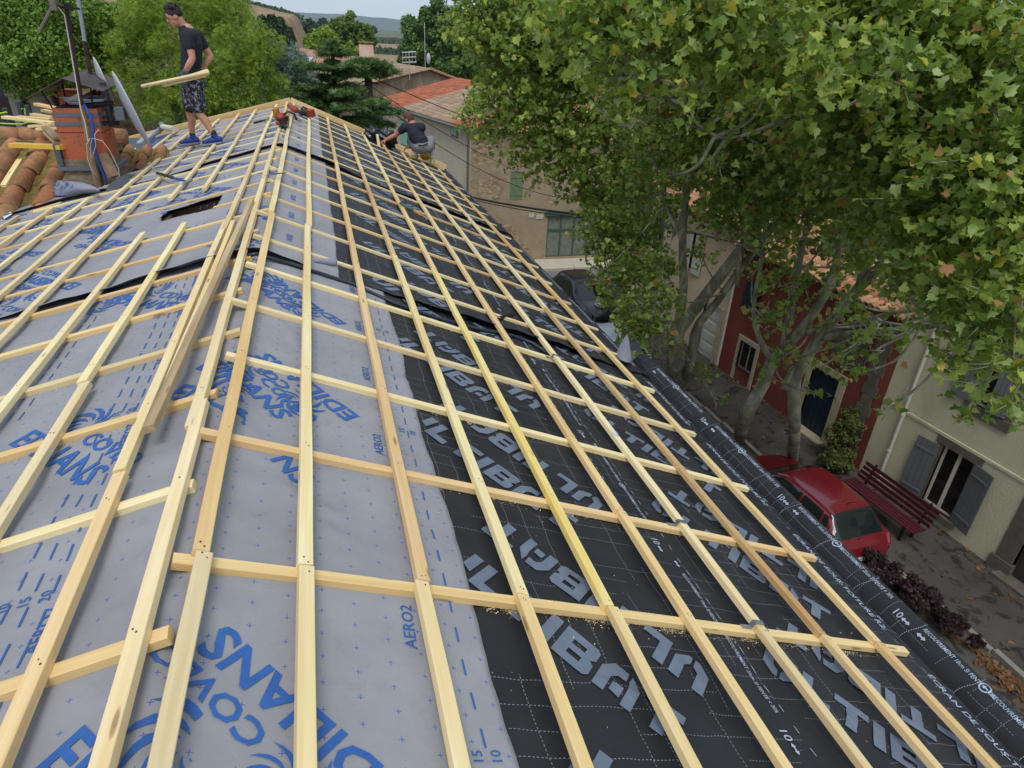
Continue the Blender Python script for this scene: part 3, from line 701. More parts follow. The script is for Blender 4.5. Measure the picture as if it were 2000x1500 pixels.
# ---------------------------------------------------------------- tiles
def tile_mat(name, cols, lichen=.0, gap=None):
    t = NT(name); uv = t.n('ShaderNodeUVMap', uv_map='UVMap'); fl = t.n('ShaderNodeVectorMath', operation='FLOOR'); t.l(uv.outputs[0], fl.inputs[0])
    wn = t.n('ShaderNodeTexWhiteNoise', noise_dimensions='3D'); t.l(fl.outputs[0], wn.inputs[0])
    n = len(cols); c = t.ramp(wn.outputs['Value'], [(i/n, srgb(*q)) for i, q in enumerate(cols)], 'CONSTANT')
    v = t.coord('Object'); nn = t.noise(v, 7, 6, .65); c = t.mix(t.math('MULTIPLY', nn, .35), c, srgb(120, 96, 76))
    if lichen: c = t.mix(t.math('MULTIPLY', t.ramp(t.noise(v, 5, 7, .7), [(.46, (0, 0, 0)), (.56, (1, 1, 1))]), lichen), c, srgb(122, 104, 74))
    if lichen: c = t.mix(t.math('MULTIPLY', t.ramp(t.noise(v, 26, 5, .7), [(.54, (0, 0, 0)), (.60, (1, 1, 1))]), lichen*.8), c, srgb(186, 134, 50))
    MATS[name] = t.bsdf(c, .9, 0, t.bump(nn, .4, .01), .25); return MATS[name]
OLD = tile_mat('old_lichen_tiles', [(172, 112, 84), (160, 100, 74), (178, 124, 94), (150, 98, 72)], .75)
PINKT = tile_mat('pinkish_roof_tiles', [(184, 138, 118), (196, 150, 128), (170, 126, 106), (188, 160, 138), (204, 160, 134)], .1)
MIXT = tile_mat('weathered_roof_tiles', [(176, 152, 128), (190, 168, 142), (160, 138, 116), (172, 140, 118), (150, 132, 112)], .15)
REDT = tile_mat('new_orange_tiles', [(184, 100, 72), (194, 114, 82), (170, 90, 66), (188, 108, 78), (150, 100, 80)], .1)
ORT = tile_mat('orange_old_tiles', [(196, 138, 104), (184, 120, 88), (206, 156, 122), (172, 126, 98), (190, 146, 116)], .15)
def tiles(name, P0, Uv, Vv, pitch, expo, mat, parent=None, r=.42, seg=5, seed=0, jit=.0, wide=1.0, pan=None, **k):
    """canal tiles: Uv runs along the eave, Vv from eave up to ridge; overlapping half-round covers with a pan between"""
    P0, Uv, Vv = Vector(P0), Vector(Uv), Vector(Vv); nu = max(1, int(round(Uv.length/pitch))); nv = max(1, int(round(Vv.length/expo)))
    u = Uv/nu; vv = Vv/nv; up = u.cross(vv).normalized(); 
    if up.z < 0: up = -up
    h = pitch*r; V = []; F = []; UV = []; PF = []; rr = random.Random(seed)
    uh = u.normalized(); vh = vv.normalized()
    for i in range(nu):
        for j in range(nv):
            o = P0+u*(i+.5)+vv*j+uh*rr.uniform(-jit, jit); tw = rr.uniform(-jit, jit); n0 = len(V)
            for e, (t, lift, w) in enumerate(((-.12, h*.22, .50), (1.0, 0, .42))):
                for q in range(seg+1):
                    a = PI*q/seg; V.append(o+vv*t+u*(math.cos(a)*w*.98*wide)+up*(math.sin(a)*h+lift)+uh*(tw*(t)))
            for q in range(seg):
                F.append((n0+q, n0+q+1, n0+seg+2+q, n0+seg+1+q)); UV += [(i+.5, j+.5)]*4
            # front lip
            n1 = len(V)
            for q in range(seg+1):
                a = PI*q/seg; V.append(o+vv*-.12+u*(math.cos(a)*.50*.86*wide)+up*(math.sin(a)*h*.84+h*.18))
            for q in range(seg): F.append((n0+q+1, n0+q, n1+q, n1+q+1)); UV += [(i+.5, j+.5)]*4
        # pan
        n0 = len(V); o = P0+u*i; PF.append(len(F))
        V += [o-u*.5*.0+up*h*.06, o+u+up*h*.06, o+u+Vv+up*h*.06, o+Vv+up*h*.06]; F.append((n0, n0+1, n0+2, n0+3)); UV += [(i+.2, 900.5)]*4
    o = mesh_obj(name, V, F, mat if pan is None else [mat, pan], None, True, **k)
    if pan is not None:
        for q in PF: o.data.polygons[q].material_index = 1
    uvl = o.data.uv_layers.new(name='UVMap'); uvl.data.foreach_set('uv', [c for q in UV for c in q])
    if parent is not None: o.parent = parent; o.matrix_parent_inverse = Matrix.Translation(-Vector(parent.location))
    return o
def ploc(o, par): o.parent = par; o.matrix_parent_inverse = Matrix.Translation(-Vector(par.location)); return o
# ---------------------------------------------------------------- wall materials
def render_mat(name, c1, c2, stain=None, bs=45, bstr=.5, sc=1.2, bd=.02):
    t = NT(name); v = t.coord('Object'); n = t.noise(v, sc, 6, .6); n2 = t.noise(v, bs, 5, .6)
    c = t.mix(t.ramp(n, [(.35, (0, 0, 0)), (.65, (1, 1, 1))]), c1, c2)
    if stain: c = t.mix(t.ramp(t.noise(t.coord('Object', (1, 1, .35)), .55, 7, .68, .4), [(.5, (0, 0, 0)), (.62, (1, 1, 1))]), c, stain)
    MATS[name] = t.bsdf(c, .92, 0, t.bump(n2, bstr, bd), .2); return MATS[name]
def stone_mat(name, c1, c2, c3, sc=3.2, plaster=None):
    t = NT(name); v = t.coord('Object', (1, 1, 1.7)); vo = t.n('ShaderNodeTexVoronoi'); vo.inputs['Scale'].default_value = sc; t.l(v, vo.inputs['Vector'])
    ve = t.n('ShaderNodeTexVoronoi', feature='DISTANCE_TO_EDGE'); ve.inputs['Scale'].default_value = sc; t.l(v, ve.inputs['Vector'])
    s = t.n('ShaderNodeSeparateColor'); t.l(vo.outputs['Color'], s.inputs[0])
    c = t.ramp(s.outputs[0], [(0, c1), (.35, c2), (.7, c3), (1, c1)]); e = t.ramp(ve.outputs['Distance'], [(0, (1, 1, 1)), (.09, (0, 0, 0))])
    c = t.mix(t.math('MULTIPLY', e, .7), c, srgb(150, 132, 106)); h = t.math('MULTIPLY', ve.outputs['Distance'], 1.0)
    if plaster:
        pm = t.ramp(t.noise(t.coord('Object', (1, 1, .6)), .42, 8, .75, .5), [(.42, (0, 0, 0)), (.48, (1, 1, 1))]); c = t.mix(pm, c, t.mix(t.noise(t.coord('Object'), 1.6, 7, .7), plaster[0], plaster[1]))
        h = t.math('MULTIPLY', h, t.math('SUBTRACT', 1.0, pm))
    MATS[name] = t.bsdf(c, .95, 0, t.bump(h, .45, .04), .15); return MATS[name]
BEI = render_mat('beige_render', srgb(196, 188, 158), srgb(204, 196, 166), srgb(182, 174, 146), bs=22, bstr=.55, bd=.03)
REDW = render_mat('red_render', srgb(122, 62, 52), srgb(130, 68, 57), srgb(112, 60, 52), bstr=.3)
CRM = render_mat('cream_render', srgb(198, 176, 148), srgb(208, 188, 160), srgb(178, 158, 132), bstr=.4)
TAN = render_mat('tan_render', srgb(206, 192, 170), srgb(212, 198, 176), srgb(198, 184, 162), bstr=.2)
PNK = render_mat('pink_render', srgb(206, 176, 158), srgb(214, 186, 166), srgb(196, 164, 140), bstr=.3)
GAB = render_mat('grey_gable_render', srgb(122, 106, 88), srgb(142, 124, 104), srgb(166, 146, 122), bstr=.4, sc=.5)
STO = stone_mat('rubble_stone', srgb(158, 130, 100), srgb(196, 172, 140), srgb(134, 112, 90), 5.6, (srgb(134, 116, 94), srgb(190, 170, 142)))
STO2 = stone_mat('left_house_stone', srgb(124, 100, 84), srgb(146, 120, 98), srgb(104, 86, 74), 4.2)
DST = simple('dark_dressed_stone', srgb(98, 90, 80), .9, var=.18, scale=5, bump=.5)
PST = simple('pale_dressed_stone', srgb(178, 164, 138), .9, var=.15, scale=5, bump=.4)
SHG = simple('grey_painted_wood', srgb(102, 103, 104), .6, var=.05, scale=4)
FRM = simple('window_frame_paint', srgb(202, 192, 172), .6, var=.05)
GLS = simple('dark_glass', srgb(34, 30, 28), .08, var=.3, scale=2, spec=.6)
IRN = simple('black_iron', srgb(34, 34, 36), .5, .4)
GRN = simple('green_shutter_paint', srgb(112, 132, 92), .7, var=.15, scale=6)
GRD = simple('worn_green_grey_door', srgb(118, 124, 114), .8, var=.28, scale=7)
GRF = simple('green_door_frame', srgb(70, 96, 74), .7, var=.15)
MINT = simple('mint_shutter', srgb(150, 196, 176), .6, var=.06)
NAVY = simple('navy_door_paint', srgb(22, 40, 56), .45, var=.12)
BRN = simple('brown_door_wood', srgb(66, 56, 52), .6, var=.15)
ZNC = simple('zinc_gutter', srgb(120, 122, 124), .45, .5, var=.1)
WPL = simple('white_pvc', srgb(196, 192, 178), .5, var=.04)
# ---- street-frame helper: Fp(y, z, out) point on the facade line, out metres towards the street
def Fp(y, z, out=0): return Vector((fx(y)-out, y, z))
def fbox(mb, y0, y1, z0, z1, o0, o1):
    c = [Fp(y0, z0, o0), Fp(y1, z0, o0), Fp(y1, z1, o0), Fp(y0, z1, o0), Fp(y0, z0, o1), Fp(y1, z0, o1), Fp(y1, z1, o1), Fp(y0, z1, o1)]
    mb.add(c, [(0,1,2,3),(4,7,6,5),(0,4,5,1),(1,5,6,2),(2,6,7,3),(3,7,4,0)])
def wall_with_holes(y0, y1, z0, z1, holes, depth=.22, back=.5):
    """front wall skin with real recesses"""
    ysn = sorted({y0, y1}|{h[0] for h in holes}|{h[1] for h in holes}); zsn = sorted({z0, z1}|{h[2] for h in holes}|{h[3] for h in holes}); mb = MB()
    for a, b in zip(ysn, ysn[1:]):
        for c, d in zip(zsn, zsn[1:]):
            if any(h[0] <= (a+b)/2 <= h[1] and h[2] <= (c+d)/2 <= h[3] for h in holes): continue
            mb.add([Fp(a, c), Fp(b, c), Fp(b, d), Fp(a, d)], [(0, 1, 2, 3)])
    for (a, b, c, d) in holes:
        for (p, q, r, s) in ((a, c, b, c), (b, c, b, d), (b, d, a, d), (a, d, a, c)):
            mb.add([Fp(p, q), Fp(r, s), Fp(r, s, -depth), Fp(p, q, -depth)], [(0, 1, 2, 3)])
        mb.add([Fp(a, c, -depth), Fp(b, c, -depth), Fp(b, d, -depth), Fp(a, d, -depth)], [(0, 1, 2, 3)])
    # sides and back close the volume
    B = 7.0
    for yy in (y0, y1): mb.add([Fp(yy, z0), Fp(yy, z1), Fp(yy, z1, -B), Fp(yy, z0, -B)], [(0, 1, 2, 3)])
    mb.add([Fp(y0, z0, -B), Fp(y1, z0, -B), Fp(y1, z1, -B), Fp(y0, z1, -B)], [(0, 1, 2, 3)])
    return mb
def part(mb, name, mat, par, **k): 
    o = mb.build(name, mat, None, **k); return ploc(o, par)
def casement(par, y0, y1, z0, z1, dep=-.12, bars=True):
    m = MB(); w = .055
    for a in (y0, (y0+y1)/2-w/2*1.4, y1-w): fbox(m, a, a+(w*1.4 if a not in (y0, y1-w) else w), z0, z1, dep, dep+.05)
    for z in (z0, z1-w): fbox(m, y0+w, y1-w, z, z+w, dep+.001, dep+.048)
    win = part(m, 'window', FRM, par)
    g = MB(); fbox(g, y0+w*.8, y1-w*.8, z0+w*.8, z1-w*.8, dep+.012, dep+.022); o = g.build('pane', GLS, None); o.parent = win; o.matrix_parent_inverse = win.matrix_world.inverted()
    bpy.context.view_layer.update(); o.matrix_parent_inverse = Matrix.Identity(4)
    return win
def shutter(par, hinge_y, z0, z1, w, ang, side, mat=SHG, boards=4, o=0.02):
    """plank shutter hinged at hinge_y; ang 0 = closed over the opening, 180 = flat on the wall"""
    m = MB(); d = Vector((-math.sin(rad(ang)), side*math.cos(rad(ang)), 0)); h = Fp(hinge_y, 0, o); n = Vector((d.y, -d.x, 0))
    if n.x > 0: n = -n
    for k in range(boards):
        a = h+d*(w*k/boards+.004); b = h+d*(w*(k+1)/boards-.004)
        c = [a, b, b+n*.03, a+n*.03]; m.add([Vector((q.x, q.y, z)) for z in (z0, z1) for q in c], [(0,1,2,3),(4,7,6,5),(0,4,5,1),(1,5,6,2),(2,6,7,3),(3,7,4,0)])
    for zz in (z0+.25, z1-.3):
        a = h+d*.02; b = h+d*(w-.05); c = [a+n*.031, b+n*.031, b+n*.05, a+n*.05]
        m.add([Vector((q.x, q.y, z)) for z in (zz, zz+.05) for q in c], [(0,1,2,3),(4,7,6,5),(0,4,5,1),(1,5,6,2),(2,6,7,3),(3,7,4,0)])
    return part(m, 'shutter', mat, par)
GP = G+.1
# ---------------- beige house (right)
bh = empty('beige_house', Fp(8, G, 0), label='beige rough-rendered house with grey shutters, at the right edge', cat='house')
W = (9.15, 9.96, -8.72, -7.05); W2_ = (8.95, 9.72, -5.75, -4.2); DR = (6.4, 7.55, GP, -6.2)
part(wall_with_holes(3.0, 11.87, G-.5, -1.2, [W, W2_, DR], .2), 'wall', BEI, bh)
casement(bh, *W); casement(bh, *W2_)
m = MB(); fbox(m, 8.97, 10.16, -7.05, -6.83, -.05, .035); fbox(m, 8.97, 10.2, -8.90, -8.72, -.15, .09); fbox(m, 9.03, 9.15, -8.72, -7.05, -.1, .02); fbox(m, 9.96, 10.1, -8.72, -7.05, -.1, .02)
part(m, 'window_surround', DST, bh, bevel=.008)
m = MB(); fbox(m, 8.78, 9.9, -4.2, -4.0, -.05, .03); fbox(m, 8.78, 9.9, -6.0, -5.75, -.1, .05); fbox(m, 8.80, 8.95, -5.75, -4.2, -.1, .02); fbox(m, 9.72, 9.88, -5.75, -4.2, -.1, .02)
part(m, 'window_surround', DST, bh, bevel=.008)
shutter(bh, 9.11, -8.72, -7.02, .56, 172, 1); shutter(bh, 10.02, -8.78, -7.1, .56, 168, -1)
shutter(bh, 8.95, -5.72, -4.2, .42, 20, 1); shutter(bh, 9.74, -5.72, -4.2, .5, 165, -1)
m = MB(); fbox(m, 7.55, 7.93, GP, -4.9, -.1, .03); fbox(m, 5.9, 6.4, GP, -4.9, -.1, .03); fbox(m, 6.4, 7.55, -6.2, -5.8, -.1, .03); fbox(m, 7.5, 8.0, GP, GP+.35, -.1, .06); fbox(m, 6.3, 7.7, GP-.05, GP+.08, -.1, .3)
part(m, 'door_surround', DST, bh, bevel=.01)
m = MB(); fbox(m, 6.42, 6.95, GP+.1, -6.2, -.12, -.06); fbox(m, 6.98, 7.53, GP+.1, -6.2, -.12, -.06)
for a, b in ((6.5, 6.87), (7.06, 7.45)):
    for c, d in ((GP+.25, GP+.85), (GP+1.0, GP+1.7)): fbox(m, a, b, c, d, -.06, -.04)
dd = part(m, 'door', BRN, bh, bevel=.004)
m = MB(); fbox(m, 8.0, 11.87, -6.84, -6.76, -.02, .03); part(m, 'string_course', BEI, bh, bevel=.01)
m = MB(); y = 11.15; m.tube([Fp(y, GP+.05, .09), Fp(y, -1.5, .09)], .045, 10)
for z in (-8.0, -6.9, -4.4): m.tube([Fp(y, z, .09), Fp(y, z+.06, .09)], .06, 10)
part(m, 'downpipe', WPL, bh, smooth=False)
m = MB(); fbox(m, 4.6, 5.3, GP+.02, GP+.28, .0, .02); part(m, 'cellar_grille', IRN, bh)
# ---------------- red house
rh = empty('red_house', Fp(15, G, 0), label='dark red rendered house behind the plane trees', cat='house')
RW1 = (16.85, 17.65, -8.6, -7.6); RD = (13.35, 14.4, GP, -7.05); RU = (17.2, 18.0, -6.5, -5.5); RB = (12.7, 13.9, -6.5, -5.1)
part(wall_with_holes(11.87, 18.62, G-.5, -4.5, [RW1, RD, RU, RB], .2), 'wall', REDW, rh)
casement(rh, *RW1)
m = MB()
for z in (-8.5, -8.3, -8.1, -7.9, -7.72): m.tube([Fp(16.83, z, .03), Fp(17.67, z, .03)], .009, 5)
for k in range(9): y = 16.87+k*.095; m.tube([Fp(y, -8.62, .035), Fp(y, -7.58, .035)], .009, 5)
part(m, 'window_bars', IRN, rh)
m = MB(); fbox(m, 16.70, 16.85, GP, -7.6, -.1, .03); fbox(m, 17.65, 17.80, GP, -7.6, -.1, .03); fbox(m, 16.70, 17.80, -7.6, -7.42, -.1, .032); part(m, 'window_surround', PST, rh, bevel=.01)
m = MB(); fbox(m, 13.36, 14.39, GP, -7.06, -.15, -.1)
for k in range(5): fbox(m, 13.40+k*.2, 13.57+k*.2, GP+.1, -7.15, -.1, -.085)
d = part(m, 'door', NAVY, rh); 
m = MB(); fbox(m, 14.4, 14.58, GP, -7.0, -.1, .03); fbox(m, 13.1, 13.35, GP, -7.0, -.1, .03); fbox(m, 13.1, 14.58, -7.0, -6.8, -.1, .032); fbox(m, 13.2, 14.5, GP-.05, GP+.06, -.1, .25); part(m, 'door_surround', PST, rh, bevel=.01)
shutter(rh, 18.0, -6.5, -5.5, .78, 2, -1, NAVY); 
m = MB()
for k in range(14): fbox(m, 12.72+k*.085, 12.76+k*.085, -6.5, -5.12, .02, .05)
fbox(m, 12.7, 13.92, -6.52, -6.46, .0, .07); fbox(m, 12.7, 13.92, -5.7, -5.64, .0, .055); part(m, 'balcony_slats', simple('weathered_slats', srgb(96, 86, 78), .8), rh)
m = MB(); m.tube([Fp(18.5, GP, .1), Fp(18.5, -4.5, .1)], .045, 8); part(m, 'downpipe', WPL, rh)
def street_roof(par, y0, y1, ze, run, rise, mat, seed):
    a = Fp(y0-.05, ze, .35); b = Fp(y1+.05, ze, .35); V = Vector((run, 0, rise))
    tiles('roof', a, b-a, V, .21, .36, mat, par, seed=seed, jit=.01, seg=4)
    c = Fp(y0-.05, ze+rise, .35-run); c2 = Fp(y1+.05, ze+rise, .35-run)
    tiles('rear_roof', c2+Vector((run, 0, -rise)), c-c2, Vector((-run, 0, rise)), .3, .5, mat, par, seed=seed+1, seg=3)
    m = MB(); m.add([Fp(y0, ze-.02), Fp(y0, ze+rise-.1, -run+.35), Fp(y0, ze-.02, -2*run+.7)], [(0, 1, 2)]); m.add([Fp(y1, ze-.02), Fp(y1, ze+rise-.1, -run+.35), Fp(y1, ze-.02, -2*run+.7)], [(0, 1, 2)]); part(m, 'gable', TAN, par, fix=False)
street_roof(rh, 11.87, 18.62, -4.5, 4.0, 1.3, ORT, 5)
# quoins (dressed stone chain) up the red wall
m = MB(); z = GP; k = 0
while z < -4.9: w_ = .24 if k % 2 else .17; fbox(m, 12.35-w_, 12.35+w_, z, z+.3, -.05, .035); z += .31; k += 1
part(m, 'stone_quoins', DST, rh, bevel=.012)
# ---------------- cream house
ch = empty('cream_house', Fp(22, G, 0), label='cream house with white door and shutters, between red house and stone house', cat='house')
CD = (19.0, 20.0, GP, -7.0); C1 = (20.6, 21.6, -6.3, -4.8); C2 = (23.4, 24.3, -6.3, -4.8); C3 = (23.2, 24.3, GP, -7.0)
part(wall_with_holes(18.62, 26.4, G-.5, -3.9, [CD, C1, C2, C3], .2), 'wall', CRM, ch)
casement(ch, *C1); casement(ch, *C2)
shutter(ch, 20.6, -6.3, -4.8, .5, 170, -1, WPL); shutter(ch, 21.6, -6.3, -4.8, .5, 165, 1, WPL)
m = MB(); fbox(m, 19.02, 19.98, GP, -7.02, -.14, -.09)
for k in range(4): fbox(m, 19.12, 19.88, GP+.2+k*.45, GP+.5+k*.45, -.09, -.07)
part(m, 'door', WPL, ch)
m = MB(); fbox(m, 23.22, 24.28, GP, -7.02, -.14, -.09); part(m, 'door', GRD, ch)
m = MB(); fbox(m, 18.85, 19.0, GP, -6.95, -.1, .03); fbox(m, 20.0, 20.15, GP, -6.95, -.1, .03); part(m, 'door_surround', PST, ch, bevel=.01)
street_roof(ch, 18.62, 26.4, -3.9, 4.0, 1.3, ORT, 9)
# a second row of roofs behind, seen in scraps through the crowns
for i, (x0, y0, x1, y1, z, mt, lb) in enumerate(((23, 6, 30, 18, -2.6, ORT, 'orange tiled house behind the red house'), (23, 20, 31, 32, -2.2, PINKT, 'pink tiled house behind the cream house'), (17, 33, 27, 42, -2.4, ORT, 'orange tiled house beside the stone house'), (28, 40, 40, 55, -1.5, PINKT, 'farthest pink tiled house behind the plane trees'))):
    h = empty('tiled_house', (x0, y0, G), label=lb, cat='house')
    m = MB(); m.box((x0, y0, G), (x1, y1, z)); part(m, 'wall', (CRM, PNK, CRM, PNK)[i], h)
    tiles('roof', (x0-.3, y1, z), (0, y0-y1, 0), ((x1-x0)/2+.3, 0, 1.4), .3, .45, mt, h, seed=i, jit=.01, seg=3)
    tiles('roof', (x1+.3, y0, z), (0, y1-y0, 0), (-(x1-x0)/2-.3, 0, 1.4), .3, .45, mt, h, seed=i+9, jit=.01, seg=3)
# ---------------- tan house and stone house (centre)
th = empty('tan_house', (7.4, 32, G), label='tan rendered house with mint shutters and patchy red and grey roof', cat='house')
cA = Vector((7.4, 32.0, 0)); dT = Vector((-.225, .974, 0)); nT = Vector((.974, .225, 0)); LT = 12.9
def Tp(t, z, inn=0): q = cA+dT*t+nT*inn; return Vector((q.x, q.y, z))
ze = -2.56
def tbox(mb, t0, t1, z0, z1, i0, i1):
    c = [Tp(t0, z0, i0), Tp(t1, z0, i0), Tp(t1, z1, i0), Tp(t0, z1, i0), Tp(t0, z0, i1), Tp(t1, z0, i1), Tp(t1, z1, i1), Tp(t0, z1, i1)]
    mb.add(c, [(0,1,2,3),(4,7,6,5),(0,4,5,1),(1,5,6,2),(2,6,7,3),(3,7,4,0)])
m = MB(); tbox(m, 0, LT, G, ze, 0, 5.2); part(m, 'wall', TAN, th)
RV = nT*5.4+Vector((0, 0, 1.35))
for i, (a, b, mt) in enumerate(((8.6, LT+.2, REDT), (1.6, 8.6, MIXT), (-.2, 1.6, REDT))):
    o = Tp(a, ze+.02, -.35); tiles('roof', o, Tp(b, 0)-Tp(a, 0), RV, .21, .38, mt, th, seed=20+i, jit=.012, seg=4)
m = MB(); m.tube([Tp(-.1, ze-.02, -.42), Tp(LT+.2, ze-.02, -.42)], .07, 8); m.tube([Tp(.12, ze-.1, -.08), Tp(.12, G, -.08)], .05, 8); part(m, 'gutter', ZNC, th)
for (px0, px1, py0, py1) in ((783, 797, 235, 285), (883, 893, 243, 265)):
    # window on the tan wall: t from where the sight line meets the wall plane
    n_ = (nT.x, nT.y, 0); d_ = nT.dot(cA); a = Vector(hitp((px0, py0), n_, d_)); b = Vector(hitp((px1, py1), n_, d_)); t0 = (a-cA).dot(dT); t1 = (b-cA).dot(dT); t0, t1 = sorted((t0, t1))
    m = MB(); tbox(m, t0-.12, t1+.12, b.z-.12, a.z+.12, -.03, .05); s = part(m, 'window', simple('window_trim', srgb(130, 120, 104), .8), th)
    m = MB(); tm = (t0+t1)/2; tbox(m, t0, tm-.02, b.z, a.z, -.06, -.031); tbox(m, tm+.02, t1, b.z, a.z, -.06, -.031); part(m, 'shutter', MINT, th)
sh = empty('stone_house', (9, 32, G), label='rubble stone house with green barn doors, across the side street', cat='house')
m = MB(); y0 = 32.0
gd = (11.55, 14.6, G+.25, -6.75); sw = (9.45, 10.08, -5.95, -4.55)
xsn = sorted({7.42, 26, gd[0], gd[1], sw[0], sw[1]}); zsn = sorted({G, -3.2, gd[2], gd[3], sw[2], sw[3]})
for a, b in zip(xsn, xsn[1:]):
    for c, d in zip(zsn, zsn[1:]):
        if any(h[0] <= (a+b)/2 <= h[1] and h[2] <= (c+d)/2 <= h[3] for h in (gd, sw)): continue
        m.add([(a, y0, c), (b, y0, c), (b, y0, d), (a, y0, d)], [(0, 1, 2, 3)])
for (a, b, c, d) in (gd, sw):
    for (p, q, r, s) in ((a, c, b, c), (b, c, b, d), (b, d, a, d), (a, d, a, c)): m.add([(p, y0, q), (r, y0, s), (r, y0+.2, s), (p, y0+.2, q)], [(0, 1, 2, 3)])
    m.add([(a, y0+.2, c), (b, y0+.2, c), (b, y0+.2, d), (a, y0+.2, d)], [(0, 1, 2, 3)])
m.add([(7.42, y0, -3.2), (26, y0, -3.2), (7.42, y0, -2.58)], [(0, 1, 2)])
m.add([(7.42, y0, G), (7.42, y0, -2.58), (8.4, 37, -2.58), (8.4, 37, G)], [(0, 1, 2, 3)])
part(m, 'wall', STO, sh, fix=False)
tiles('roof', (7.3, 31.7, -2.52), (10.5, 0, -.75), (1.0, 5, 1.3), .21, .38, ORT, sh, seed=31, jit=.012, seg=4)
m = MB(); m.box((11.35, 31.93, -6.75), (14.8, 32.05, -6.55)); part(m, 'door_lintel', GRF, sh)
m = MB()
for k in range(4): a = gd[0]+.06+k*.75; m.box((a, 32.08, G+.3), (a+.66, 32.13, -7.55)); m.box((a, 32.08, -7.47), (a+.66, 32.13, -6.78))
dr = part(m, 'barn_door', GRD, sh)
m = MB()
for k in range(5): a = gd[0]+k*.75-.03; m.box((a, 32.03, G+.25), (a+.085, 32.09, -6.76))
m.box((gd[0], 32.035, -7.56), (gd[1], 32.085, -7.46)); m.box((gd[0], 32.035, G+.2), (gd[1], 32.085, G+.3)); part(m, 'door_frame', GRF, sh)
m = MB()
for k in range(4): m.box((sw[0]+.01+k*.155, 32.02, sw[2]), (sw[0]+.155+k*.155, 32.06, sw[3]))
for z in (sw[2]+.25, sw[3]-.3): m.box((sw[0]+.02, 32.0, z), (sw[1]-.02, 32.02, z+.08))
part(m, 'shutter', GRN, sh)
m = MB(); m.box((10.5, 31.97, -6.82), (10.78, 32.0, -6.6)); part(m, 'street_sign', simple('sign_enamel', srgb(196, 190, 170), .5), sh); m = MB(); m.box((10.9, 31.97, -6.9), (11.3, 32.0, -6.68)); part(m, 'street_sign', MATS['sign_enamel'], sh)
m = MB(); m.box((8.95, 31.985, -7.5), (9.1, 32.0, -7.1)); part(m, 'wall_niche', simple('niche_brick', srgb(120, 70, 56), .9), sh)
# ---------------- long house B behind, gable towards us
lb = empty('long_house', (9, 58, G), label='long house with pink tiled roof and grey gable, behind the tan house', cat='house')
A0 = at(838, 135, 58); L0 = at(718, 176, 56.0); R0 = at(990, 206, 60.5); d2 = Vector((-.225, .974, 0)); FE = 46
L0.y = 57; 
n2v = Vector((.974, .225, 0))
def onl(p, t): return p+d2*t
L0 = A0-n2v*7.0+Vector((0, 0, at(718, 176, 56.0).z-A0.z)); R0 = A0+n2v*9.0+Vector((0, 0, at(990, 206, 60.5).z-A0.z))
Lb = Vector((L0.x, L0.y, G)); Rb = Vector((R0.x, R0.y, G))
m = MB(); m.add([Lb, Rb, R0-Vector((0, 0, .12)), A0-Vector((0, 0, .12)), L0-Vector((0, 0, .12))], [(0, 1, 2, 3, 4)])
m.add([Lb, L0-Vector((0,0,.12)), onl(L0, FE)-Vector((0,0,.12)), onl(Lb, FE)], [(0, 1, 2, 3)]); m.add([Rb, R0-Vector((0,0,.12)), onl(R0, FE)-Vector((0,0,.12)), onl(Rb, FE)], [(0, 1, 2, 3)])
part(m, 'wall', GAB, lb, fix=False)
tiles('roof', onl(L0, 16)-Vector((.0, .0, .0))-n2v*.3, d2*-16.4, A0-L0+n2v*.3, .24, .42, MIXT, lb, seed=40, jit=.02, seg=3)
tiles('roof', onl(L0, FE)-n2v*.3, d2*-(FE-16.05), A0-L0+n2v*.3, .27, .45, PINKT, lb, seed=41, jit=.02, seg=3)
tiles('roof', R0-d2*.3+n2v*.3, d2*FE, A0-R0-n2v*.3, .27, .45, PINKT, lb, seed=42, jit=.02, seg=3)
m = MB()
for a, b in ((A0, R0), (A0, L0)):
    n = 34
    for k in range(n): p = a.lerp(b, k/n)-d2*.25; q = a.lerp(b, (k+1.15)/n)-d2*.25; m.tube([p+Vector((0, 0, .05)), q+Vector((0, 0, .02))], .11, 6)
part(m, 'verge_tiles', ORT, lb)
def onroof(px, py):  # left roof plane of the long house
    n = (A0-L0).cross(d2).normalized(); return Vector(hitp((px, py), n, n.dot(A0)))
nrm = (A0-L0).cross(d2).normalized(); nrm = nrm if nrm.z > 0 else -nrm
for (c) in (((589, 122), (598, 113), (615, 115), (607, 123)), ((715, 126), (722, 119), (734, 120), (729, 126))):
    q = [onroof(*p)+nrm*.16 for p in c]; m = MB(); m.add(q+[p-nrm*.2 for p in q], [(0,1,2,3),(4,7,6,5),(0,4,5,1),(1,5,6,2),(2,6,7,3),(3,7,4,0)]); s = part(m, 'skylight', IRN, lb)
    cc = sum(q, Vector())/4; m = MB(); m.add([p.lerp(cc, .14)+nrm*.012 for p in q], [(0, 1, 2, 3)]); part(m, 'skylight_pane', simple('sky_glass', srgb(170, 178, 186), .15, spec=.8), lb, fix=False)
cb = onroof(716, 112); m = MB(); m.box((cb.x-.7, cb.y-.4, cb.z-.6), (cb.x+.7, cb.y+.4, cb.z+1.15)); c1_ = part(m, 'chimney', PNK, lb)
m = MB(); m.box((cb.x-.78, cb.y-.48, cb.z+1.35), (cb.x+.78, cb.y+.48, cb.z+1.43)); [m.box((cb.x+a-.06, cb.y-.3, cb.z+1.15), (cb.x+a+.06, cb.y+.3, cb.z+1.35)) for a in (-.6, -.2, .2, .6)]; part(m, 'chimney_cap', ORT, lb)
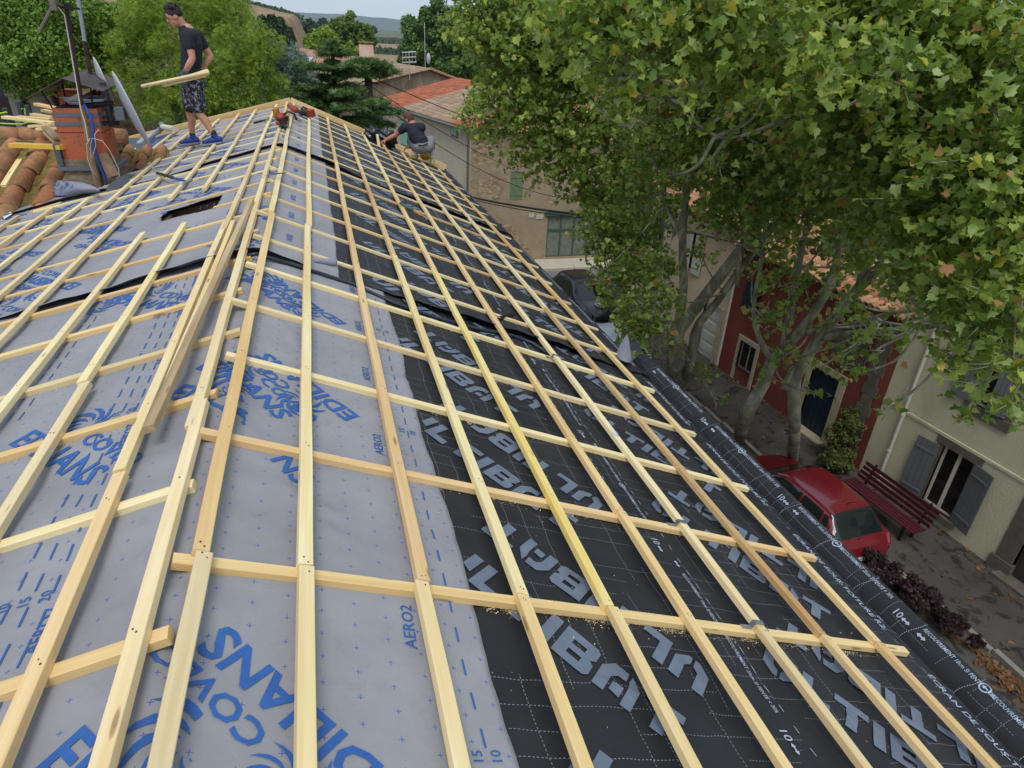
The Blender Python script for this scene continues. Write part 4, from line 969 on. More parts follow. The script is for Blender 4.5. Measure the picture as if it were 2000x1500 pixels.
# roof aerials and dish of the long house
ab = onroof(800, 148); ant = empty('roof_antenna', ab, label='pale TV aerial standing on the grey part of the long roof', cat='aerial'); ALU = simple('aluminium', srgb(190, 190, 188), .4, .7)
m = MB(); m.tube([ab-Vector((0, 0, .3)), ab+Vector((0, 0, 1.6))], .035, 5); part(m, 'mast', ALU, ant)
m = MB()
for s in (-.35, 0, .35): m.tube([ab+Vector((-.55, .1, 1.25+s)), ab+Vector((.55, -.1, 1.35+s))], .03, 4)
for s in (-.5, -.25, 0, .25, .5): m.tube([ab+Vector((s, 0, .9)), ab+Vector((s, 0, 1.75))], .02, 4)
part(m, 'elements', ALU, ant)
db = A0+Vector((-.25, .4, 0)); dsh = empty('satellite_dish', db, label='small satellite dish by the peak of the grey gable', cat='satellite dish')
m = MB(); m.tube([db-Vector((0, 0, .3)), db+Vector((0, 0, 3.3))], .03, 5); part(m, 'mast', ALU, dsh)
m = MB(); m.ell(db+Vector((.25, -.15, .75)), (.16, .34, .42)); part(m, 'dish', simple('dish_grey', srgb(176, 178, 180), .5), dsh, smooth=True)
# ---------------- utility pole and cables
pb = at(723, 250, 27); pole = empty('utility_pole', (pb.x, pb.y, G), label='dark wooden utility pole beside the layered cedar', cat='utility pole')
pt = at(719, 148, 27)
m = MB(); m.tube([(pb.x, pb.y, G), pb, pt], [.17, .16, .14], 8); part(m, 'pole', simple('tarred_pole', srgb(70, 62, 56), .9, var=.2), pole)
m = MB(); m.tube([pt+Vector((-.25, 0, -.2)), pt+Vector((.35, 0, -.25))], .03, 5); part(m, 'bracket', IRN, pole)
def cable(name, a, b, sag, r, mat, lab, n=24, **k):
    pts = [Vector(a).lerp(Vector(b), i/n)-Vector((0, 0, sag*4*(i/n)*(1-i/n))) for i in range(n+1)]; m = MB(); m.tube(pts, r, 5); return m.build(name, mat, None, True, label=lab, cat='cable', **k)
CBL = simple('black_cable', srgb(22, 22, 24), .5)
cable('street_cable', at(925, 386, 30), at(1240, 428, 20), .12, .045, CBL, 'thick black cable running from the end of our roof past the barn doors')
cable('street_cable', at(925, 390, 30.3), at(1240, 432, 20.3), .16, .02, CBL, 'thin black cable just under the thick one')
cable('street_cable', at(1240, 428, 20), at(2100, 560, 12), .3, .03, CBL, 'black cable continuing behind the plane trees')
cable('overhead_wire', pt, at(1250, 330, 31), .35, .018, CBL, 'upper thin wire from the utility pole across the tan wall', group='thin wires from the utility pole')
cable('overhead_wire', pt-Vector((0, 0, .3)), at(1200, 400, 31), .6, .014, CBL, 'middle thin wire from the utility pole to the stone wall', group='thin wires from the utility pole')
cable('overhead_wire', pt-Vector((0, 0, .6)), at(1180, 392, 31.5), 1.1, .014, CBL, 'lowest thin wire from the utility pole, sagging in front of the tan wall', group='thin wires from the utility pole')
# ---------------- houses on the garden side
def rel(o, d): return Vector(o)+Vector(d)
lh = empty('left_stone_house', (-9, 27, -3.3), label='stone house with small windows behind the terracotta chimney', cat='house')
p0 = at(-60, 120, 27); p1 = at(118, 190, 29); m = MB()
m.box((-22, 27.5, -3.6), (-7.6, 34, 2.6)); m.box((-7.6, 28.5, -3.6), (-5.9, 33, -.5)); part(m, 'wall', STO2, lh)
for (px, py, w, h) in ((2, 172, .5, 1.0), (24, 172, .36, .62)):
    q = at(px, py, 27.48); m = MB(); m.box((q.x-w/2-.1, 27.44, q.z-h/2-.1), (q.x+w/2+.1, 27.49, q.z+h/2+.12)); s = part(m, 'window_surround', PST, lh); m = MB(); m.box((q.x-w/2, 27.42, q.z-h/2), (q.x+w/2, 27.445, q.z+h/2)); part(m, 'shutter', NAVY, lh)
gw = empty('gate', (-9.2, 25.5, -3.3), label='dark maroon metal gate between pale pillars, far left', cat='gate'); MAR = simple('maroon_gate', srgb(64, 36, 34), .5); CCP = simple('pale_block_pillar', srgb(158, 150, 140), .9, var=.12)
a = at(0, 215, 25.5); b = at(48, 205, 25.5)
for px0, px1, py in ((-25, 17, 192), (41, 57, 190)):
    u0, u1 = at(px0, py, 25.5), at(px1, py, 25.5); m = MB(); m.box((u0.x, 25.5, -3.4), (u1.x, 25.56, u0.z)); part(m, 'gate_leaf', MAR, gw)
for px0, px1, py in ((17, 40, 187), (56, 74, 184)):
    u0, u1 = at(px0, py, 25.4), at(px1, py, 25.4); m = MB(); m.box((u0.x, 25.3, -3.4), (u1.x, 25.7, u0.z)); m.box((u0.x-.05, 25.25, u0.z), (u1.x+.05, 25.75, u0.z+.08)); part(m, 'pillar', CCP, gw)
ph = empty('pink_house', (-9, 48, -3.3), label='pale pink house with tiled roof behind the left trees', cat='house')
q0 = at(225, 130, 48); q1 = at(335, 130, 48); m = MB(); m.box((q0.x-4, 48, -3.6), (q1.x+1.5, 56, at(280, 95, 48).z)); part(m, 'wall', PNK, ph)
m = MB(); m.box((q0.x-4, 47.97, -3.6), (q1.x+1.5, 48.0, at(280, 192, 48).z)); part(m, 'plinth', simple('ochre_plinth', srgb(190, 158, 118), .9), ph)
for px in (240, 262, 300, 318):
    q = at(px, 180, 47.97); m = MB(); m.box((q.x-.35, 47.92, q.z-.8), (q.x+.35, 47.97, q.z+.7)); part(m, 'shutter', SHG if px < 280 else FRM, ph)
zt = at(280, 95, 48).z; tiles('roof', (q0.x-4.3, 47.6, zt), (q1.x-q0.x+6, 0, 0), (0, 4.5, 1.3), .3, .45, PINKT, ph, seed=51, jit=.02, seg=3)
oh = empty('hill_house', (-16, 75, -3), label='orange roofed house on the slope above the left trees', cat='house')
q0 = at(205, 66, 75); q1 = at(262, 66, 75); m = MB(); m.box((q0.x-6, 75, -6), (q1.x, 84, q0.z)); part(m, 'wall', CRM, oh)
tiles('roof', (q0.x-6.3, 74.6, q0.z), (q1.x-q0.x+6.6, 0, 0), (0, 5, 2.0), .32, .5, ORT, oh, seed=52, jit=.02, seg=3)
# ================================================================ VEGETATION
def leaf_mat(name, cols, rough=.55, trans=.45, spec=.35, ns=.8):
    t = NT(name); a = t.n('ShaderNodeAttribute', attribute_name='tone', attribute_type='GEOMETRY')
    n = len(cols); c = t.ramp(a.outputs['Fac'], [(i/(n-1), srgb(*q)) for i, q in enumerate(cols)])
    b = t.n('ShaderNodeBsdfPrincipled'); t.l(c, b.inputs['Base Color']); b.inputs['Roughness'].default_value = rough; b.inputs['Specular IOR Level'].default_value = spec
    tr = t.n('ShaderNodeBsdfTranslucent'); cc = t.mix(.25, c, srgb(190, 210, 60)); t.l(cc, tr.inputs[0])
    ms = t.n('ShaderNodeMixShader'); ms.inputs[0].default_value = trans; t.l(b.outputs[0], ms.inputs[1]); t.l(tr.outputs[0], ms.inputs[2]); t.l(ms.outputs[0], t.out.inputs[0])
    MATS[name] = t.m; return t.m
def bark_mat(name, c1, c2, c3, sc=3):
    t = NT(name); v = t.coord('Object', (1, 1, .45)); n = t.noise(v, sc, 5, .55, .8)
    c = t.ramp(n, [(.36, c1), (.5, c2), (.62, c3)]); c = t.mix(t.math('MULTIPLY', t.noise(v, 30, 4), .4), c, c1)
    MATS[name] = t.bsdf(c, .85, 0, t.bump(t.noise(v, 18, 5), .5, .02), .2); return MATS[name]
PB = bark_mat('plane_bark', srgb(112, 108, 90), srgb(142, 138, 116), srgb(186, 180, 154), 4)
DB = bark_mat('dark_bark', srgb(52, 44, 36), srgb(72, 62, 50), srgb(90, 78, 64))
def lf_lobed():
    o = [(0, 0), (.20, -.09), (.47, -.04), (.45, .15), (.66, .36), (.46, .44), (.40, .66), (.20, .62), (0, 1.0), (-.20, .62), (-.40, .66), (-.46, .44), (-.66, .36), (-.45, .15), (-.47, -.04), (-.20, -.09)]
    v = [(x, y, .30*abs(x)-.24*y*y) for x, y in o]+[(0, .3, -.03)]; n = len(o); f = [(i, (i+1) % n, n) for i in range(n)]; return np.array(v), f
def lf_simple(): return np.array([(0, 0, 0), (.42, .28, .06), (.33, .62, .02), (0, 1, -.1), (-.33, .62, .02), (-.42, .28, .06)]), [(0, 1, 2, 3), (0, 3, 4, 5)]
def lf_quad(): return np.array([(-.5, 0, 0), (.5, 0, .08), (.36, 1, 0), (-.36, .9, .1)]), [(0, 1, 2, 3)]
def lf_tuft(): return np.array([(0, 0, 0), (.10, .5, .03), (0, 1, 0), (-.10, .5, .03), (.5, .75, .05), (.42, .86, .02), (-.5, .75, .05), (-.42, .86, .02)]), [(0, 1, 2, 3), (0, 4, 5), (0, 6, 7)]
def scatter(name, P, N, size, tmpl, mat, parent=None, tone=None, spin=None, r=rng, **k):
    """P positions, N leaf normals, random spin round the normal; one mesh of many separate leaves"""
    P = np.asarray(P, float); n = len(P); tv, tf = tmpl; N = N/np.linalg.norm(N, axis=1, keepdims=True)
    ref = r.normal(size=(n, 3)) if spin is None else spin
    X = np.cross(ref, N); X /= np.maximum(np.linalg.norm(X, axis=1, keepdims=True), 1e-6); Y = np.cross(N, X)
    s = (size*np.ones(n))[:, None, None]
    V = P[:, None, :]+s*(tv[None, :, 0:1]*X[:, None, :]+tv[None, :, 1:2]*Y[:, None, :]+tv[None, :, 2:3]*N[:, None, :])
    nv = len(tv); me = bpy.data.meshes.new(name); me.vertices.add(n*nv); me.vertices.foreach_set('co', V.astype('f').ravel())
    lens = np.array([len(f) for f in tf]); flat = np.concatenate([np.array(f) for f in tf]); nl = len(flat)
    me.loops.add(n*nl); me.loops.foreach_set('vertex_index', (flat[None, :]+(np.arange(n)*nv)[:, None]).astype('i').ravel())
    st = np.r_[0, np.cumsum(lens)[:-1]]; me.polygons.add(n*len(tf)); me.polygons.foreach_set('loop_start', (st[None, :]+(np.arange(n)*nl)[:, None]).astype('i').ravel())
    try: me.polygons.foreach_set('loop_total', np.tile(lens, n).astype('i'))
    except Exception: pass
    me.update(calc_edges=True)
    if tone is None: tone = r.random(n)
    at_ = me.attributes.new('tone', 'FLOAT', 'POINT'); at_.data.foreach_set('value', np.repeat(np.clip(tone, 0, 1), nv).astype('f'))
    me.materials.append(mat); o = bpy.data.objects.new(name, me); link(o, parent); return tag(o, **k)
PLANE = leaf_mat('plane_leaves', [(186, 130, 94), (206, 192, 78), (190, 202, 100), (160, 178, 82), (134, 158, 66), (110, 136, 56), (88, 114, 48), (122, 148, 70), (186, 202, 132)], trans=.5)
def tone_plane(n, r, brown=.015, yellow=.05):
    t = np.clip(.56+.28*LAST_TT+.16*r.normal(size=n), .26, 1.0); q = r.random(n); t = np.where(q < yellow, .125+.05*r.random(n), t); return np.where(q < brown, .0+.04*r.random(n), t)
def dpt(px, py, d):
    """point at distance d (m) along the photo ray"""
    return Vector(CAM+(RW@_ray((px, py)))*d)
def twig_leaves(blobs, size, r, per, wind=(-.35, -.1, .15)):
    """leaf clusters on twigs in each blob: returns positions, normals, twig segments"""
    P = []; N = []; TW = []; TT = []
    for (c, R, dens) in blobs:
        c = np.array(c); nt_ = max(4, int(per*dens*R*R*2.2))
        d = r.normal(size=(nt_, 3)); d[:, 2] = d[:, 2]*.8+.25; d /= np.linalg.norm(d, axis=1, keepdims=True)
        r0 = R*(.25+.55*r.random(nt_)); L = R*(.35+.45*r.random(nt_))
        st = c+d*r0[:, None]*np.array([1, 1, .85]); dirn = d+r.normal(size=(nt_, 3))*.45+np.array(wind); dirn /= np.linalg.norm(dirn, axis=1, keepdims=True)
        for a, q, l in zip(st, dirn, L):
            l = min(l, .9); m_ = max(3, int(l/(size*.42))); tt = np.linspace(.1, 1, m_)
            pts = a+q*(tt*l)[:, None]+np.array([0, 0, -.12])*(tt**2*l)[:, None]+r.normal(size=(m_, 3))*size*.38
            P.append(pts); nn = np.array([0, -.15, .62])+r.normal(size=(m_, 3))*.66+np.array([r.normal()*.25, r.normal()*.25, 0]); N.append(nn); TW.append((a, pts[-1])); TT.append(np.full(m_, r.normal()*.5))
    global LAST_TT; LAST_TT = np.concatenate(TT); return np.concatenate(P), np.concatenate(N), TW
def limb(mb, pts, r0, r1, n=9, wob=.05, seed=0):
    rr = random.Random(seed); pts = [Vector(p) for p in pts]; out = []; k = 5
    for i in range(len(pts)-1):
        p0 = pts[max(i-1, 0)]; p1 = pts[i]; p2 = pts[i+1]; p3 = pts[min(i+2, len(pts)-1)]
        for j in range(k):
            t = j/k; out.append(.5*((2*p1)+(-p0+p2)*t+(2*p0-5*p1+4*p2-p3)*t*t+(-p0+3*p1-3*p2+p3)*t**3))
    out.append(pts[-1]); n_ = len(out)
    out = [p+Vector((rr.uniform(-1, 1), rr.uniform(-1, 1), 0))*wob*(r0 if 0 < i < n_-1 else 0) for i, p in enumerate(out)]
    mb.tube(out, [(r0+(r1-r0)*(i/(n_-1))**.8)*(1+rr.uniform(-.05, .05)) for i in range(n_)], n); return out
def plane_tree(base, lab, limbs, blobs, size, per, seed, lobed=True, brown=.015, yellow=.05, tips=True):
    r = np.random.default_rng(seed); rr = random.Random(seed)
    t = empty('plane_tree', base, label=lab, cat='tree', group='plane trees along the street')
    mb = MB(); ends = []
    for i, (pts, r0, r1) in enumerate(limbs): o = limb(mb, pts, r0*.82, r1*.7, 12, .05, seed+i); ends += o[len(o)//2:]
    part(mb, 'trunk', PB, t, smooth=True)
    P, N, TW = twig_leaves(blobs, size, r, per)
    # branches from the nearest limb point to each blob, then twigs
    mb = MB()
    for (c, R, dens) in blobs:
        c = Vector(c); e = min(ends, key=lambda q: (q-c).length); mid = e.lerp(c, .5)+Vector((rr.uniform(-.2, .2), rr.uniform(-.2, .2), -.1))
        limb(mb, [e, mid, c], .05 if R > .7 else .025, .018, 5, .3, rr.randint(0, 999))
        for k in range(int(5*R)+2):
            d = Vector((rr.gauss(0, 1), rr.gauss(0, 1), rr.gauss(.4, .7))).normalized(); mb.tube([c.lerp(e, rr.uniform(0, .3)), c+d*R*.45, c+d*R*.85+Vector((0, 0, -.05))], [.016, .010, .004], 4)
    for a, b in TW[::2]: mb.tube([a, b], [.005, .002], 3, cap=False)
    part(mb, 'branches', PB, t, fix=False)
    sz = size*(.55+.75*r.random(len(P)))
    tn = tone_plane(len(P), r, brown, yellow); rolled = r.random(len(P)) < .4
    o = scatter('crown', P[~rolled], N[~rolled], sz[~rolled], lf_lobed(), PLANE, None, tn[~rolled], r=r)
    tv, tf = lf_lobed(); tv = tv.copy(); a_ = tv[:, 0]*2.3; tv[:, 2] = np.abs(np.sin(a_))*.0+(1-np.cos(a_))*.42-.3*tv[:, 1]**2; tv[:, 0] = np.sin(a_)*.42
    o2 = scatter('crown', P[rolled], N[rolled]+r.normal(size=(rolled.sum(), 3))*.5, sz[rolled]*1.05, (tv, tf), PLANE, None, np.where(r.random(rolled.sum()) < .35, .95, tn[rolled]), r=r)
    bm = bmesh.new(); bm.from_mesh(o.data); bm.from_mesh(o2.data); bm.to_mesh(o.data); bm.free(); bpy.data.objects.remove(o2); ploc(o, t)
    return t, len(P)
def B(px, py, d, R, dens=1.0): return (tuple(dpt(px, py, d)), R, dens)
tot = 0
# tree 0: far left of the row
b0 = Vector((11.6, 23.2, G))
t, n = plane_tree(b0, 'farthest plane tree, its crown hanging before the stone house', [
   ([b0, dpt(1222, 600, 25.2), dpt(1190, 470, 24.0), dpt(1150, 400, 22.5)], .26, .17), ([dpt(1150, 400, 22.5), dpt(1110, 260, 21.5), dpt(1060, 150, 21), dpt(1020, 0, 21), dpt(1010, -80, 21)], .15, .04),
   ([dpt(1190, 470, 24), dpt(1225, 330, 23), dpt(1230, 200, 22.5), dpt(1240, 60, 22)], .13, .05), ([dpt(1110, 260, 21.5), dpt(1160, 160, 21.5), dpt(1190, 40, 21.5)], .08, .03)],
   [B(955, 30, 21, 1.2), B(985, 100, 20.5, 1.3), B(1040, 20, 21, 1.7), B(1040, 130, 21, 1.7), B(1120, 60, 21.5, 1.9), B(965, 190, 20, .8, 1.1), B(935, 235, 19.5, .6, 1.1), B(985, 262, 20, .75, 1.1), B(1040, 230, 20.5, 1.2), B(1120, 190, 21.5, 1.7),
    B(1040, 295, 20.5, .55), B(1100, 300, 21, 1.3), B(1190, 150, 22, 1.9), B(1180, 290, 21.5, 1.6), B(1125, 372, 21, .6), B(1180, 400, 22, .9), B(1240, 380, 22, 1.4), B(1175, 465, 21, .7), B(1230, 480, 21, .9), B(1190, 540, 20.5, .7, 1), B(1215, 440, 20.5, .9), B(1165, 430, 20.6, .7), B(1240, 500, 20, .9), B(1210, 560, 20, .6), B(1250, 560, 20, .8), B(1200, 600, 20, .35, .8), B(1260, 250, 22.5, 1.7)], .125, 29, 101, lobed=True, brown=.03)
tot += n
# tree 1
b1 = Vector((11.9, 17.6, G)); f1 = dpt(1325, 632, 18.7)
t, n = plane_tree(b1, 'plane tree with one thick leaning limb, middle of the row', [
   ([b1, dpt(1316, 720, 19.6), f1], .33, .27), ([f1, dpt(1335, 560, 18.3), dpt(1333, 470, 17.8), dpt(1345, 350, 17.3), dpt(1365, 220, 17), dpt(1370, 60, 17)], .17, .06),
   ([f1-Vector((0,0,.25)), dpt(1350, 612, 18.5), dpt(1418, 525, 17.8), dpt(1480, 436, 17.2), dpt(1525, 360, 16.8), dpt(1560, 250, 16.2), dpt(1580, 120, 16)], .24, .07),
   ([Vector((12.2, 18.0, G)), dpt(1345, 720, 19.6), dpt(1362, 640, 18.9), dpt(1400, 590, 18.4), dpt(1480, 480, 17.6), dpt(1530, 420, 17.2)], .22, .09), ([dpt(1333, 470, 17.8), dpt(1300, 400, 17.8), dpt(1270, 280, 17.5)], .08, .03), ([dpt(1440, 560, 17.4), dpt(1448, 480, 17.2), dpt(1462, 380, 17), dpt(1480, 260, 16.8)], .07, .03), ([dpt(1236, 640, 21.5), dpt(1240, 520, 21), dpt(1262, 400, 20.6), dpt(1268, 280, 20.4)], .10, .05), ([dpt(1400, 470, 18), dpt(1412, 380, 17.6), dpt(1440, 250, 17.3)], .06, .03), ([dpt(1270, 640, 21), dpt(1285, 520, 20.5), dpt(1295, 420, 20), dpt(1300, 300, 20)], .15, .06)],
   [B(1300, 330, 19.5, 1.2), B(1380, 330, 19, 1.2), B(1330, 220, 17.5, 1.5), B(1420, 230, 17, 1.5), B(1270, 120, 16.5, 1.4), B(1360, 90, 16.5, 1.5), B(1460, 130, 16.5, 1.6), B(1470, 260, 16.5, 1.0, .8), B(1240, 400, 18, .7), B(1300, 440, 19.5, .7, .8), B(1390, 420, 19, .6, .8),
    B(1290, 530, 17, .7), B(1260, 600, 17, .7), B(1310, 590, 16.5, .5), B(1370, 500, 19, .5, .8), B(1240, 660, 17, .5), B(1290, 690, 17, .35, .7), B(1390, 740, 17, .4, .7), B(1400, 780, 16.5, .25, .8), B(1215, 500, 17.5, .6), B(1230, 620, 17, .5), B(1270, 650, 17, .5), B(1210, 590, 18.5, .5), B(1300, 650, 16.5, .42), B(1250, 695, 16.5, .35), B(1215, 650, 18, .4), B(1180, 560, 19, .45), B(1550, 200, 16, 1.4), B(1440, 450, 16.8, .4, .6)], .124, 30, 202, lobed=True, brown=.06)
tot += n
# tree 2: leaning trunk
b2 = Vector((11.95, 14.1, G)); f2 = dpt(1508, 705, 16.1)
t, n = plane_tree(b2, 'plane tree with a leaning trunk that forks low, before the red wall', [
   ([b2, dpt(1455, 815, 16.9), dpt(1485, 760, 16.5), f2], .23, .19), ([f2, dpt(1483, 660, 15.8), dpt(1472, 600, 15.6), dpt(1490, 500, 15.2)], .10, .05),
   ([f2, dpt(1560, 650, 15.2), dpt(1620, 560, 14.6), dpt(1640, 460, 14.2), dpt(1660, 330, 13.8), dpt(1680, 180, 13.5)], .15, .05), ([dpt(1530, 680, 15.5), dpt(1545, 600, 15.3), dpt(1560, 520, 15), dpt(1575, 440, 14.8), dpt(1590, 300, 14.5)], .12, .05),
   ([dpt(1560, 650, 15.2), dpt(1640, 640, 14.4), dpt(1740, 612, 13.6), dpt(1830, 600, 12.6), dpt(1930, 590, 11.6)], .09, .03)],
   [B(1530, 110, 14, 1.5), B(1600, 230, 14, 1.3, .9), B(1640, 90, 13.5, 1.6), B(1560, 340, 14.3, .7, .5), B(1700, 260, 13, 1.2), B(1500, 470, 14.8, .55, .8), B(1620, 400, 14, .6, .6), B(1560, 470, 14.5, .5, .7), B(1520, 560, 14.8, .45), B(1700, 440, 13, .8), B(1640, 520, 13.8, .4, .7), B(1530, 690, 14.6, .35, .8), B(1500, 740, 15, .3, .8), B(1590, 770, 14.6, .3, .6), B(1620, 640, 14, .3, .7), B(1540, 620, 14.7, .35, .7), B(1420, 330, 16, 1.1), B(1500, 330, 15.5, 1.1), B(1450, 420, 16, .7, .8), B(1560, 400, 15, .7, .8), B(1660, 360, 14, .9), B(1720, 330, 13.5, .9), B(1640, 280, 14, 1.1), B(1400, 240, 16, 1.2), B(1760, 420, 13, .7), B(1470, 380, 18, .8), B(1530, 300, 16.5, .9), B(1600, 330, 15.5, .9), B(1450, 300, 17.5, .9), B(1690, 380, 13.4, .7), B(1790, 300, 12.8, .9), B(1580, 430, 14.6, .35, .7), B(1480, 430, 18, .6), B(1560, 420, 17.6, .7), B(1640, 440, 17, .7), B(1600, 490, 17, .6), B(1690, 520, 16, .55), B(1760, 510, 15, .6), B(1540, 520, 17.5, .5, .8), B(1470, 530, 18, .45, .8), B(1820, 560, 13.5, .5), B(1640, 560, 16.5, .5, .8), B(1740, 460, 15, .8), B(1520, 380, 17.4, .9), B(1400, 420, 18, .6), B(1720, 390, 15.5, .9), B(1590, 610, 16.5, .3, .8), B(1500, 600, 17.5, .3, .8), B(1780, 590, 13.6, .35), B(1470, 620, 15, .32, .9), B(1570, 560, 14.5, .4, .8), B(1640, 700, 13.2, .35, .8), B(1560, 700, 14, .3, .8), B(1690, 640, 12.8, .4, .8), B(1600, 720, 13.6, .3, .8), B(1520, 640, 14.8, .3, .8), B(1740, 660, 12, .35, .8), B(1660, 590, 13, .4, .8)], .122, 36, 303, lobed=True, brown=.06)
tot += n
# tree 3: vertical trunk with a burr
b3 = Vector((12.9, 12.8, G)); f3 = dpt(1548, 745, 15.4)
t, n = plane_tree(b3, 'nearest plane tree with an upright trunk and burr, its crown filling the top right', [
   ([b3, dpt(1552, 830, 16.0), f3], .20, .17), ([f3-Vector((0, 0, .2)), f3+Vector((0, 0, .05)), f3+Vector((0, 0, .3))], .25, .2), ([f3, dpt(1600, 660, 14.7), dpt(1680, 560, 13.6), dpt(1760, 480, 12.6), dpt(1830, 350, 11.6), dpt(1880, 200, 10.8), dpt(1900, 50, 10.2)], .17, .05),
   ([dpt(1600, 660, 14.7), dpt(1680, 650, 13.8), dpt(1800, 640, 12.4), dpt(1900, 620, 11), dpt(1990, 640, 10)], .10, .03), ([dpt(1680, 560, 13.6), dpt(1700, 420, 12.6), dpt(1690, 250, 11.6), dpt(1640, 100, 10.6)], .11, .04),
   ([dpt(1690, 250, 11.6), dpt(1560, 230, 10.6), dpt(1420, 270, 9.4), dpt(1330, 215, 8.8), dpt(1250, 150, 8.5)], .04, .012), ([dpt(1420, 270, 9.4), dpt(1330, 240, 9), dpt(1240, 225, 8.6)], .02, .008)],
   [B(1560, 40, 10.8, 1.1), B(1640, 130, 10.8, 1.1), B(1720, 40, 10.6, 1.2), B(1740, 200, 10.6, 1.1), B(1830, 90, 10.2, 1.2), B(1840, 260, 10.2, 1.1), B(1930, 170, 10, 1.1, .9), B(1760, 350, 10.8, .9), B(1880, 390, 10, 1.0), B(1970, 300, 9.8, 1.1), B(1990, 470, 9.4, .9), B(1900, 520, 9.6, .75), B(1820, 500, 10.5, .6), B(1650, 250, 11.2, .8),
    B(1980, 600, 9, .75), B(1900, 640, 9.4, .5), B(1960, 720, 8.9, .45), B(1830, 590, 10, .3), B(1850, 700, 9.6, .28, .8), B(1900, 760, 9.2, .25, .8), B(1880, 820, 9.2, .13, .8), B(1990, 800, 8.8, .3), B(1780, 620, 11, .25, .6), B(1740, 800, 11, .2, .4), B(1700, 700, 12, .3, .5), B(1660, 730, 12.4, .3, .5), B(1760, 560, 11, .35, .7), B(1690, 620, 12, .3, .7), B(1840, 640, 10, .3, .8), B(1930, 690, 9.2, .4), B(1700, 500, 12, .45, .7), B(1800, 430, 11, .7), B(1860, 560, 10.2, .45),
    B(1150, 60, 9, .75), B(1230, 120, 8.6, .6), B(1250, 190, 8.4, .33), B(1330, 175, 8.3, .35), B(1340, 60, 8.8, .8), B(1430, 70, 8.6, .7), B(1500, 160, 9, .7), B(1240, 240, 8.5, .2), B(1180, 225, 8.8, .22), B(1400, 330, 9.4, .25), B(1300, 345, 9.6, .2, .8), B(1560, 150, 8.6, .55), B(1450, 0, 8.6, .8), B(1700, 150, 9, .6), B(1250, 30, 9, .8)], .108, 56, 404, lobed=True, brown=.02, yellow=.06)
tot += n
print('plane leaves', tot)
# ---------------- generic crowns for the trees further off
def blob_tree(name, lab, base, blobs, n, size, mat, trunk, tmpl=None, seed=0, up=.6, cat='tree', group=None, bark=None, flat=1.0, shell=.55, rnd=.7, **k):
    r = np.random.default_rng(seed); t = empty(name, base, label=lab, cat=cat, group=group)
    P = []; N = []
    big = blobs; blobs = []
    for c, R in big:
        nk = 9 if R*150 > 0 and n > 2000 else 0
        if not nk: blobs.append((c, R)); continue
        blobs.append((c, R*.72)); q = r.normal(size=(nk, 3)); q[:, 2] = np.abs(q[:, 2])*.9-.25; q /= np.linalg.norm(q, axis=1, keepdims=True)
        for d in q: blobs.append((tuple(np.array(c)+d*R*r.uniform(.62, .95)*np.array([1, 1, flat])), R*r.uniform(.24, .42)))
    tw = sum(R*R for c, R in blobs)
    for c, R in blobs:
        m_ = int(n*R*R/tw); d = r.normal(size=(m_, 3)); d /= np.linalg.norm(d, axis=1, keepdims=True)
        rr_ = R*(shell+(1-shell)*r.random(m_)**.6)*(1+.16*np.sin(d[:, 0]*7+c[0])*np.sin(d[:, 2]*8+c[1])*np.sin(d[:, 1]*6))
        p = np.array(c)+d*rr_[:, None]*np.array([1, 1, flat]); P.append(p); N.append(d*.9+np.array([0, 0, up])+r.normal(size=(m_, 3))*rnd)
    P = np.concatenate(P); N = np.concatenate(N)
    if trunk:
        mb = MB(); rr = random.Random(seed); top = Vector(trunk[1]); limb(mb, [base, Vector(base).lerp(top, .5), top], trunk[0], trunk[0]*.5, 8, .1, seed)
        for c, R in big[::2]: mb.tube([Vector(base).lerp(top, rr.uniform(.5, 1)), Vector(c).lerp(top, .5)+Vector((0, 0, -.2*R)), Vector(c)], [trunk[0]*.35, trunk[0]*.25, trunk[0]*.08], 5)
        ploc(mb.build('trunk', bark or DB, None, True), t)
    cl = vnoise(P[:, 0]+P[:, 1]*.4, P[:, 2], 1.6/max(.3, np.mean([b[1] for b in blobs])), seed)
    o = scatter('crown', P, N, size*(.6+.7*r.random(len(P))), tmpl or lf_quad(), mat, None, np.clip(.5+.3*cl+.25*r.normal(size=len(P)), 0, 1), r=r); ploc(o, t); return t
def Bx(px, py, Y, R): return (tuple(at(px, py, Y)), R)
L1M = leaf_mat('mulberry_leaves', [(66, 94, 36), (96, 128, 50), (128, 160, 66), (154, 182, 86)], trans=.35)
L2M = leaf_mat('feathery_leaves', [(88, 116, 40), (126, 154, 56), (154, 178, 72), (174, 190, 84)], trans=.5)
CEM = leaf_mat('cedar_needles', [(56, 82, 48), (74, 104, 56), (92, 124, 66), (116, 146, 80)], trans=.15)
BLM = leaf_mat('blue_cedar_needles', [(76, 98, 88), (96, 118, 106), (114, 136, 122), (130, 150, 136)], trans=.15)
PIM = leaf_mat('pine_needles', [(46, 74, 36), (66, 98, 44), (88, 120, 54), (108, 136, 62)], trans=.2)
MDM = leaf_mat('hedge_leaves', [(70, 94, 44), (90, 114, 52), (106, 130, 60), (122, 142, 70)], trans=.35)
DKM = leaf_mat('cypress_leaves', [(38, 56, 36), (48, 68, 42), (60, 80, 48), (70, 92, 56)], trans=.1)
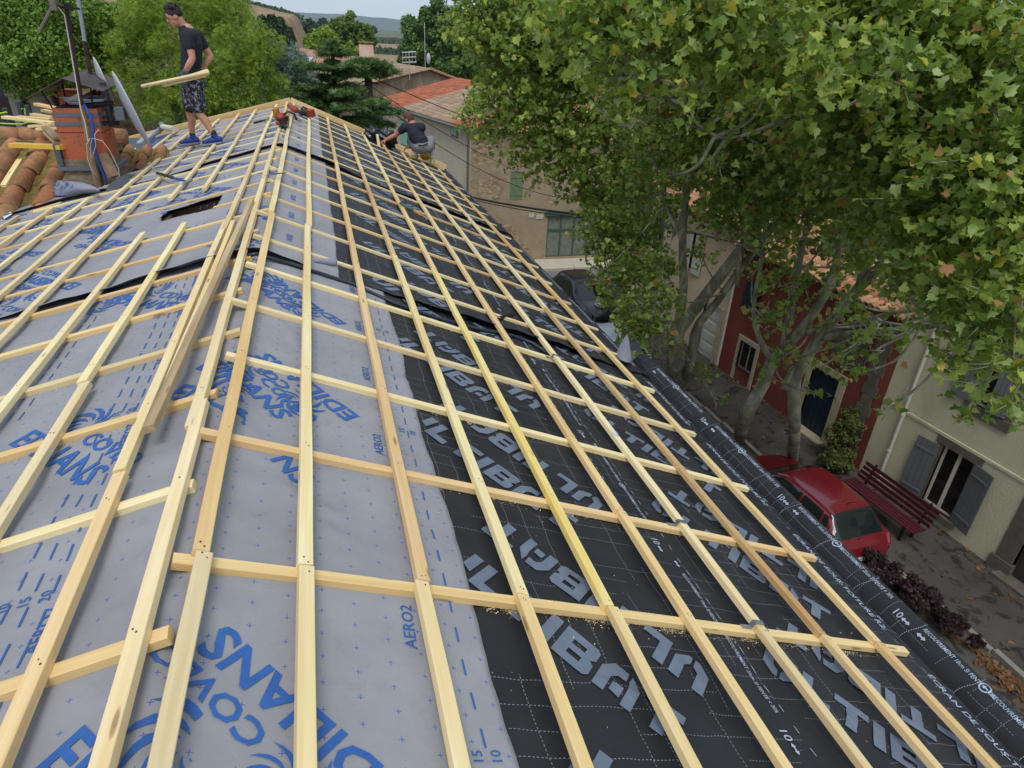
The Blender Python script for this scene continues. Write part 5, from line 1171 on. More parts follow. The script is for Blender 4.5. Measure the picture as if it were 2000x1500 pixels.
gb = at(110, 230, 25); blob_tree('broadleaf_tree', 'dense green tree behind the chimney masts, at the left edge', (gb.x, 25, -3.3), [Bx(a, b, Y, R) for a, b, Y, R in ((20, 70, 25, 1.5), (80, 40, 25, 1.5), (140, 50, 25, 1.4), (60, 120, 24.5, 1.3), (120, 110, 24.5, 1.4), (180, 80, 25, 1.2), (200, 130, 25, .9), (30, 10, 25.5, 1.3), (110, 0, 26, 1.3), (160, 150, 25, .8), (-20, 110, 25, 1.2), (205, 60, 26, .8), (40, 160, 24.5, .7))], 64000, .088, L1M, (.18, at(115, 150, 25)), lf_simple(), 1, group=None)
gb = at(400, 250, 24); blob_tree('feathery_tree', 'large light green feathery tree behind the standing worker', (gb.x, 24, -3.5), [Bx(a, b, Y, R) for a, b, Y, R in ((300, 50, 24, 1.3), (380, 30, 25, 1.4), (440, 60, 24, 1.4), (480, 110, 23.5, 1.1), (340, 110, 23.5, 1.3), (260, 90, 24, .9), (420, 140, 23, 1.3), (500, 160, 23, .9), (300, 170, 23.5, 1.0), (370, 190, 23, 1.2), (450, 210, 22.5, 1.1), (510, 200, 23, .6), (320, 225, 23, .8), (400, 240, 23, 1.0), (245, 150, 24, .5), (300, 10, 25, 1.0), (480, 230, 23, .7), (400, -10, 25, 1.2), (460, 20, 25, .7))], 52000, .125, L2M, (.2, at(390, 150, 24)), lf_tuft(), 2)
# layered cedar
r = np.random.default_rng(5); cb_ = at(655, 235, 25); cedar = empty('cedar_tree', (cb_.x, 25, G), label='dark layered cedar standing before the pink roof', cat='tree'); tipc = at(648, 82, 25)
mb = MB(); limb(mb, [(cb_.x, 25, G), at(655, 235, 25), at(652, 150, 25), tipc], .24, .03, 8, .05, 3); P = []; N = []
tiers = [(84, 7), (96, 11), (105, 26), (124, 14), (136, 56), (152, 34), (176, 66), (184, 40), (204, 92), (212, 60), (240, 74), (262, 60), (290, 70)]
for ti, tr_ in enumerate(tiers):
    py, ext = tr_[0], tr_[1]; c = at(651+ti*.5, py, 25); nb = 9 if ext > 30 else 5
    for b_ in range(nb):
        a = 2*PI*(b_+r.random()*.7)/nb+ti; L = ext/50.0*(.65+.5*r.random()); e = Vector((c.x+math.cos(a)*L, c.y+math.sin(a)*L, c.z+.10*L+r.normal()*.05)); mb.tube([c, c.lerp(e, .6)+Vector((0, 0, .06)), e], [.035, .022, .008], 4)
        m_ = int(300*L)+40; tt = .25+.8*r.random(m_); w = (.10+.34*L*tt)*.7
        base_ = np.array(c)+(np.array(e)-np.array(c))*tt[:, None]; perp = np.array([-math.sin(a), math.cos(a), 0]); off = perp*(r.uniform(-1, 1, m_)*w)[:, None]
        P.append(base_+off+np.array([0, 0, 1])*(r.normal(size=m_)*.022-.10*(tt-.5)**2*L-.5*np.abs(off).sum(1)*.12)[:, None]); N.append(np.array([0, 0, 1.])+r.normal(size=(m_, 3))*.45)
ploc(mb.build('trunk', DB, None, True), cedar); P = np.concatenate(P); N = np.concatenate(N); ploc(scatter('crown', P, N, .15*(.6+.8*r.random(len(P))), lf_tuft(), CEM, r=r), cedar)
# a second cedar crown right of it (the flat top seen left of the pole)
c2_ = at(735, 160, 27.5); ce2 = empty('cedar_tree', (c2_.x, 27.5, G), label='second cedar, its flat dark top touching the utility pole', cat='tree'); mb = MB(); limb(mb, [(c2_.x-.4, 27.5, G), at(720, 200, 27.5), at(725, 140, 27.5)], .2, .05, 8, .05, 4); P = []; N = []
for ti, (pc, py, ext) in enumerate(((716, 119, 38), (742, 134, 30), (722, 142, 34), (728, 196, 34), (740, 214, 40), (738, 240, 30))):
    c = at(pc, py, 27.2)
    for b_ in range(9):
        a = 2*PI*(b_+r.random()*.6)/9+ti; L = ext/46.0*(.6+.5*r.random()); e = Vector((c.x+math.cos(a)*L, c.y+math.sin(a)*L, c.z-.05*L)); mb.tube([c, e], [.03, .008], 4)
        m_ = int(300*L)+40; tt = .1+.95*r.random(m_); base_ = np.array(c)+(np.array(e)-np.array(c))*tt[:, None]; perp = np.array([-math.sin(a), math.cos(a), 0]); off = perp*(r.uniform(-1, 1, m_)*(.1+.25*L*tt))[:, None]
        P.append(base_+off+np.array([0, 0, 1])*(r.normal(size=m_)*.022-.10*tt**2*L)[:, None]); N.append(np.array([0, 0, 1.])+r.normal(size=(m_, 3))*.5)
ploc(mb.build('trunk', DB, None, True), ce2); P = np.concatenate(P); N = np.concatenate(N); ploc(scatter('crown', P, N, .16*(.6+.8*r.random(len(P))), lf_tuft(), CEM, r=r), ce2)
# weeping blue cedar
wb = at(560, 230, 30); wc = empty('weeping_blue_cedar', (wb.x, 30, -7), label='blue-grey weeping cedar between the feathery tree and the dark cedar', cat='tree'); mb = MB(); limb(mb, [(wb.x, 30, -7), at(555, 190, 30), at(528, 90, 30)], .2, .05, 8, .1, 6); P = []; N = []; S_ = []
for k in range(240):
    px0 = r.uniform(505, 560); py0 = 78+abs(px0-525)*.25+r.uniform(0, 60); Yk = r.uniform(28.6, 31); a0 = at(px0, py0, Yk); dx = (px0-515)/60*1.1+r.normal()*.15+.35; L = r.uniform(.9, 2.3); tt = np.linspace(0, 1, 26)
    pts = np.array(a0)+np.stack([dx*(1-(1-tt)**2)*1.0, 0*tt, -L*tt**1.5], -1); pts += r.normal(size=pts.shape)*.03; P.append(pts); N.append(r.normal(size=pts.shape)+np.array([0, -.3, .5])); S_.append(np.tile([dx*.3, 0, -1.], (26, 1)))
    if k % 8 == 0: mb.tube([tuple(q) for q in pts[::6]], .012, 3)
ploc(mb.build('trunk', DB, None, True), wc); P = np.concatenate(P); N = np.concatenate(N); ploc(scatter('crown', P, N, .17*(.6+.8*r.random(len(P))), lf_tuft(), BLM, spin=-np.cross(N, np.concatenate(S_)) if False else None, r=r), wc)
pb_ = at(870, 230, 88); blob_tree('stone_pine', 'big dark green pine rising behind the grey gable', (pb_.x, 88, G), [Bx(a, b, Y, R) for a, b, Y, R in ((860, 35, 88, 2.6), (900, 55, 88, 2.6), (830, 60, 88, 2.4), (870, 85, 87, 3.0), (920, 95, 88, 2.8), (820, 105, 87, 2.5), (860, 135, 86, 2.8), (905, 140, 86, 3.0), (800, 120, 87, 1.6), (940, 130, 88, 2.4), (925, 170, 86, 2.4), (880, 165, 86, 2.0), (950, 90, 90, 2.4), (815, 85, 88, 1.8))], 80000, .22, PIM, (.4, at(870, 120, 88)), lf_quad(), 3, flat=.85)
for i, (nm, lb_, blobs, n_, sz, mt, Y) in enumerate((
  ('poplar_tree', 'rounded green tree beyond the pink roof, left of the chimney', ((655, 62, 1.9), (680, 55, 2.2), (705, 75, 2.3), (690, 90, 2.6), (665, 90, 2.4), (715, 95, 1.8)), 9000, .4, MDM, 125),
  ('olive_bush', 'pale green bushy tree left of the rounded one, beyond the pink roof', ((620, 85, 1.9), (640, 75, 1.8), (650, 95, 1.8), (610, 100, 1.4), (630, 100, 2.0), (675, 103, 1.5), (700, 105, 1.4)), 9000, .36, L2M, 118),
  ('dark_conifer', 'dark conifer group right above the feathery tree', ((505, 60, 1.4), (520, 50, 1.1), (540, 65, 1.7), (555, 80, 1.5), (530, 90, 1.8), (565, 95, 1.0), (500, 85, 1.6), (545, 45, .7)), 9000, .34, DKM, 95),
  ('green_bush', 'light green bush at the low end of the grey gable', ((975, 180, 1.3), (1000, 185, 1.5), (960, 195, 1.1), (1020, 175, 1.5), (990, 160, 1.0)), 5000, .26, MDM, 66))):
    q = at(blobs[0][0], 200, Y); blob_tree(nm, lb_, (q.x, Y, terrain(q.x, Y)), [Bx(a, b, Y, R) for a, b, R in blobs], n_, sz, mt, (.3, at(blobs[0][0], blobs[0][1]+10, Y)), None, 30+i)
# single trees on the skyline
for i, (px, py, hgt, Y) in enumerate(((521, 28, 12, 620), (529, 26, 14, 620), (605, 42, 26, 560), (612, 44, 20, 560), (628, 40, 22, 570), (633, 38, 20, 575), (480, 28, 8, 560), (560, 38, 10, 600), (585, 46, 10, 600), (500, 30, 7, 590), (715, 52, 12, 700), (545, 36, 9, 610), (655, 50, 14, 640), (730, 52, 12, 700))):
    s = Y*1.05/1330; R = hgt*s*.4; c = at(px, py+hgt*.5, Y)
    blob_tree('distant_tree', ('small dark tree on the brown skyline, %s from the left' % ORD[i]), (c.x, Y, c.z-hgt*s*.7), [((c.x, Y, c.z), R), ((c.x, Y, c.z+R*.7), R*.6), ((c.x+R*.4, Y, c.z-R*.4), R*.9)], 500, R*.35, DKM, None, None, 60+i, group='distant trees on the skyline')
# hedgerows and scrub: one mass
P = []; r = np.random.default_rng(77)
for (x0, x1, y0, y1, n_) in ((-260, -90, 260, 640, 5200), (-95, 15, 575, 640, 700), (20, 160, 800, 1500, 3000), (10, 120, 380, 420, 500), (60, 260, 120, 420, 3000)):
    X_ = r.uniform(x0, x1, n_); Y_ = r.uniform(y0, y1, n_); P.append(np.stack([X_, Y_, terrain(X_, Y_)+.4], -1))
P = np.concatenate(P); k_ = 7; Q = np.repeat(P, k_, 0)+r.normal(size=(len(P)*k_, 3))*np.array([1.2, 1.2, .6]); o = scatter('distant_scrub', Q, r.normal(size=Q.shape)+np.array([0, -.5, 1]), 1.5*(.5+r.random(len(Q))), lf_quad(), DKM, r=r); tag(o, 'dark scrub and hedgerows dotting the far fields', 'scrub', kind='stuff')
# street-side shrubs
sb = Vector((13.75, 12.15, GP)); blob_tree('potted_shrub', 'yellow-green shrub against the red wall, beside the car', sb, [((13.7, 12.1, GP+.45), .45), ((13.9, 12.35, GP+.9), .4), ((13.6, 11.9, GP+.35), .35), ((13.95, 12.2, GP+1.3), .3), ((14.05, 12.5, GP+1.5), .25)], 7000, .07, leaf_mat('shrub_leaves', [(62, 74, 36), (84, 92, 46), (112, 112, 60), (72, 86, 44)], trans=.3), (.04, (13.9, 12.3, GP+1)), lf_simple(), 41, cat='shrub')
PUR = leaf_mat('purple_leaves', [(40, 26, 32), (58, 38, 44), (70, 46, 52), (52, 36, 40)], trans=.2)
for i, (q, R, lb_) in enumerate(((Vector((11.6, 8.1, G)), .36, 'dark purple shrub at the kerb behind the red car, nearest the bumper'), (Vector((11.85, 7.25, G)), .33, 'dark purple shrub further along the kerb'), (Vector((12.0, 6.5, G)), .2, 'smallest dark purple shrub of the kerb row'))):
    blob_tree('purple_shrub', lb_, q, [(tuple(q+Vector((0, 0, .3+R*.5))), R), (tuple(q+Vector((-.15, .2, .3+R))), R*.7), (tuple(q+Vector((.2, -.35, .25))), R*.6)], 3200, .07, PUR, (.02, q+Vector((0, 0, .5))), lf_simple(), 50+i, cat='shrub', group='purple shrubs along the kerb', rnd=1.2)
# fallen leaves
r = np.random.default_rng(9); P = []
for k in range(700):
    y = r.uniform(2, 26); q = r.random()
    x = kx(y)-.12-abs(r.normal())*.35 if q < .45 else (fx(y)-abs(r.normal())*.25 if q < .75 else r.uniform(kx(y)-3, fx(y)))
    if kx(y) < x < kx(y)+.13: x += .2
    P.append((x, y, (G+.03 if x < kx(y) else G+.125)))
for k in range(260): y = 5.2+r.normal()*.4; P.append((kx(y)-.12-abs(r.normal())*.16, y, G+.03+.03*r.random()))
P = np.array(P); o = scatter('fallen_leaves', P, np.array([0, 0, 1.])+r.normal(size=P.shape)*.25, .10*(.6+.7*r.random(len(P))), lf_lobed(), leaf_mat('dry_leaves', [(84, 58, 36), (110, 76, 46), (130, 92, 58), (98, 78, 50)], trans=.1), r=r); tag(o, 'brown fallen plane leaves along kerb and wall foot', 'fallen leaves', kind='stuff')
# ================================================================ OLD WING ROOF, CHIMNEY, DISHES
wing = empty('old_tiled_roof', (-4, 10, -.8), label='old lichen-covered canal tile roof left of the chimney', cat='tiled roof')
LMO = simple('mossy_mortar', srgb(120, 104, 52), .95, var=.45, scale=16, bump=.8, bscale=40)
zA = lambda y: -.80+(y-9.15)*.29
def capped(o): return o
tiles('tile_field', (-9.0, 8.7, zA(8.7)-.02), (6.35, 0, 0), (0, 2.2, 2.2*.29), .345, .46, OLD, wing, r=.34, seg=9, seed=3, jit=.02, wide=.66, pan=LMO)
tiles('tile_field', (-2.62, 10.1, zA(10.1)-.06), (1.0, 0, 0), (0, .75, .2), .20, .30, OLD, wing, r=.40, seg=7, seed=8, jit=.02, wide=.8, pan=LMO)
m = MB(); zb = zA(10.95); rr = random.Random(4)
for k in range(16):
    x = -9.1+k*.43; m.tube([(x, 10.92+rr.uniform(-.02, .02), zb+.06), (x+.2, 10.92, zb+.07), (x+.47, 10.92+rr.uniform(-.02, .02), zb+.045)], [.105, .115, .12], 12, sx=1.1)
part(m, 'ridge_tiles', OLD, wing, smooth=True)
m = MB(); m.box((-9.1, 10.7, zb-.1), (-2.2, 11.1, zb+.02)); m.box((-9.1, 8.6, zA(8.6)-.5), (-2.7, 10.9, zA(8.6)-.12)); part(m, 'mortar_bed', simple('lichen_mortar', srgb(112, 100, 66), .95, var=.4, scale=9, bump=.6), wing)
TER = NT('terracotta_flue'); _v = TER.coord('Object'); _w = TER.n('ShaderNodeTexWave', bands_direction='X'); _w.inputs['Scale'].default_value = 16; TER.l(_v, _w.inputs['Vector'])
_c = TER.mix(TER.noise(_v, 5, 5), srgb(170, 88, 60), srgb(188, 108, 76)); _c = TER.mix(TER.ramp(TER.noise(_v, 9, 6, .7), [(.56, (0, 0, 0)), (.66, (1, 1, 1))]), _c, srgb(120, 92, 72)); TERM = TER.bsdf(_c, .85, 0, TER.bump(_w.outputs[1], .5, .01), .2)
MORT = simple('rough_mortar', srgb(124, 108, 86), .95, var=.35, scale=14, bump=1.0, bscale=30)
GTAP = simple('grey_band', srgb(98, 104, 110), .5, .3)
chim = empty('chimney', (-2.3, 9.6, -.65), label='orange terracotta chimney with a sheet metal hood, strapped with aerial masts', cat='chimney')
xL, xR, yF, yB_ = -2.53, -2.06, 9.38, 9.86
m = MB(); m.box((xL-.06, yF-.06, -1.1), (xR+.07, yB_+.05, -.28)); 
o = part(m, 'mortar_base', MORT, chim)
bm = bmesh.new(); bm.from_mesh(o.data); bmesh.ops.subdivide_edges(bm, edges=bm.edges, cuts=6, use_grid_fill=True)
for v in bm.verts: v.co += Vector((random.gauss(0, .009), random.gauss(0, .009), 0)); 
for v in bm.verts:
    if v.co.z > -.45: v.co.x += (-2.295-v.co.x)*.14; v.co.y += (9.62-v.co.y)*.14
bm.to_mesh(o.data); bm.free()
m = MB(); m.box((xL, yF, -.32), (xR, yB_, .02)); m.box((xL, yF, .028), (xR, yB_, .295)); part(m, 'flue_block', TERM, chim, bevel=.008)
m = MB(); m.box((xL+.03, yF+.04, .295), (xR-.03, yB_-.04, .305)); part(m, 'flue_top', IRN, chim)
m = MB(); m.box((-2.60, 9.95, -.2), (-2.15, 10.3, .44)); part(m, 'rear_flue', TERM, chim, bevel=.008)
for z in (.10, .20): m = MB(); m.box((xL-.006, yF-.006, z), (xR+.006, yB_+.006, z+.045)); part(m, 'strap_band', GTAP, chim)
m = MB(); m.box((xL-.075, yF-.075, -.40), (xR+.085, yB_+.06, -.355)); part(m, 'base_band', GTAP, chim)
# hood
m = MB(); ex = [Vector((-2.74, 9.30, .40)), Vector((-2.30, 9.25, .63)), Vector((-1.93, 9.3, .50))]; fx_ = [q+Vector((.06, .85, .07)) for q in ex]
nn_ = 6; pr = [ex[0].lerp(ex[1], t/3) for t in range(3)]+[ex[1].lerp(ex[2], t/3) for t in range(4)]; pq = [q+Vector((.05, .85, .05)) for q in pr]
for a in range(6): m.add([pr[a], pr[a+1], pq[a+1], pq[a]], [(0, 1, 2, 3)])
h_ = part(m, 'hood', simple('rusty_sheet_metal', srgb(92, 80, 76), .6, .5, var=.2, scale=4), chim, fix=False); s_ = h_.modifiers.new('s', 'SOLIDIFY'); s_.thickness = .006
m = MB()
for a, b in (((-2.52, 9.40, .29), (-2.58, 9.36, .49)), ((-2.1, 9.40, .29), (-2.06, 9.36, .545)), ((-2.50, 9.84, .29), (-2.5, 9.9, .55)), ((-2.1, 9.84, .29), (-2.05, 9.9, .6)), ((-2.35, 9.95, .3), (-2.32, 9.9, .66))): m.tube([a, b], .009, 6)
part(m, 'hood_leg', IRN, chim)
# lead/metal flashing left, chain of bits
m = MB(); m.box((-2.60, 9.32, -.34), (-2.54, 9.40, -.10)); part(m, 'flashing', simple('grey_lead', srgb(84, 86, 90), .6, .2), chim)
# coil of cable on the chimney top
m = MB()
for k in range(7):
    R = .14+.012*k; pts = [Vector((-2.22+R*1.2*math.cos(a)+.01*math.sin(3*a+k), 9.62+R*math.sin(a), .325+.012*k+.008*math.sin(2*a+k))) for a in np.linspace(0, 2*PI, 26)]; m.tube(pts, .0055, 5)
m.build('cable_coil', simple('pale_cable', srgb(170, 174, 188), .5), None, True, label='coil of pale cable lying on top of the terracotta chimney', cat='cable')
m = MB(); m.box((-.19, -.02, -.017), (.19, .02, .017)); o = m.build('wood_offcut', W1, None, label='pale wood offcut lying on the cable coil on the chimney', cat='offcut'); o.location = (-2.25, 9.62, .44); o.rotation_euler = (0, -.42, .5)
# masts
def mp(px, py, Y): return at(px, py, Y)
mast = empty('antenna_mast', mp(205, 365, 9.25), label='dark rusty mast in front of the chimney carrying a white cable and a clamp', cat='mast')
RST = simple('rusty_steel', srgb(64, 46, 42), .75, .4, var=.3, scale=9)
MW = simple('weathered_grey_post', srgb(130, 108, 84), .9, var=.3, scale=7, bump=.6)
a, b, c = mp(129, 8, 9.28), mp(162, 215, 9.28), mp(188, 345, 9.28)
m = MB(); m.tube([a, b], .022, 8); part(m, 'tube', RST, mast)
m = MB(); m.tube([b+Vector((.0, 0, .05)), c, mp(194, 375, 9.28)], [.028, .045, .05], 8); part(m, 'wooden_post', MW, mast)
m = MB(); q = mp(127, 12, 9.24); m.box((q.x-.09, q.y-.03, q.z-.025), (q.x+.07, q.y+.03, q.z+.03)); m.tube([q+Vector((-.15, 0, .01)), q+Vector((.14, 0, -.02))], .012, 6); part(m, 'head_clamp', IRN, mast)
m = MB(); q = mp(104, 8, 9.1); q2 = mp(76, 64, 9.1); m.tube([q, q2], .016, 6); m.box((q.x-.03, q.y-.03, q.z-.06), (q.x+.03, q.y+.03, q.z+.16)); m.tube([q+Vector((0, 0, .02)), mp(127, 12, 9.24)], .014, 6); part(m, 'side_arm', simple('grey_tube', srgb(112, 100, 90), .6, .3), mast)
m = MB(); m.tube([mp(114, 14, 9.2), mp(126, 30, 9.2), mp(140, 110, 9.2), mp(152, 180, 9.2), mp(158, 215, 9.2), mp(166, 240, 9.2), mp(172, 275, 9.2)], .006, 5); part(m, 'white_cable', WPL, mast)
mast2 = empty('antenna_mast', mp(205, 330, 9.95), label='second mast behind the chimney, galvanised above and rusty below', cat='mast')
m = MB(); m.tube([mp(150, -20, 9.95), mp(166, 82, 9.95)], .024, 8); part(m, 'upper_tube', simple('galvanised', srgb(150, 156, 164), .4, .6), mast2)
m = MB(); m.tube([mp(165, 80, 9.95), mp(186, 195, 9.95), mp(206, 300, 9.95)], .026, 8); part(m, 'lower_tube', RST, mast2)
# dish hardware
DSM = simple('dish_paint', srgb(182, 184, 190), .45, var=.04, scale=4)
def dish(name, c, nrm_, ra, rb, dep, lab, post):
    t = empty(name, c, label=lab, cat='satellite dish'); z = Vector(nrm_).normalized(); x = Vector((0, 0, 1)).cross(z).normalized(); y = z.cross(x); V = []; F = []; nr, na = 7, 30
    for i in range(nr+1):
        r_ = i/nr
        for k in range(na): a = 2*PI*k/na; V.append(Vector(c)+x*(ra*r_*math.cos(a))+y*(rb*r_*math.sin(a))+z*(dep*r_*r_))
    for i in range(nr):
        for k in range(na): p = i*na+k; q = i*na+(k+1) % na; F.append((p, q, q+na, p+na))
    o = mesh_obj('reflector', V, F, DSM, None, True); ploc(o, t); s = o.modifiers.new('s', 'SOLIDIFY'); s.thickness = .006
    m = MB(); m.box((-.05, -.07, -.07), (.05, .07, .07), Matrix.Translation(Vector(c)-z*.07)); part(m, 'bracket', GTAP, t)
    m = MB(); [m.tube(p_, r_, 6) for p_, r_ in post]; part(m, 'arm', IRN, t); return t
d1c = mp(247, 218, 9.55); dish('satellite_dish', d1c, (.93, .34, .27), .31, .45, .06, 'large pale satellite dish seen almost edge-on, right of the chimney', [([mp(205, 203, 9.6), mp(230, 218, 9.58)], .02), ([mp(205, 240, 9.6), mp(233, 240, 9.58)], .022)])
d2c = mp(194, 160, 10.0); dish('satellite_dish', d2c, (.93, .36, .2), .22, .28, .05, 'smaller satellite dish behind the mast, half hidden', [([mp(190, 200, 9.9), mp(196, 175, 9.9)], .015)])
post = empty('dish_post', mp(215, 250, 9.58), label='thick dark tube that holds the dishes beside the chimney', cat='bracket')
m = MB(); m.tube([mp(200, 160, 9.6), mp(209, 202, 9.6), mp(219, 248, 9.6)], [.035, .035, .03], 9); m.tube([mp(208, 206, 9.6), mp(210, 212, 9.6)], .046, 9); part(m, 'tube', simple('dark_plastic_tube', srgb(64, 66, 70), .45), post)
m = MB(); m.tube([mp(165, 205, 9.45), mp(222, 201, 9.58)], .022, 6); m.tube([mp(190, 242, 9.45), mp(226, 240, 9.58)], .022, 6); m.tube([mp(186, 232, 9.5), mp(216, 228, 9.58)], .008, 6); part(m, 'cross_arm', IRN, post)
# blue and white cables down the chimney
BLC = simple('blue_cable', srgb(34, 66, 140), .5); m = MB(); m.tube([mp(164, 204, 9.25), mp(176, 225, 9.22), mp(182, 250, 9.2), mp(182, 280, 9.2), mp(192, 315, 9.2), mp(205, 345, 9.2), mp(209, 362, 9.2)], .016, 7)
m.build('blue_cable', BLC, None, True, label='thick blue cable running down in front of the chimney', cat='cable')
m = MB(); m.tube([mp(193, 253, 9.18), mp(185, 262, 9.16), mp(187, 285, 9.15), mp(179, 310, 9.15), mp(176, 290, 9.15), mp(180, 270, 9.12), mp(200, 275, 9.1), mp(215, 295, 9.12), mp(232, 330, 9.12), mp(233, 345, 9.12), mp(228, 348, 9.12)], .0035, 5)
m.tube([mp(176, 270, 9.1), mp(169, 282, 9.1), mp(171, 310, 9.1), mp(178, 330, 9.1), mp(190, 345, 9.1)], .0035, 5); m.build('white_wire_loop', WPL, None, True, label='thin white wires looping at the foot of the chimney post', cat='cable')
# angled board beside the post
m = MB(); a = mp(200, 300, 9.22); b = mp(222, 345, 9.16); m.tube([a, b], [.05, .075], 4); m.build('weathered_board', MW, None, label='weathered grey board leaning at the right foot of the chimney', cat='board')
# membrane flap folded up against the chimney foot
def ribbon(name, rows, mat, th=.0015, sub=2, **k):
    nr, nc = len(rows), len(rows[0]); o = mesh_obj(name, [tuple(p) for r in rows for p in r], [(i*nc+j, i*nc+j+1, (i+1)*nc+j+1, (i+1)*nc+j) for i in range(nr-1) for j in range(nc-1)], mat, None, True, **k)
    if sub: s = o.modifiers.new('u', 'SUBSURF'); s.levels = s.render_levels = sub
    s = o.modifiers.new('s', 'SOLIDIFY'); s.thickness = th; return o
def Lp(px, py, h=0):
    n = (-math.sin(AL), 0, math.cos(AL)); return Vector(hitp((px, py), n, h))
def Rp(px, py, h=0):
    n = (math.sin(AR), 0, math.cos(AR)); return Vector(hitp((px, py), n, h))
GMF = simple('grey_fleece_flap', srgb(138, 138, 150), .8, var=.08, scale=6, bump=.3)
fl = ribbon('underlay_flap', [[Lp(95, 350, .10), Lp(130, 353, .12), Lp(170, 356, .10), Lp(196, 372, .06)], [Lp(92, 362, .06), Lp(125, 366, .08), Lp(165, 370, .07), Lp(196, 374, .05)], [Lp(92, 382, -.03), Lp(120, 384, -.02), Lp(160, 380, -.03), Lp(192, 375, -.02)]], GMF, label='turned-up flap of grey underlay with blue letters at the chimney foot', cat='roof underlay')
m = MB()
for i, (px, py, s) in enumerate(((98, 358, 1), (112, 363, 1), (126, 361, .8), (104, 374, .8))):
    a, b, c_, d = Lp(px, py, .10), Lp(px+3, py-6, .115), Lp(px+12, py+6, .10), Lp(px+15, py, .115); m.add([a, b, b+(d-a)*.18, a+(d-a)*.18], [(0, 1, 2, 3)]); m.add([b, c_, c_+(d-b)*.2, b+(d-b)*.2], [(0, 1, 2, 3)]); m.add([c_, d, d+(d-c_)*.1+Vector((.01, 0, 0)), c_+Vector((.02, 0, 0))], [(0, 1, 2, 3)])
o = m.build('printed_lettering', BLUE, None, fix=False); o.parent = fl
ribbon('dark_membrane_scrap', [[Lp(222, 288, -.02), Lp(240, 270, .08), Lp(268, 268, .10), Lp(292, 275, .03)], [Lp(224, 294, -.03), Lp(248, 284, .02), Lp(272, 282, .04), Lp(296, 284, -.01)], [Lp(230, 297, -.05), Lp(252, 296, -.04), Lp(275, 295, -.03), Lp(300, 292, -.05)]], simple('dark_scrap', srgb(78, 80, 86), .6, bump=.4), label='crumpled dark membrane under the large dish', cat='roof underlay')
ribbon('dark_membrane_scrap', [[Lp(205, 368, .0), Lp(225, 350, .04), Lp(248, 338, .03)], [Lp(208, 374, -.03), Lp(232, 360, .0), Lp(256, 345, -.02)], [Lp(212, 377, -.05), Lp(236, 368, -.04), Lp(262, 350, -.05)]], MATS['dark_scrap'], label='crumpled dark membrane strip at the right foot of the chimney', cat='roof underlay')
# white downpipe piece with elbow
pp = empty('plastic_pipe', Lp(300, 265, 0), label='pale grey plastic pipe with an elbow lying behind the dish', cat='pipe')
m = MB(); m.tube([Lp(272, 280, .04), Lp(312, 254, .06)], .042, 12); part(m, 'tube', simple('light_grey_pvc', srgb(168, 172, 178), .4), pp, smooth=True)
m = MB(); m.tube([Lp(309, 256, .06), Lp(318, 248, .09), Lp(316, 243, .16)], [.052, .055, .05], 12); part(m, 'elbow', simple('mid_grey_pvc', srgb(120, 124, 130), .4), pp, smooth=True)
m = MB(); m.tube([Lp(318, 248, .12), Lp(340, 252, .08)], .05, 10); part(m, 'cap', FRM, pp)
# loose planks by the wing roof
def plank(a, b, w, h, mat, lab, name='plank', seed=0, up=(0, 0, 1)): return stick(a, b, up, w, h, mat, name, seed=seed, label=lab, cat='plank', group='loose planks on the old tiles')
YB = simple('bright_yellow_board', srgb(214, 170, 62), .6, var=.08, scale=4)
o = plank(at(22, 279, 9.6), at(122, 283, 9.35), .11, .05, YB, 'bright yellow board lying across the old tiles', seed=1)
plank(at(5, 361, 9.0), at(38, 310, 9.6), .06, .03, W1, 'short pale plank lying down the old tiles at the left edge', seed=2)
for i, (p, q, lab, w) in enumerate((((8, 226, 11.1), (105, 238, 10.7), 'long pale plank, lowest of the pile left of the chimney', .10), ((35, 226, 11.3), (100, 231, 11.1), 'second plank of the pile left of the chimney', .09), ((63, 221, 11.4), (104, 227, 11.2), 'third plank of the pile, ending at the chimney', .09), ((70, 201, 11.5), (125, 212, 11.0), 'highest plank, running behind the chimney top', .08), ((58, 244, 10.9), (108, 240, 10.7), 'short plank under the pile', .08), ((84, 213, 11.6), (104, 218, 11.4), 'small plank end above the pile', .07), ((70, 250, 10.7), (110, 247, 10.7), 'plank lying on the ridge tiles', .07))):
    plank(at(*p), at(*q), w, .035, (W1, W2)[i % 2], lab, seed=10+i)
for i, (p, q, lab) in enumerate((((88, 246, 10.3), (112, 268, 9.6), 'greyish board leaning on the chimney, upper one'), ((90, 256, 10.2), (113, 277, 9.6), 'greyish board leaning on the chimney, lower one'))): plank(at(*p), at(*q), .09, .03, W4, lab, seed=30+i)
plank(Lp(118, 395, -.02), Lp(60, 412, -.03), .09, .02, W2, 'brown plank edge where the old tiles meet the grey underlay', seed=33)
m = MB(); m.tube([at(0, 222, 12), at(14, 219, 12)], .012, 5); m.tube([at(0, 241, 11.8), at(40, 243, 11.6), at(60, 238, 11.5)], .01, 5); m.tube([at(42, 213, 11.9), at(48, 211, 11.9), at(49, 224, 11.9)], .01, 5)
m.build('lime_string', simple('lime_string', srgb(170, 210, 60), .5), None, label='lime green builder string among the planks at the left edge', cat='string')
m = MB()
for px, py in ((14, 228), (40, 215), (56, 222), (10, 245)): q = at(px, py, 12.2); m.tube([(q.x, q.y, -3.2), q+Vector((0, 0, .12))], .04, 6)
m.build('scaffold_posts', simple('scaffold_steel', srgb(70, 76, 82), .5, .4), None, label='dark scaffold uprights standing behind the old roof', cat='scaffolding')
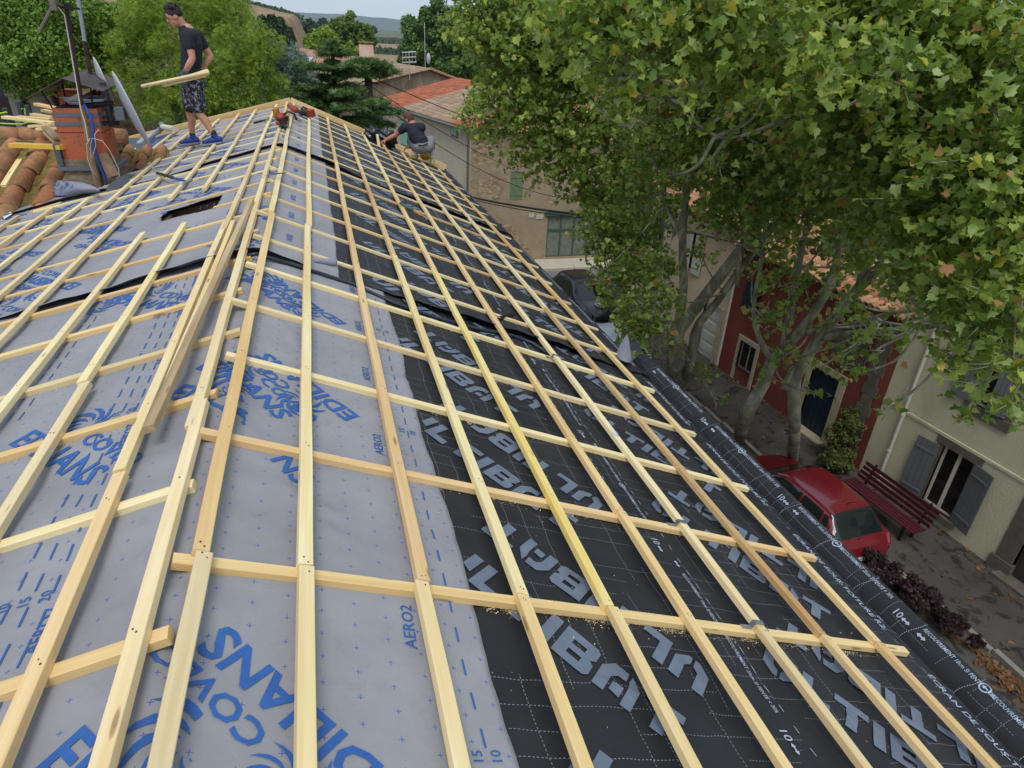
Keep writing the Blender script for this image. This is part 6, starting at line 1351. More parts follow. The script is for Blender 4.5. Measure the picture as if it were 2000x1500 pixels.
# ================================================================ TOOLS AND SMALL THINGS ON THE ROOF
ORG = simple('orange_plastic', srgb(150, 62, 42), .45, var=.06, scale=12); DKP = simple('dark_plastic', srgb(44, 42, 42), .5); ALM = simple('cast_alloy', srgb(160, 158, 150), .4, .7, var=.2, scale=20); YLP = simple('amber_plastic', srgb(176, 116, 44), .4)
def saw(name, o, ang, s, lab, colA, variant):
    t = empty(name, o, (0, 0, 0), label=lab, cat='power saw'); M = Matrix.Translation(Vector(o))@Matrix.Rotation(ang, 4, 'Z')@Matrix.Rotation(.25, 4, 'X')@Matrix.Scale(s, 4)
    def P(f, name_, mat, **k): mb = MB(); f(mb); mb.v = [tuple(M@Vector(q)) for q in mb.v]; return part(mb, name_, mat, t, **k)
    if variant == 0:
        P(lambda m: m.tube([(-.05, -.05, .0), (-.06, .05, .02), (-.03, .13, .10)], [.13, .13, .10], 12), 'motor_housing', ALM, smooth=True)
        P(lambda m: [m.box((-.16+.0, -.12+.04*k, .02), (.06, -.105+.04*k, .14)) for k in range(6)], 'cooling_fins', DKP)
        P(lambda m: m.ell((-.08, -.02, .17), (.12, .13, .07)), 'top_cover', ORG, smooth=True)
        P(lambda m: m.box((-.24, -.06, .10), (-.12, .10, .34)), 'guard', YLP, bevel=.03)
        P(lambda m: m.tube([(.0, -.05, .22), (.10, .0, .27), (.22, .06, .20), (.24, .08, .06)], .022, 8), 'handle', DKP, smooth=True)
        P(lambda m: m.ell((-.14, -.12, .05), (.05, .05, .05)), 'fuel_cap', ORG, smooth=True)
    else:
        P(lambda m: m.tube([(-.2, 0, .08), (-.05, 0, .10), (.08, -.02, .10)], [.06, .085, .09], 12), 'motor_housing', DKP, smooth=True)
        P(lambda m: m.ell((-.22, .02, .10), (.09, .07, .05)), 'front_cover', ORG, smooth=True)
        P(lambda m: m.box((.08, -.08, .02), (.26, .06, .20)), 'battery', ORG, bevel=.02)
        P(lambda m: m.tube([(-.14, 0, .16), (-.04, 0, .24), (.08, 0, .20)], .02, 8), 'handle', DKP, smooth=True)
        P(lambda m: m.tube([(-.08, .10, .06), (-.08, .13, .06)], .12, 20), 'blade_guard', ALM)
saw('petrol_saw', Lp(558, 238, .05)+Vector((0, 0, -.02)), -.3, .62, 'petrol cut-off saw with amber guard, lying on the ridge', ORG, 0)
saw('cordless_saw', Rp(600, 228, .0)+Vector((0, 0, 0)), -.8, .7, 'orange and black cordless saw just right of the ridge', ORG, 1)
m = MB(); o = Lp(538, 212, .01); m.tube([Lp(566, 207, .04), Lp(578, 215, .05)], .05, 8); m.build('orange_case', ORG, None, True, label='small orange tool part at the very end of the ridge', cat='tool')
def hammer(a, b, headdir, lab, hm, gm, name='hammer'):
    t = empty(name, a, label=lab, cat='hammer'); a, b = Vector(a), Vector(b); d = (b-a)
    m = MB(); m.tube([a, a+d*.55], [.017, .019], 8); part(m, 'grip', gm, t, smooth=True); m = MB(); m.tube([a+d*.55, b], [.012, .011], 8); part(m, 'shaft', hm, t, smooth=True)
    h = Vector(headdir).normalized(); m = MB(); m.tube([b-h*.06, b-h*.02, b+h*.03], [.016, .014, .014], 8); m.tube([b+h*.03, b+h*.075], .018, 8); m.tube([b-h*.06, b-h*.10+Vector((0, .0, -.012)), b-h*.13+Vector((0, 0, -.03))], [.014, .011, .004], 6); part(m, 'head', ALM, t)
hammer(Lp(307, 338, .03), Lp(366, 355, .035), PL(0, 1, 0)-PL(0, 0, 0)+Vector((.4, 0, .1)), 'blue-handled hammer with black grip lying on the garden slope', BLC, DKP)
hammer(Rp(781, 396, .03), Rp(828, 424, .0), (.3, -1, 0), 'hammer with yellow and dark green handle on the black underlay', YLP, GRF)
hammer(Lp(496, 240, .01), Lp(523, 233, .02), (.2, 1, .2), 'small black tool left of the ridge near the far end', DKP, DKP, 'hand_tool')
m = MB(); m.tube([Lp(523, 342, .01), Lp(540, 339, .02), Rp(560, 337, .015)], [.006, .008, .004], 6); m.build('metal_strip', simple('dull_steel', srgb(140, 138, 132), .5, .5), None, label='bent steel strip lying across the two ridge battens', cat='strip')
# perforated strap brackets over batten crossings
STL = simple('galvanised_strap', srgb(168, 170, 172), .35, .8, var=.15, scale=60)
def strap(s, y, lab):
    t = MB(); w = .011
    pts = [(-.075, .0, -BH+.001), (-.028, 0, -BH+.001), (-.0245, 0, .0035), (.0245, 0, .0035), (.028, 0, -BH+.001), (.075, 0, -BH+.001)]
    for a, b in zip(pts, pts[1:]):
        c = [PR(s+a[0], y-w, a[2]), PR(s+b[0], y-w, b[2]), PR(s+b[0], y+w, b[2]), PR(s+a[0], y+w, a[2])]; n = UPR*.0018
        t.add(c+[q+n for q in c], [(0,1,2,3),(4,7,6,5),(0,4,5,1),(1,5,6,2),(2,6,7,3),(3,7,4,0)])
    return t.build('strap_bracket', STL, None, label=lab, cat='bracket', group='galvanised straps over batten crossings')
strap(2.183, 1.535, 'galvanised strap over the batten crossing nearest the camera'); strap(2.183, 2.18, 'galvanised strap over the second crossing of the same batten'); strap(2.183, 4.11, 'galvanised strap over the crossing where the black conduit ends')
# flexible conduit across the ridge
pts = [Lp(484, 500, -.03), Rp(500, 496, -.02), Rp(522, 503, -.035), Rp(560, 514, -.045), Rp(620, 532, -.045), Rp(690, 555, -.045), Rp(770, 592, -.045), Rp(850, 620, -.045), Rp(930, 642, -.04), Rp(1000, 655, -.045), Rp(1040, 670, -.045), Rp(1068, 690, -.045)]
m = MB(); m.tube(pts, .0125, 9); m.build('black_conduit', simple('conduit_black', srgb(38, 46, 54), .35), None, True, label='black flexible conduit crossing the ridge and the black underlay', cat='conduit')
# curled-up corners of the sheets
FLB = simple('flap_underside_grey', srgb(122, 124, 130), .7, var=.08)
def curl(name, c0, c1, updir, r0, r1, turns, mat, lab, n=10):
    """a sheet corner rolled back on itself: cone-like roll from c0 to c1"""
    c0, c1 = Vector(c0), Vector(c1); ax = (c1-c0).normalized(); up = Vector(updir); up = (up-ax*up.dot(ax)).normalized(); sd = ax.cross(up); rows = []
    for i in range(7):
        t = i/6; c = c0.lerp(c1, t); r_ = r0+(r1-r0)*t; rows.append([c+(sd*math.sin(a)*r_-up*math.cos(a)*r_)+up*r_ for a in np.linspace(-.3, turns, n)])
    return ribbon(name, rows, mat, sub=1, label=lab, cat='roof underlay')
curl('underlay_curl', Rp(612, 512, -.05), Rp(652, 520, -.05), UPR, .012, .030, 3.6, GMF, 'curled corner of grey underlay beside the ridge, over the conduit')
curl('underlay_curl', Rp(974, 625, -.05), Rp(998, 617, -.05), UPR, .014, .022, 4.0, MATS['black_mem'], 'small rolled scrap of black underlay near the conduit end')
A_ = Rp(1225, 652, .03); rows = [[A_, A_+Vector((0, 0, .002)), A_+Vector((.004, 0, 0))], [Rp(1209, 674, -.02), Rp(1219, 672, .025), Rp(1231, 680, .02)], [Rp(1199, 700, -.055), Rp(1216, 704, .015), Rp(1237, 714, -.01)]]
ribbon('underlay_curl', rows, FLB, label='turned-back corner of the middle black sheet showing its pale underside', cat='roof underlay')
# tags and small litter
m = MB(); m.add([Lp(5, 420, -.03), Lp(20, 412, -.02), Lp(24, 418, -.03), Lp(8, 428, -.03)], [(0, 1, 2, 3)]); o = m.build('paper_label', simple('white_paper', srgb(206, 210, 216), .7), None, fix=False, label='white paper label on the grey underlay at the left edge', cat='label')
q = PR(2.19, 3.02, .002); m = MB(); m.add([PR(2.165, 2.98, .002), PR(2.20, 2.98, .002), PR(2.20, 3.04, .002), PR(2.165, 3.04, .002)], [(0, 1, 2, 3)]); m.build('paper_label', MATS['white_paper'], None, fix=False, label='small white staple label on a long batten over the black underlay', cat='label')
# sawdust and chips against the cross battens
r = np.random.default_rng(21); P = []; 
def chips(F, s0, s1, y, n_, spread): 
    for k in range(n_): s = r.uniform(s0, s1); yy = y-.022-abs(r.normal())*spread; P.append(tuple(F(s, yy, HM+.005+.003*r.random())))
for k in range(9):
    y = CR0+CRD*k; chips(PR, .75, 3.0, y, int(330/(1+k*.5)), .013)
    for c_ in r.uniform(.1, 2.9, 5): chips(PR, c_, c_+.18, y, int(170/(1+k*.5)), .016)
for k in range(9):
    y = CL0+CLD*k
    for c_ in r.uniform(.1, 2.2, 5): chips(PL, c_, c_+.3, y, int(260/(1+k*.4)), .016)
for k in range(350): P.append(tuple(PR(r.uniform(.85, 3.0), r.uniform(.6, 5), HM+.006)))
P = np.array(P); lm = leaf_mat('wood_chip_tones', [(170, 142, 100), (206, 184, 140), (224, 208, 172)], trans=.0); o = scatter('wood_chips', P, np.array([.2, 0, 1.])+r.normal(size=P.shape)*.35, 0.0048*(.3+1.5*r.random(len(P))**2), (np.array([(-.5, 0, 0), (.5, 0, .05), (.45, .35, 0), (-.4, .3, .1)]), [(0, 1, 2, 3)]), lm, r=r); tag(o, 'pale sawdust and wood chips lying against the cross battens', 'wood chips', kind='stuff')
# ================================================================ BAGS
def bag(c, R, lab, seed):
    rr = random.Random(seed); mb = MB(); mb.ell(c, R, nu=36, nv=24); mb.v = [tuple(Vector(v)+(Vector(v)-Vector(c)).normalized()*(.028*math.sin(v[0]*31+v[2]*17+seed)*math.sin(v[1]*23+v[2]*29)+.018*math.sin(v[2]*61+v[0]*47+seed)+rr.uniform(-.006, .006))) for v in mb.v]
    return mb.build('rubble_bag', simple('black_bag_plastic%d' % seed, srgb(30, 31, 35), .28, var=.2, spec=.6), None, True, label=lab, cat='bag', group='black bags at the end of the roof')
bag(tuple(at(728, 263, 13.9)), (.17, .12, .14), 'black plastic bag left of the crouching worker, the left one', 1); bag(tuple(at(756, 272, 13.8)), (.20, .13, .20), 'black plastic bag right beside the crouching worker arm', 2)
# ================================================================ PEOPLE
SKIN = simple('skin', srgb(186, 134, 110), .55, var=.06, scale=20, Subsurface_Weight=.08); SKIN2 = simple('tanned_skin', srgb(172, 112, 88), .55, var=.06, scale=20, Subsurface_Weight=.08)
TEE = simple('black_tshirt', srgb(34, 36, 42), .85, var=.15, scale=9, bump=.3); TEE2 = simple('navy_tshirt', srgb(38, 38, 50), .85, var=.15, scale=9, bump=.3)
HAIR = simple('dark_hair', srgb(42, 32, 28), .6, var=.3, scale=40, bump=.6); HAIR2 = simple('short_brown_hair', srgb(88, 62, 50), .7, var=.2, scale=50, bump=.4)
GLV = simple('grey_glove', srgb(78, 84, 92), .7); GSH = simple('grey_jersey_shorts', srgb(126, 126, 128), .9, var=.1, scale=8, bump=.3)
_t = NT('speckled_shorts'); _v = _t.coord('Object'); _n = _t.noise(_v, 26, 5, .75, .5); PSH = _t.bsdf(_t.mix(_t.ramp(_n, [(.53, (0, 0, 0)), (.57, (1, 1, 1))]), srgb(28, 28, 36), srgb(150, 146, 158)), .8)
BSH = simple('blue_shoe', srgb(32, 56, 120), .6, var=.25, scale=20); SOLE = simple('grey_sole', srgb(122, 130, 142), .6); WSK = simple('white_sock', srgb(206, 206, 208), .8); YSH = simple('yellow_grey_shoe', srgb(186, 160, 96), .7, var=.35, scale=16)
def seg(mb, pts, rs, n=14, sx=1.0, up=None):
    mb.tube(pts, rs, n, sx=sx, up=up)
    for p, r_ in zip(pts, rs if isinstance(rs, (list, tuple)) else [rs]*len(pts)): mb.ell(p, (r_*.985,)*3, nu=12, nv=8)
def hand(mb, wrist, d, palm_n, s=1.0, curlv=.5, thumb_side=1):
    """palm, four unequal bent fingers and a thumb leaving the side of the palm"""
    d = Vector(d).normalized(); n = Vector(palm_n); n = (n-d*n.dot(d)).normalized(); w = d.cross(n)*thumb_side
    c = Vector(wrist)
    for t in (.0, .03, .06, .085): q = c+d*t*s; [mb.ell(q+w*o*s, (.0135*s,)*3, nu=8, nv=6) for o in (-.028, -.01, .01, .028)]
    mb.tube([c, c+d*.045*s, c+d*.09*s], [.026*s, .036*s, .036*s], 10, sx=.42, up=w)
    for i, (o, L) in enumerate(((.030, .068), (.010, .078), (-.010, .072), (-.029, .056))):
        p = c+d*.085*s+w*o*s; pts = [p]; a = 0
        for k, f in enumerate((.45, .32, .23)): a += curlv*(.7+.5*k); dd = d*math.cos(a)+n*math.sin(a); p = p+dd*L*f*s; pts.append(p)
        mb.tube(pts, [.0095*s, .009*s, .0085*s, .0075*s], 8); mb.ell(pts[-1], (.0075*s,)*3, nu=8, nv=6)
    p = c+d*.025*s+w*.028*s; q = p+(w*.75+d*.5+n*.3).normalized()*.034*s; r_ = q+(w*.25+d*.75+n*.55).normalized()*.032*s; mb.tube([p, q, r_], [.012*s, .0105*s, .009*s], 8); mb.ell(r_, (.009*s,)*3, nu=8, nv=6)
def head(mb, c, f, up, s=1.0):
    f = Vector(f).normalized(); up = Vector(up); up = (up-f*up.dot(f)).normalized(); sd = f.cross(up); M = basis(f, sd, up).to_3x3()
    mb.ell(Vector(c)+up*.018*s, (.098*s, .076*s, .098*s), M, 18, 12); mb.ell(Vector(c)+f*.022*s-up*.045*s, (.068*s, .058*s, .072*s), M, 16, 10); mb.ell(Vector(c)+f*.055*s-up*.098*s, (.026*s, .028*s, .020*s), M, 10, 8)
    mb.tube([Vector(c)+f*.088*s+up*.012*s, Vector(c)+f*.112*s-up*.026*s], [.008*s, .014*s], 8); mb.ell(Vector(c)+f*.106*s-up*.03*s, (.014*s, .016*s, .011*s), M, 8, 6)
    mb.ell(Vector(c)+f*.088*s-up*.062*s, (.010*s, .024*s, .006*s), M, 8, 6); mb.ell(Vector(c)+f*.086*s-up*.074*s, (.010*s, .021*s, .006*s), M, 8, 6)
    for k in (-1, 1): mb.ell(Vector(c)+sd*k*.076*s-up*.012*s-f*.006*s, (.020*s, .008*s, .032*s), M, 10, 8); mb.ell(Vector(c)+f*.083*s+sd*k*.032*s+up*.022*s, (.012*s, .022*s, .007*s), M, 8, 6)
    return f, up, sd, M
def eyes(par, c, f, up, sd, M, s=1.0):
    m = MB(); [m.ell(Vector(c)+f*.083*s+sd*k*.032*s+up*.004*s, (.010*s, .012*s, .006*s), M, 8, 6) for k in (-1, 1)]; part(m, 'eyes', simple('eye_dark', srgb(50, 38, 32), .3), par, smooth=True)
    m = MB(); [m.ell(Vector(c)+f*.090*s+sd*k*.032*s+up*.028*s, (.006*s, .020*s, .005*s), M, 8, 6) for k in (-1, 1)]; part(m, 'eyebrows', HAIR, par, smooth=True)
def rem(mb, name, mat, par, vox=.009, sm=3): return ploc(remeshed(name, mb, mat, vox, None, sm), par)
def J(px, py, Y): return at(px, py, Y)
# ---------------- worker standing
P1 = empty('person', J(392, 282, 10.7), label='standing young man in black T-shirt and speckled shorts carrying battens', cat='person')
hc = J(341, 32, 10.68); fwd = Vector((-1, -.22, -.42)); upv = Vector((-.38, 0, 1))
mb = MB(); f, u, s_, M = head(mb, hc, fwd, upv, 1.03)
neckb = J(366, 60, 10.7); seg(mb, [hc-f*.035-u*.05, J(357, 50, 10.7), neckb], [.056, .055, .062])
sl_, el_, wl_ = J(366, 70, 10.50), J(376, 114, 10.44), J(361, 141, 10.42)
sr_, er_, wr_ = J(384, 68, 10.90), J(412, 110, 10.93), J(399, 131, 10.86)
seg(mb, [sl_, sl_.lerp(el_, .5), el_], [.058, .052, .041]); seg(mb, [el_, el_.lerp(wl_, .35), wl_], [.041, .043, .028])
seg(mb, [sr_, sr_.lerp(er_, .5), er_], [.058, .052, .041]); seg(mb, [er_, er_.lerp(wr_, .35), wr_], [.041, .042, .028])
ch_, wa_, pe_ = J(374, 92, 10.7), J(374, 132, 10.7), J(377, 155, 10.7)
seg(mb, [neckb, ch_, wa_, pe_], [.09, .12, .105, .115], sx=.9)
seg(mb, [sl_, sr_], [.06, .06])
hl, kl, al = J(380, 172, 10.6), J(391, 224, 10.56), J(418, 263, 10.5); hr, kr, ar = J(372, 172, 10.8), J(371, 222, 10.84), J(376, 264, 10.86)
for h, k, a in ((hl, kl, al), (hr, kr, ar)):
    seg(mb, [h, h.lerp(k, .5), k], [.09, .075, .055]); bk = (a-k).normalized(); seg(mb, [k, k.lerp(a, .3)+Vector((.015, 0, 0)), k.lerp(a, .65), a], [.053, .057, .043, .034])
hand(mb, wr_, J(390, 140, 10.8)-wr_, (-.2, -1, .2), .9, .6)
for (a, heel, toe) in ((al, J(428, 277, 10.5), J(400, 281, 10.5)), (ar, J(383, 278, 10.86), J(356, 281, 10.86))): seg(mb, [a, heel+Vector((0, 0, .03)), toe+Vector((0, 0, .02))], [.036, .035, .03])
body = rem(mb, 'body', SKIN, P1, .0085)
eyes(P1, hc, f, u, s_, M, 1.03)
mb = MB(); hand(mb, wl_, J(358, 153, 10.42)-wl_, (-.5, -.8, -.1), 1.12, .95); seg(mb, [wl_.lerp(el_, .12), wl_], [.034, .034]); rem(mb, 'glove', GLV, P1, .007, 2)
mb = MB(); rr = random.Random(5); Mh = M
mb.ell(hc+u*.040-f*.016, (.108, .088, .096), M, 18, 12)
for k in range(60):
    a = rr.uniform(0, 2*PI); b = rr.uniform(.1, 1.15); dv = (f*math.cos(a)*math.sin(b)+s_*math.sin(a)*math.sin(b)+u*math.cos(b)); 
    if dv.dot(f) > .55 and dv.dot(u) < .55: continue
    p = hc+u*.035-f*.012+Vector((dv.x*.095, dv.y*.095, dv.z*.095)); mb.tube([p, p+dv*.022+Vector((rr.gauss(0, .012), rr.gauss(0, .012), .012))], [.018, .008], 6)
o = rem(mb, 'hair', HAIR, P1, .008, 1)
mb = MB(); seg(mb, [J(364, 62, 10.7), J(374, 84, 10.7), J(374, 112, 10.7), J(373, 134, 10.7), J(376, 146, 10.7)], [.10, .142, .135, .128, .132], 18, sx=1.12, up=(1, 0, 0))
seg(mb, [sl_+Vector((0, .05, 0)), sr_-Vector((0, .05, 0))], [.088, .088]); seg(mb, [sl_, sl_.lerp(el_, .48)], [.080, .068]); seg(mb, [sr_, sr_.lerp(er_, .50)], [.080, .068])
seg(mb, [J(360, 56, 10.7), J(366, 62, 10.7)], [.065, .085])
rem(mb, 'tshirt', TEE, P1, .011, 4)
mb = MB(); seg(mb, [J(376, 142, 10.7), J(376, 160, 10.7)], [.135, .145], 18, sx=1.12, up=(1, 0, 0))
for h, k in ((hl, kl), (hr, kr)): seg(mb, [h-Vector((0, 0, -.05)), h.lerp(k, .35), h.lerp(k, .70)], [.118, .108, .102])
rem(mb, 'shorts', PSH, P1, .011, 3)
m = MB(); m.tube([J(398, 158, 10.55), J(402, 166, 10.53), J(409, 169, 10.53)], [.012, .02, .012], 6); part(m, 'tool_strap', simple('dark_strap', srgb(60, 62, 66), .7), P1)
for (heel, toe, an) in ((J(429, 274, 10.5), J(399, 279, 10.5), al), (J(384, 275, 10.86), J(355, 279, 10.86), ar)):
    mb = MB(); mid = heel.lerp(toe, .5); seg(mb, [heel+Vector((0, 0, .012)), mid+Vector((0, 0, .012)), toe+Vector((0, 0, -.002))], [.046, .047, .036]); seg(mb, [an-Vector((0, 0, .015)), heel.lerp(toe, .2)+Vector((0, 0, .03))], [.045, .046]); sh_ = rem(mb, 'shoe', BSH, P1, .008, 2)
    mb = MB(); seg(mb, [heel+Vector((.02, 0, -.03)), toe+Vector((-.02, 0, -.03))], [.03, .028], sx=1.5, up=(0, 0, 1)); o = remeshed('sole', mb, SOLE, .008, None, 1); ploc(o, P1)
    mb = MB(); seg(mb, [an+Vector((0, 0, .03)), an-Vector((0, 0, .03))], [.040, .042]); rem(mb, 'sock', DKP, P1, .009, 1)
# tattoo marks on the near forearm
m = MB()
for t0, t1 in ((.35, .45), (.55, .62), (.7, .75)):
    p = el_.lerp(wl_, t0); q = el_.lerp(wl_, t1); m.tube([p+Vector((-.022, -.036, 0)), q+Vector((.012, -.037, 0)), q+Vector((.024, -.026, .012))], .0035, 5)
part(m, 'tattoo', simple('tattoo_ink', srgb(66, 58, 62), .6), P1)
for i, (a, b, y0, lb_) in enumerate((((275, 167), (408, 139), 10.30, 'upper pine batten held under the standing worker arm'), ((318, 165), (402, 145), 10.34, 'lower pine batten held by the standing worker'), ((330, 158), (406, 136), 10.40, 'inner pine batten held by the standing worker'))):
    stick(at(*a, y0), at(*b, y0+.06), (0, -.5, 1), .045, .027, (W1, W2, W1)[i], 'carried_batten', seed=200+i, label=lb_, cat='batten', group='battens carried by the standing worker')
# ---------------- worker crouching
P2 = empty('person', J(828, 312, 13.4), label='crouching man in navy T-shirt and grey shorts fixing battens at the roof end', cat='person')
hc = J(799, 232, 13.52); fwd = Vector((-.75, .75, -.55)); upv = Vector((-.3, .25, 1)); mb = MB(); f, u, s_, M = head(mb, hc, fwd, upv, 1.0)
sl_, el_, wl_ = J(790, 249, 13.55), J(774, 263, 13.62), J(753, 274, 13.6); sr_, er_, wr_ = J(823, 249, 13.3), J(817, 276, 13.62), J(801, 288, 13.7)
neckb = J(806, 246, 13.45); seg(mb, [hc-f*.03-u*.05, neckb], [.058, .066])
seg(mb, [sl_, sl_.lerp(el_, .5), el_], [.062, .056, .045]); seg(mb, [el_, el_.lerp(wl_, .35), wl_], [.046, .046, .030]); seg(mb, [sr_, sr_.lerp(er_, .5), er_], [.062, .056, .045]); seg(mb, [er_, er_.lerp(wr_, .35), wr_], [.046, .046, .030])
pe_ = J(827, 286, 13.22); seg(mb, [neckb, J(812, 262, 13.38), J(821, 276, 13.28), pe_], [.10, .135, .12, .12]); seg(mb, [sl_, sr_], [.07, .07])
hl, kl, al = J(819, 289, 13.25), J(801, 273, 13.75), J(812, 300, 13.42); hr, kr, ar = J(835, 288, 13.2), J(843, 272, 13.68), J(844, 306, 13.36)
for h, k, a in ((hl, kl, al), (hr, kr, ar)): seg(mb, [h, h.lerp(k, .5), k], [.095, .085, .062]); seg(mb, [k, k.lerp(a, .35)+Vector((0, -.02, 0)), a], [.058, .062, .038])
hand(mb, wl_, J(740, 279, 13.55)-wl_, (0, 0, -1), 1.0, .55); hand(mb, wr_, J(790, 289, 13.72)-wr_, (0, 0, -1), 1.0, .6, -1); rem(mb, 'body', SKIN2, P2, .0095)
eyes(P2, hc, f, u, s_, M)
mb = MB(); mb.ell(hc+u*.036-f*.014, (.103, .083, .088), M, 18, 12); mb.ell(hc-f*.03+u*.0, (.078, .082, .085), M, 16, 10); rem(mb, 'hair', HAIR2, P2, .009, 2)
m = MB(); m.ell(hc-s_*.083-u*.022, (.008, .008, .016)); m.ell(hc+s_*.083-u*.022, (.008, .008, .016)); part(m, 'earphones', WPL, P2)
mb = MB(); seg(mb, [J(806, 250, 13.44), J(812, 262, 13.38), J(820, 274, 13.3), J(825, 281, 13.24)], [.12, .155, .14, .135], 18, sx=1.15, up=(1, .3, 0)); seg(mb, [sl_, sr_], [.09, .09]); seg(mb, [sl_, sl_.lerp(el_, .42)], [.082, .074]); seg(mb, [sr_, sr_.lerp(er_, .42)], [.082, .074]); rem(mb, 'tshirt', TEE2, P2, .011, 4)
mb = MB(); mb.ell(pe_+Vector((.01, -.02, -.015)), (.19, .13, .12), None, 18, 12)
for h, k in ((hl, kl), (hr, kr)): seg(mb, [h, h.lerp(k, .45), h.lerp(k, .88)], [.118, .108, .09])
rem(mb, 'shorts', GSH, P2, .011, 3)
m = MB(); m.tube([J(817, 283.5, 13.09), J(826, 284, 13.05), J(836, 280, 13.08)], .012, 6); part(m, 'waistband', DKP, P2)
for (an, toe) in ((al, J(801, 308, 13.55)), (ar, J(845, 319, 13.25))):
    heel = an-Vector((0, 0, .07)); toe = Vector((toe.x, toe.y, heel.z-.02)) if an is al else toe
    mb = MB(); seg(mb, [heel, heel.lerp(toe, .6), toe], [.046, .048, .038]); seg(mb, [an-Vector((0, 0, .02)), heel], [.045, .046]); rem(mb, 'shoe', YSH, P2, .009, 2)
    mb = MB(); seg(mb, [an+Vector((0, 0, .10)), an-Vector((0, 0, .02))], [.046, .044]); rem(mb, 'sock', WSK, P2, .009, 1)
stick(J(737, 262, 13.5), J(741, 285, 13.2), UPR, .045, .029, W1, 'held_batten', seed=400, label='batten end held in the crouching worker left hand', cat='batten')
stick(J(800, 300, 14.05), J(868, 331, 13.7), (0, -.3, 1), .09, .03, W4, 'scaffold_board', seed=401, label='weathered scaffold board under the crouching worker feet', cat='board')
stick(J(772, 286, 14.3), J(850, 320, 14.1), (0, -.3, 1), .08, .03, W4, 'scaffold_board', seed=402, label='brown scaffold board behind the crouching worker', cat='board')
m = MB(); q = J(831, 303, 13.75); m.ell(q, (.11, .07, .10), nu=14, nv=10); m.build('yellow_nail_bag', simple('yellow_bag', srgb(214, 166, 46), .6, var=.3, scale=14), None, True, label='yellow bag standing between the crouching worker feet', cat='bag')
# ================================================================ CARS AND BENCH
def catmull(xs_, ks, vals):
    xs_ = np.asarray(xs_, float); ks = np.asarray(ks, float); vals = np.asarray(vals, float); d = np.gradient(vals, ks); h = np.diff(ks)
    # monotone-ish tangents
    sl = np.diff(vals)/h; m_ = np.zeros_like(vals); m_[0] = sl[0]; m_[-1] = sl[-1]
    for i in range(1, len(vals)-1): m_[i] = 0 if sl[i-1]*sl[i] <= 0 else 2*sl[i-1]*sl[i]/(sl[i-1]+sl[i])
    i = np.clip(np.searchsorted(ks, xs_, 'right')-1, 0, len(ks)-2); t = (xs_-ks[i])/h[i]
    return (2*t**3-3*t*t+1)*vals[i]+(t**3-2*t*t+t)*h[i]*m_[i]+(-2*t**3+3*t*t)*vals[i+1]+(t**3-t*t)*h[i]*m_[i+1]
#            y     belt   roof   w     roofw
ST = [(0.00, .50, .52, .66, .60), (0.05, .78, .80, .76, .64), (0.16, .95, .97, .795, .62), (.38, .955, 1.20, .805, .575), (.60, .95, 1.375, .81, .545), (.90, .94, 1.415, .815, .55), (1.40, .93, 1.43, .82, .56), (1.90, .915, 1.41, .82, .555), (2.15, .905, 1.33, .82, .56), (2.5, .90, 1.12, .815, .60), (2.82, .89, .925, .805, .66), (3.25, .80, .84, .785, .62), (3.58, .68, .71, .74, .56), (3.72, .48, .50, .64, .5)]
_k = [s[0] for s in ST]
def carsurf(y, q, side=1):
    belt, roof, w, rw = (float(catmull([y], _k, [s[i] for s in ST])[0]) for i in (1, 2, 3, 4))
    P = [(0, .2), (.62*w, .17), (.95*w, .26), (1.0*w, .50), (.985*w, belt-.07), (.955*w, belt), (rw+.02, roof-.055), (rw*.86, roof-.008), (0, roof+.012)]
    xs_ = float(catmull([q], range(9), [p[0] for p in P])[0]); zs_ = float(catmull([q], range(9), [p[1] for p in P])[0]); return Vector((side*xs_, y, zs_))
GLC = simple('car_glass', srgb(26, 36, 36), .05, spec=.8); TYR = simple('tyre_rubber', srgb(26, 26, 27), .8); RIM = simple('alloy_rim', srgb(150, 150, 154), .35, .7); RLT = simple('red_lens', srgb(150, 18, 20), .15); CLT = simple('clear_lens', srgb(190, 196, 200), .1); BPL = simple('plate_white', srgb(196, 196, 190), .5)
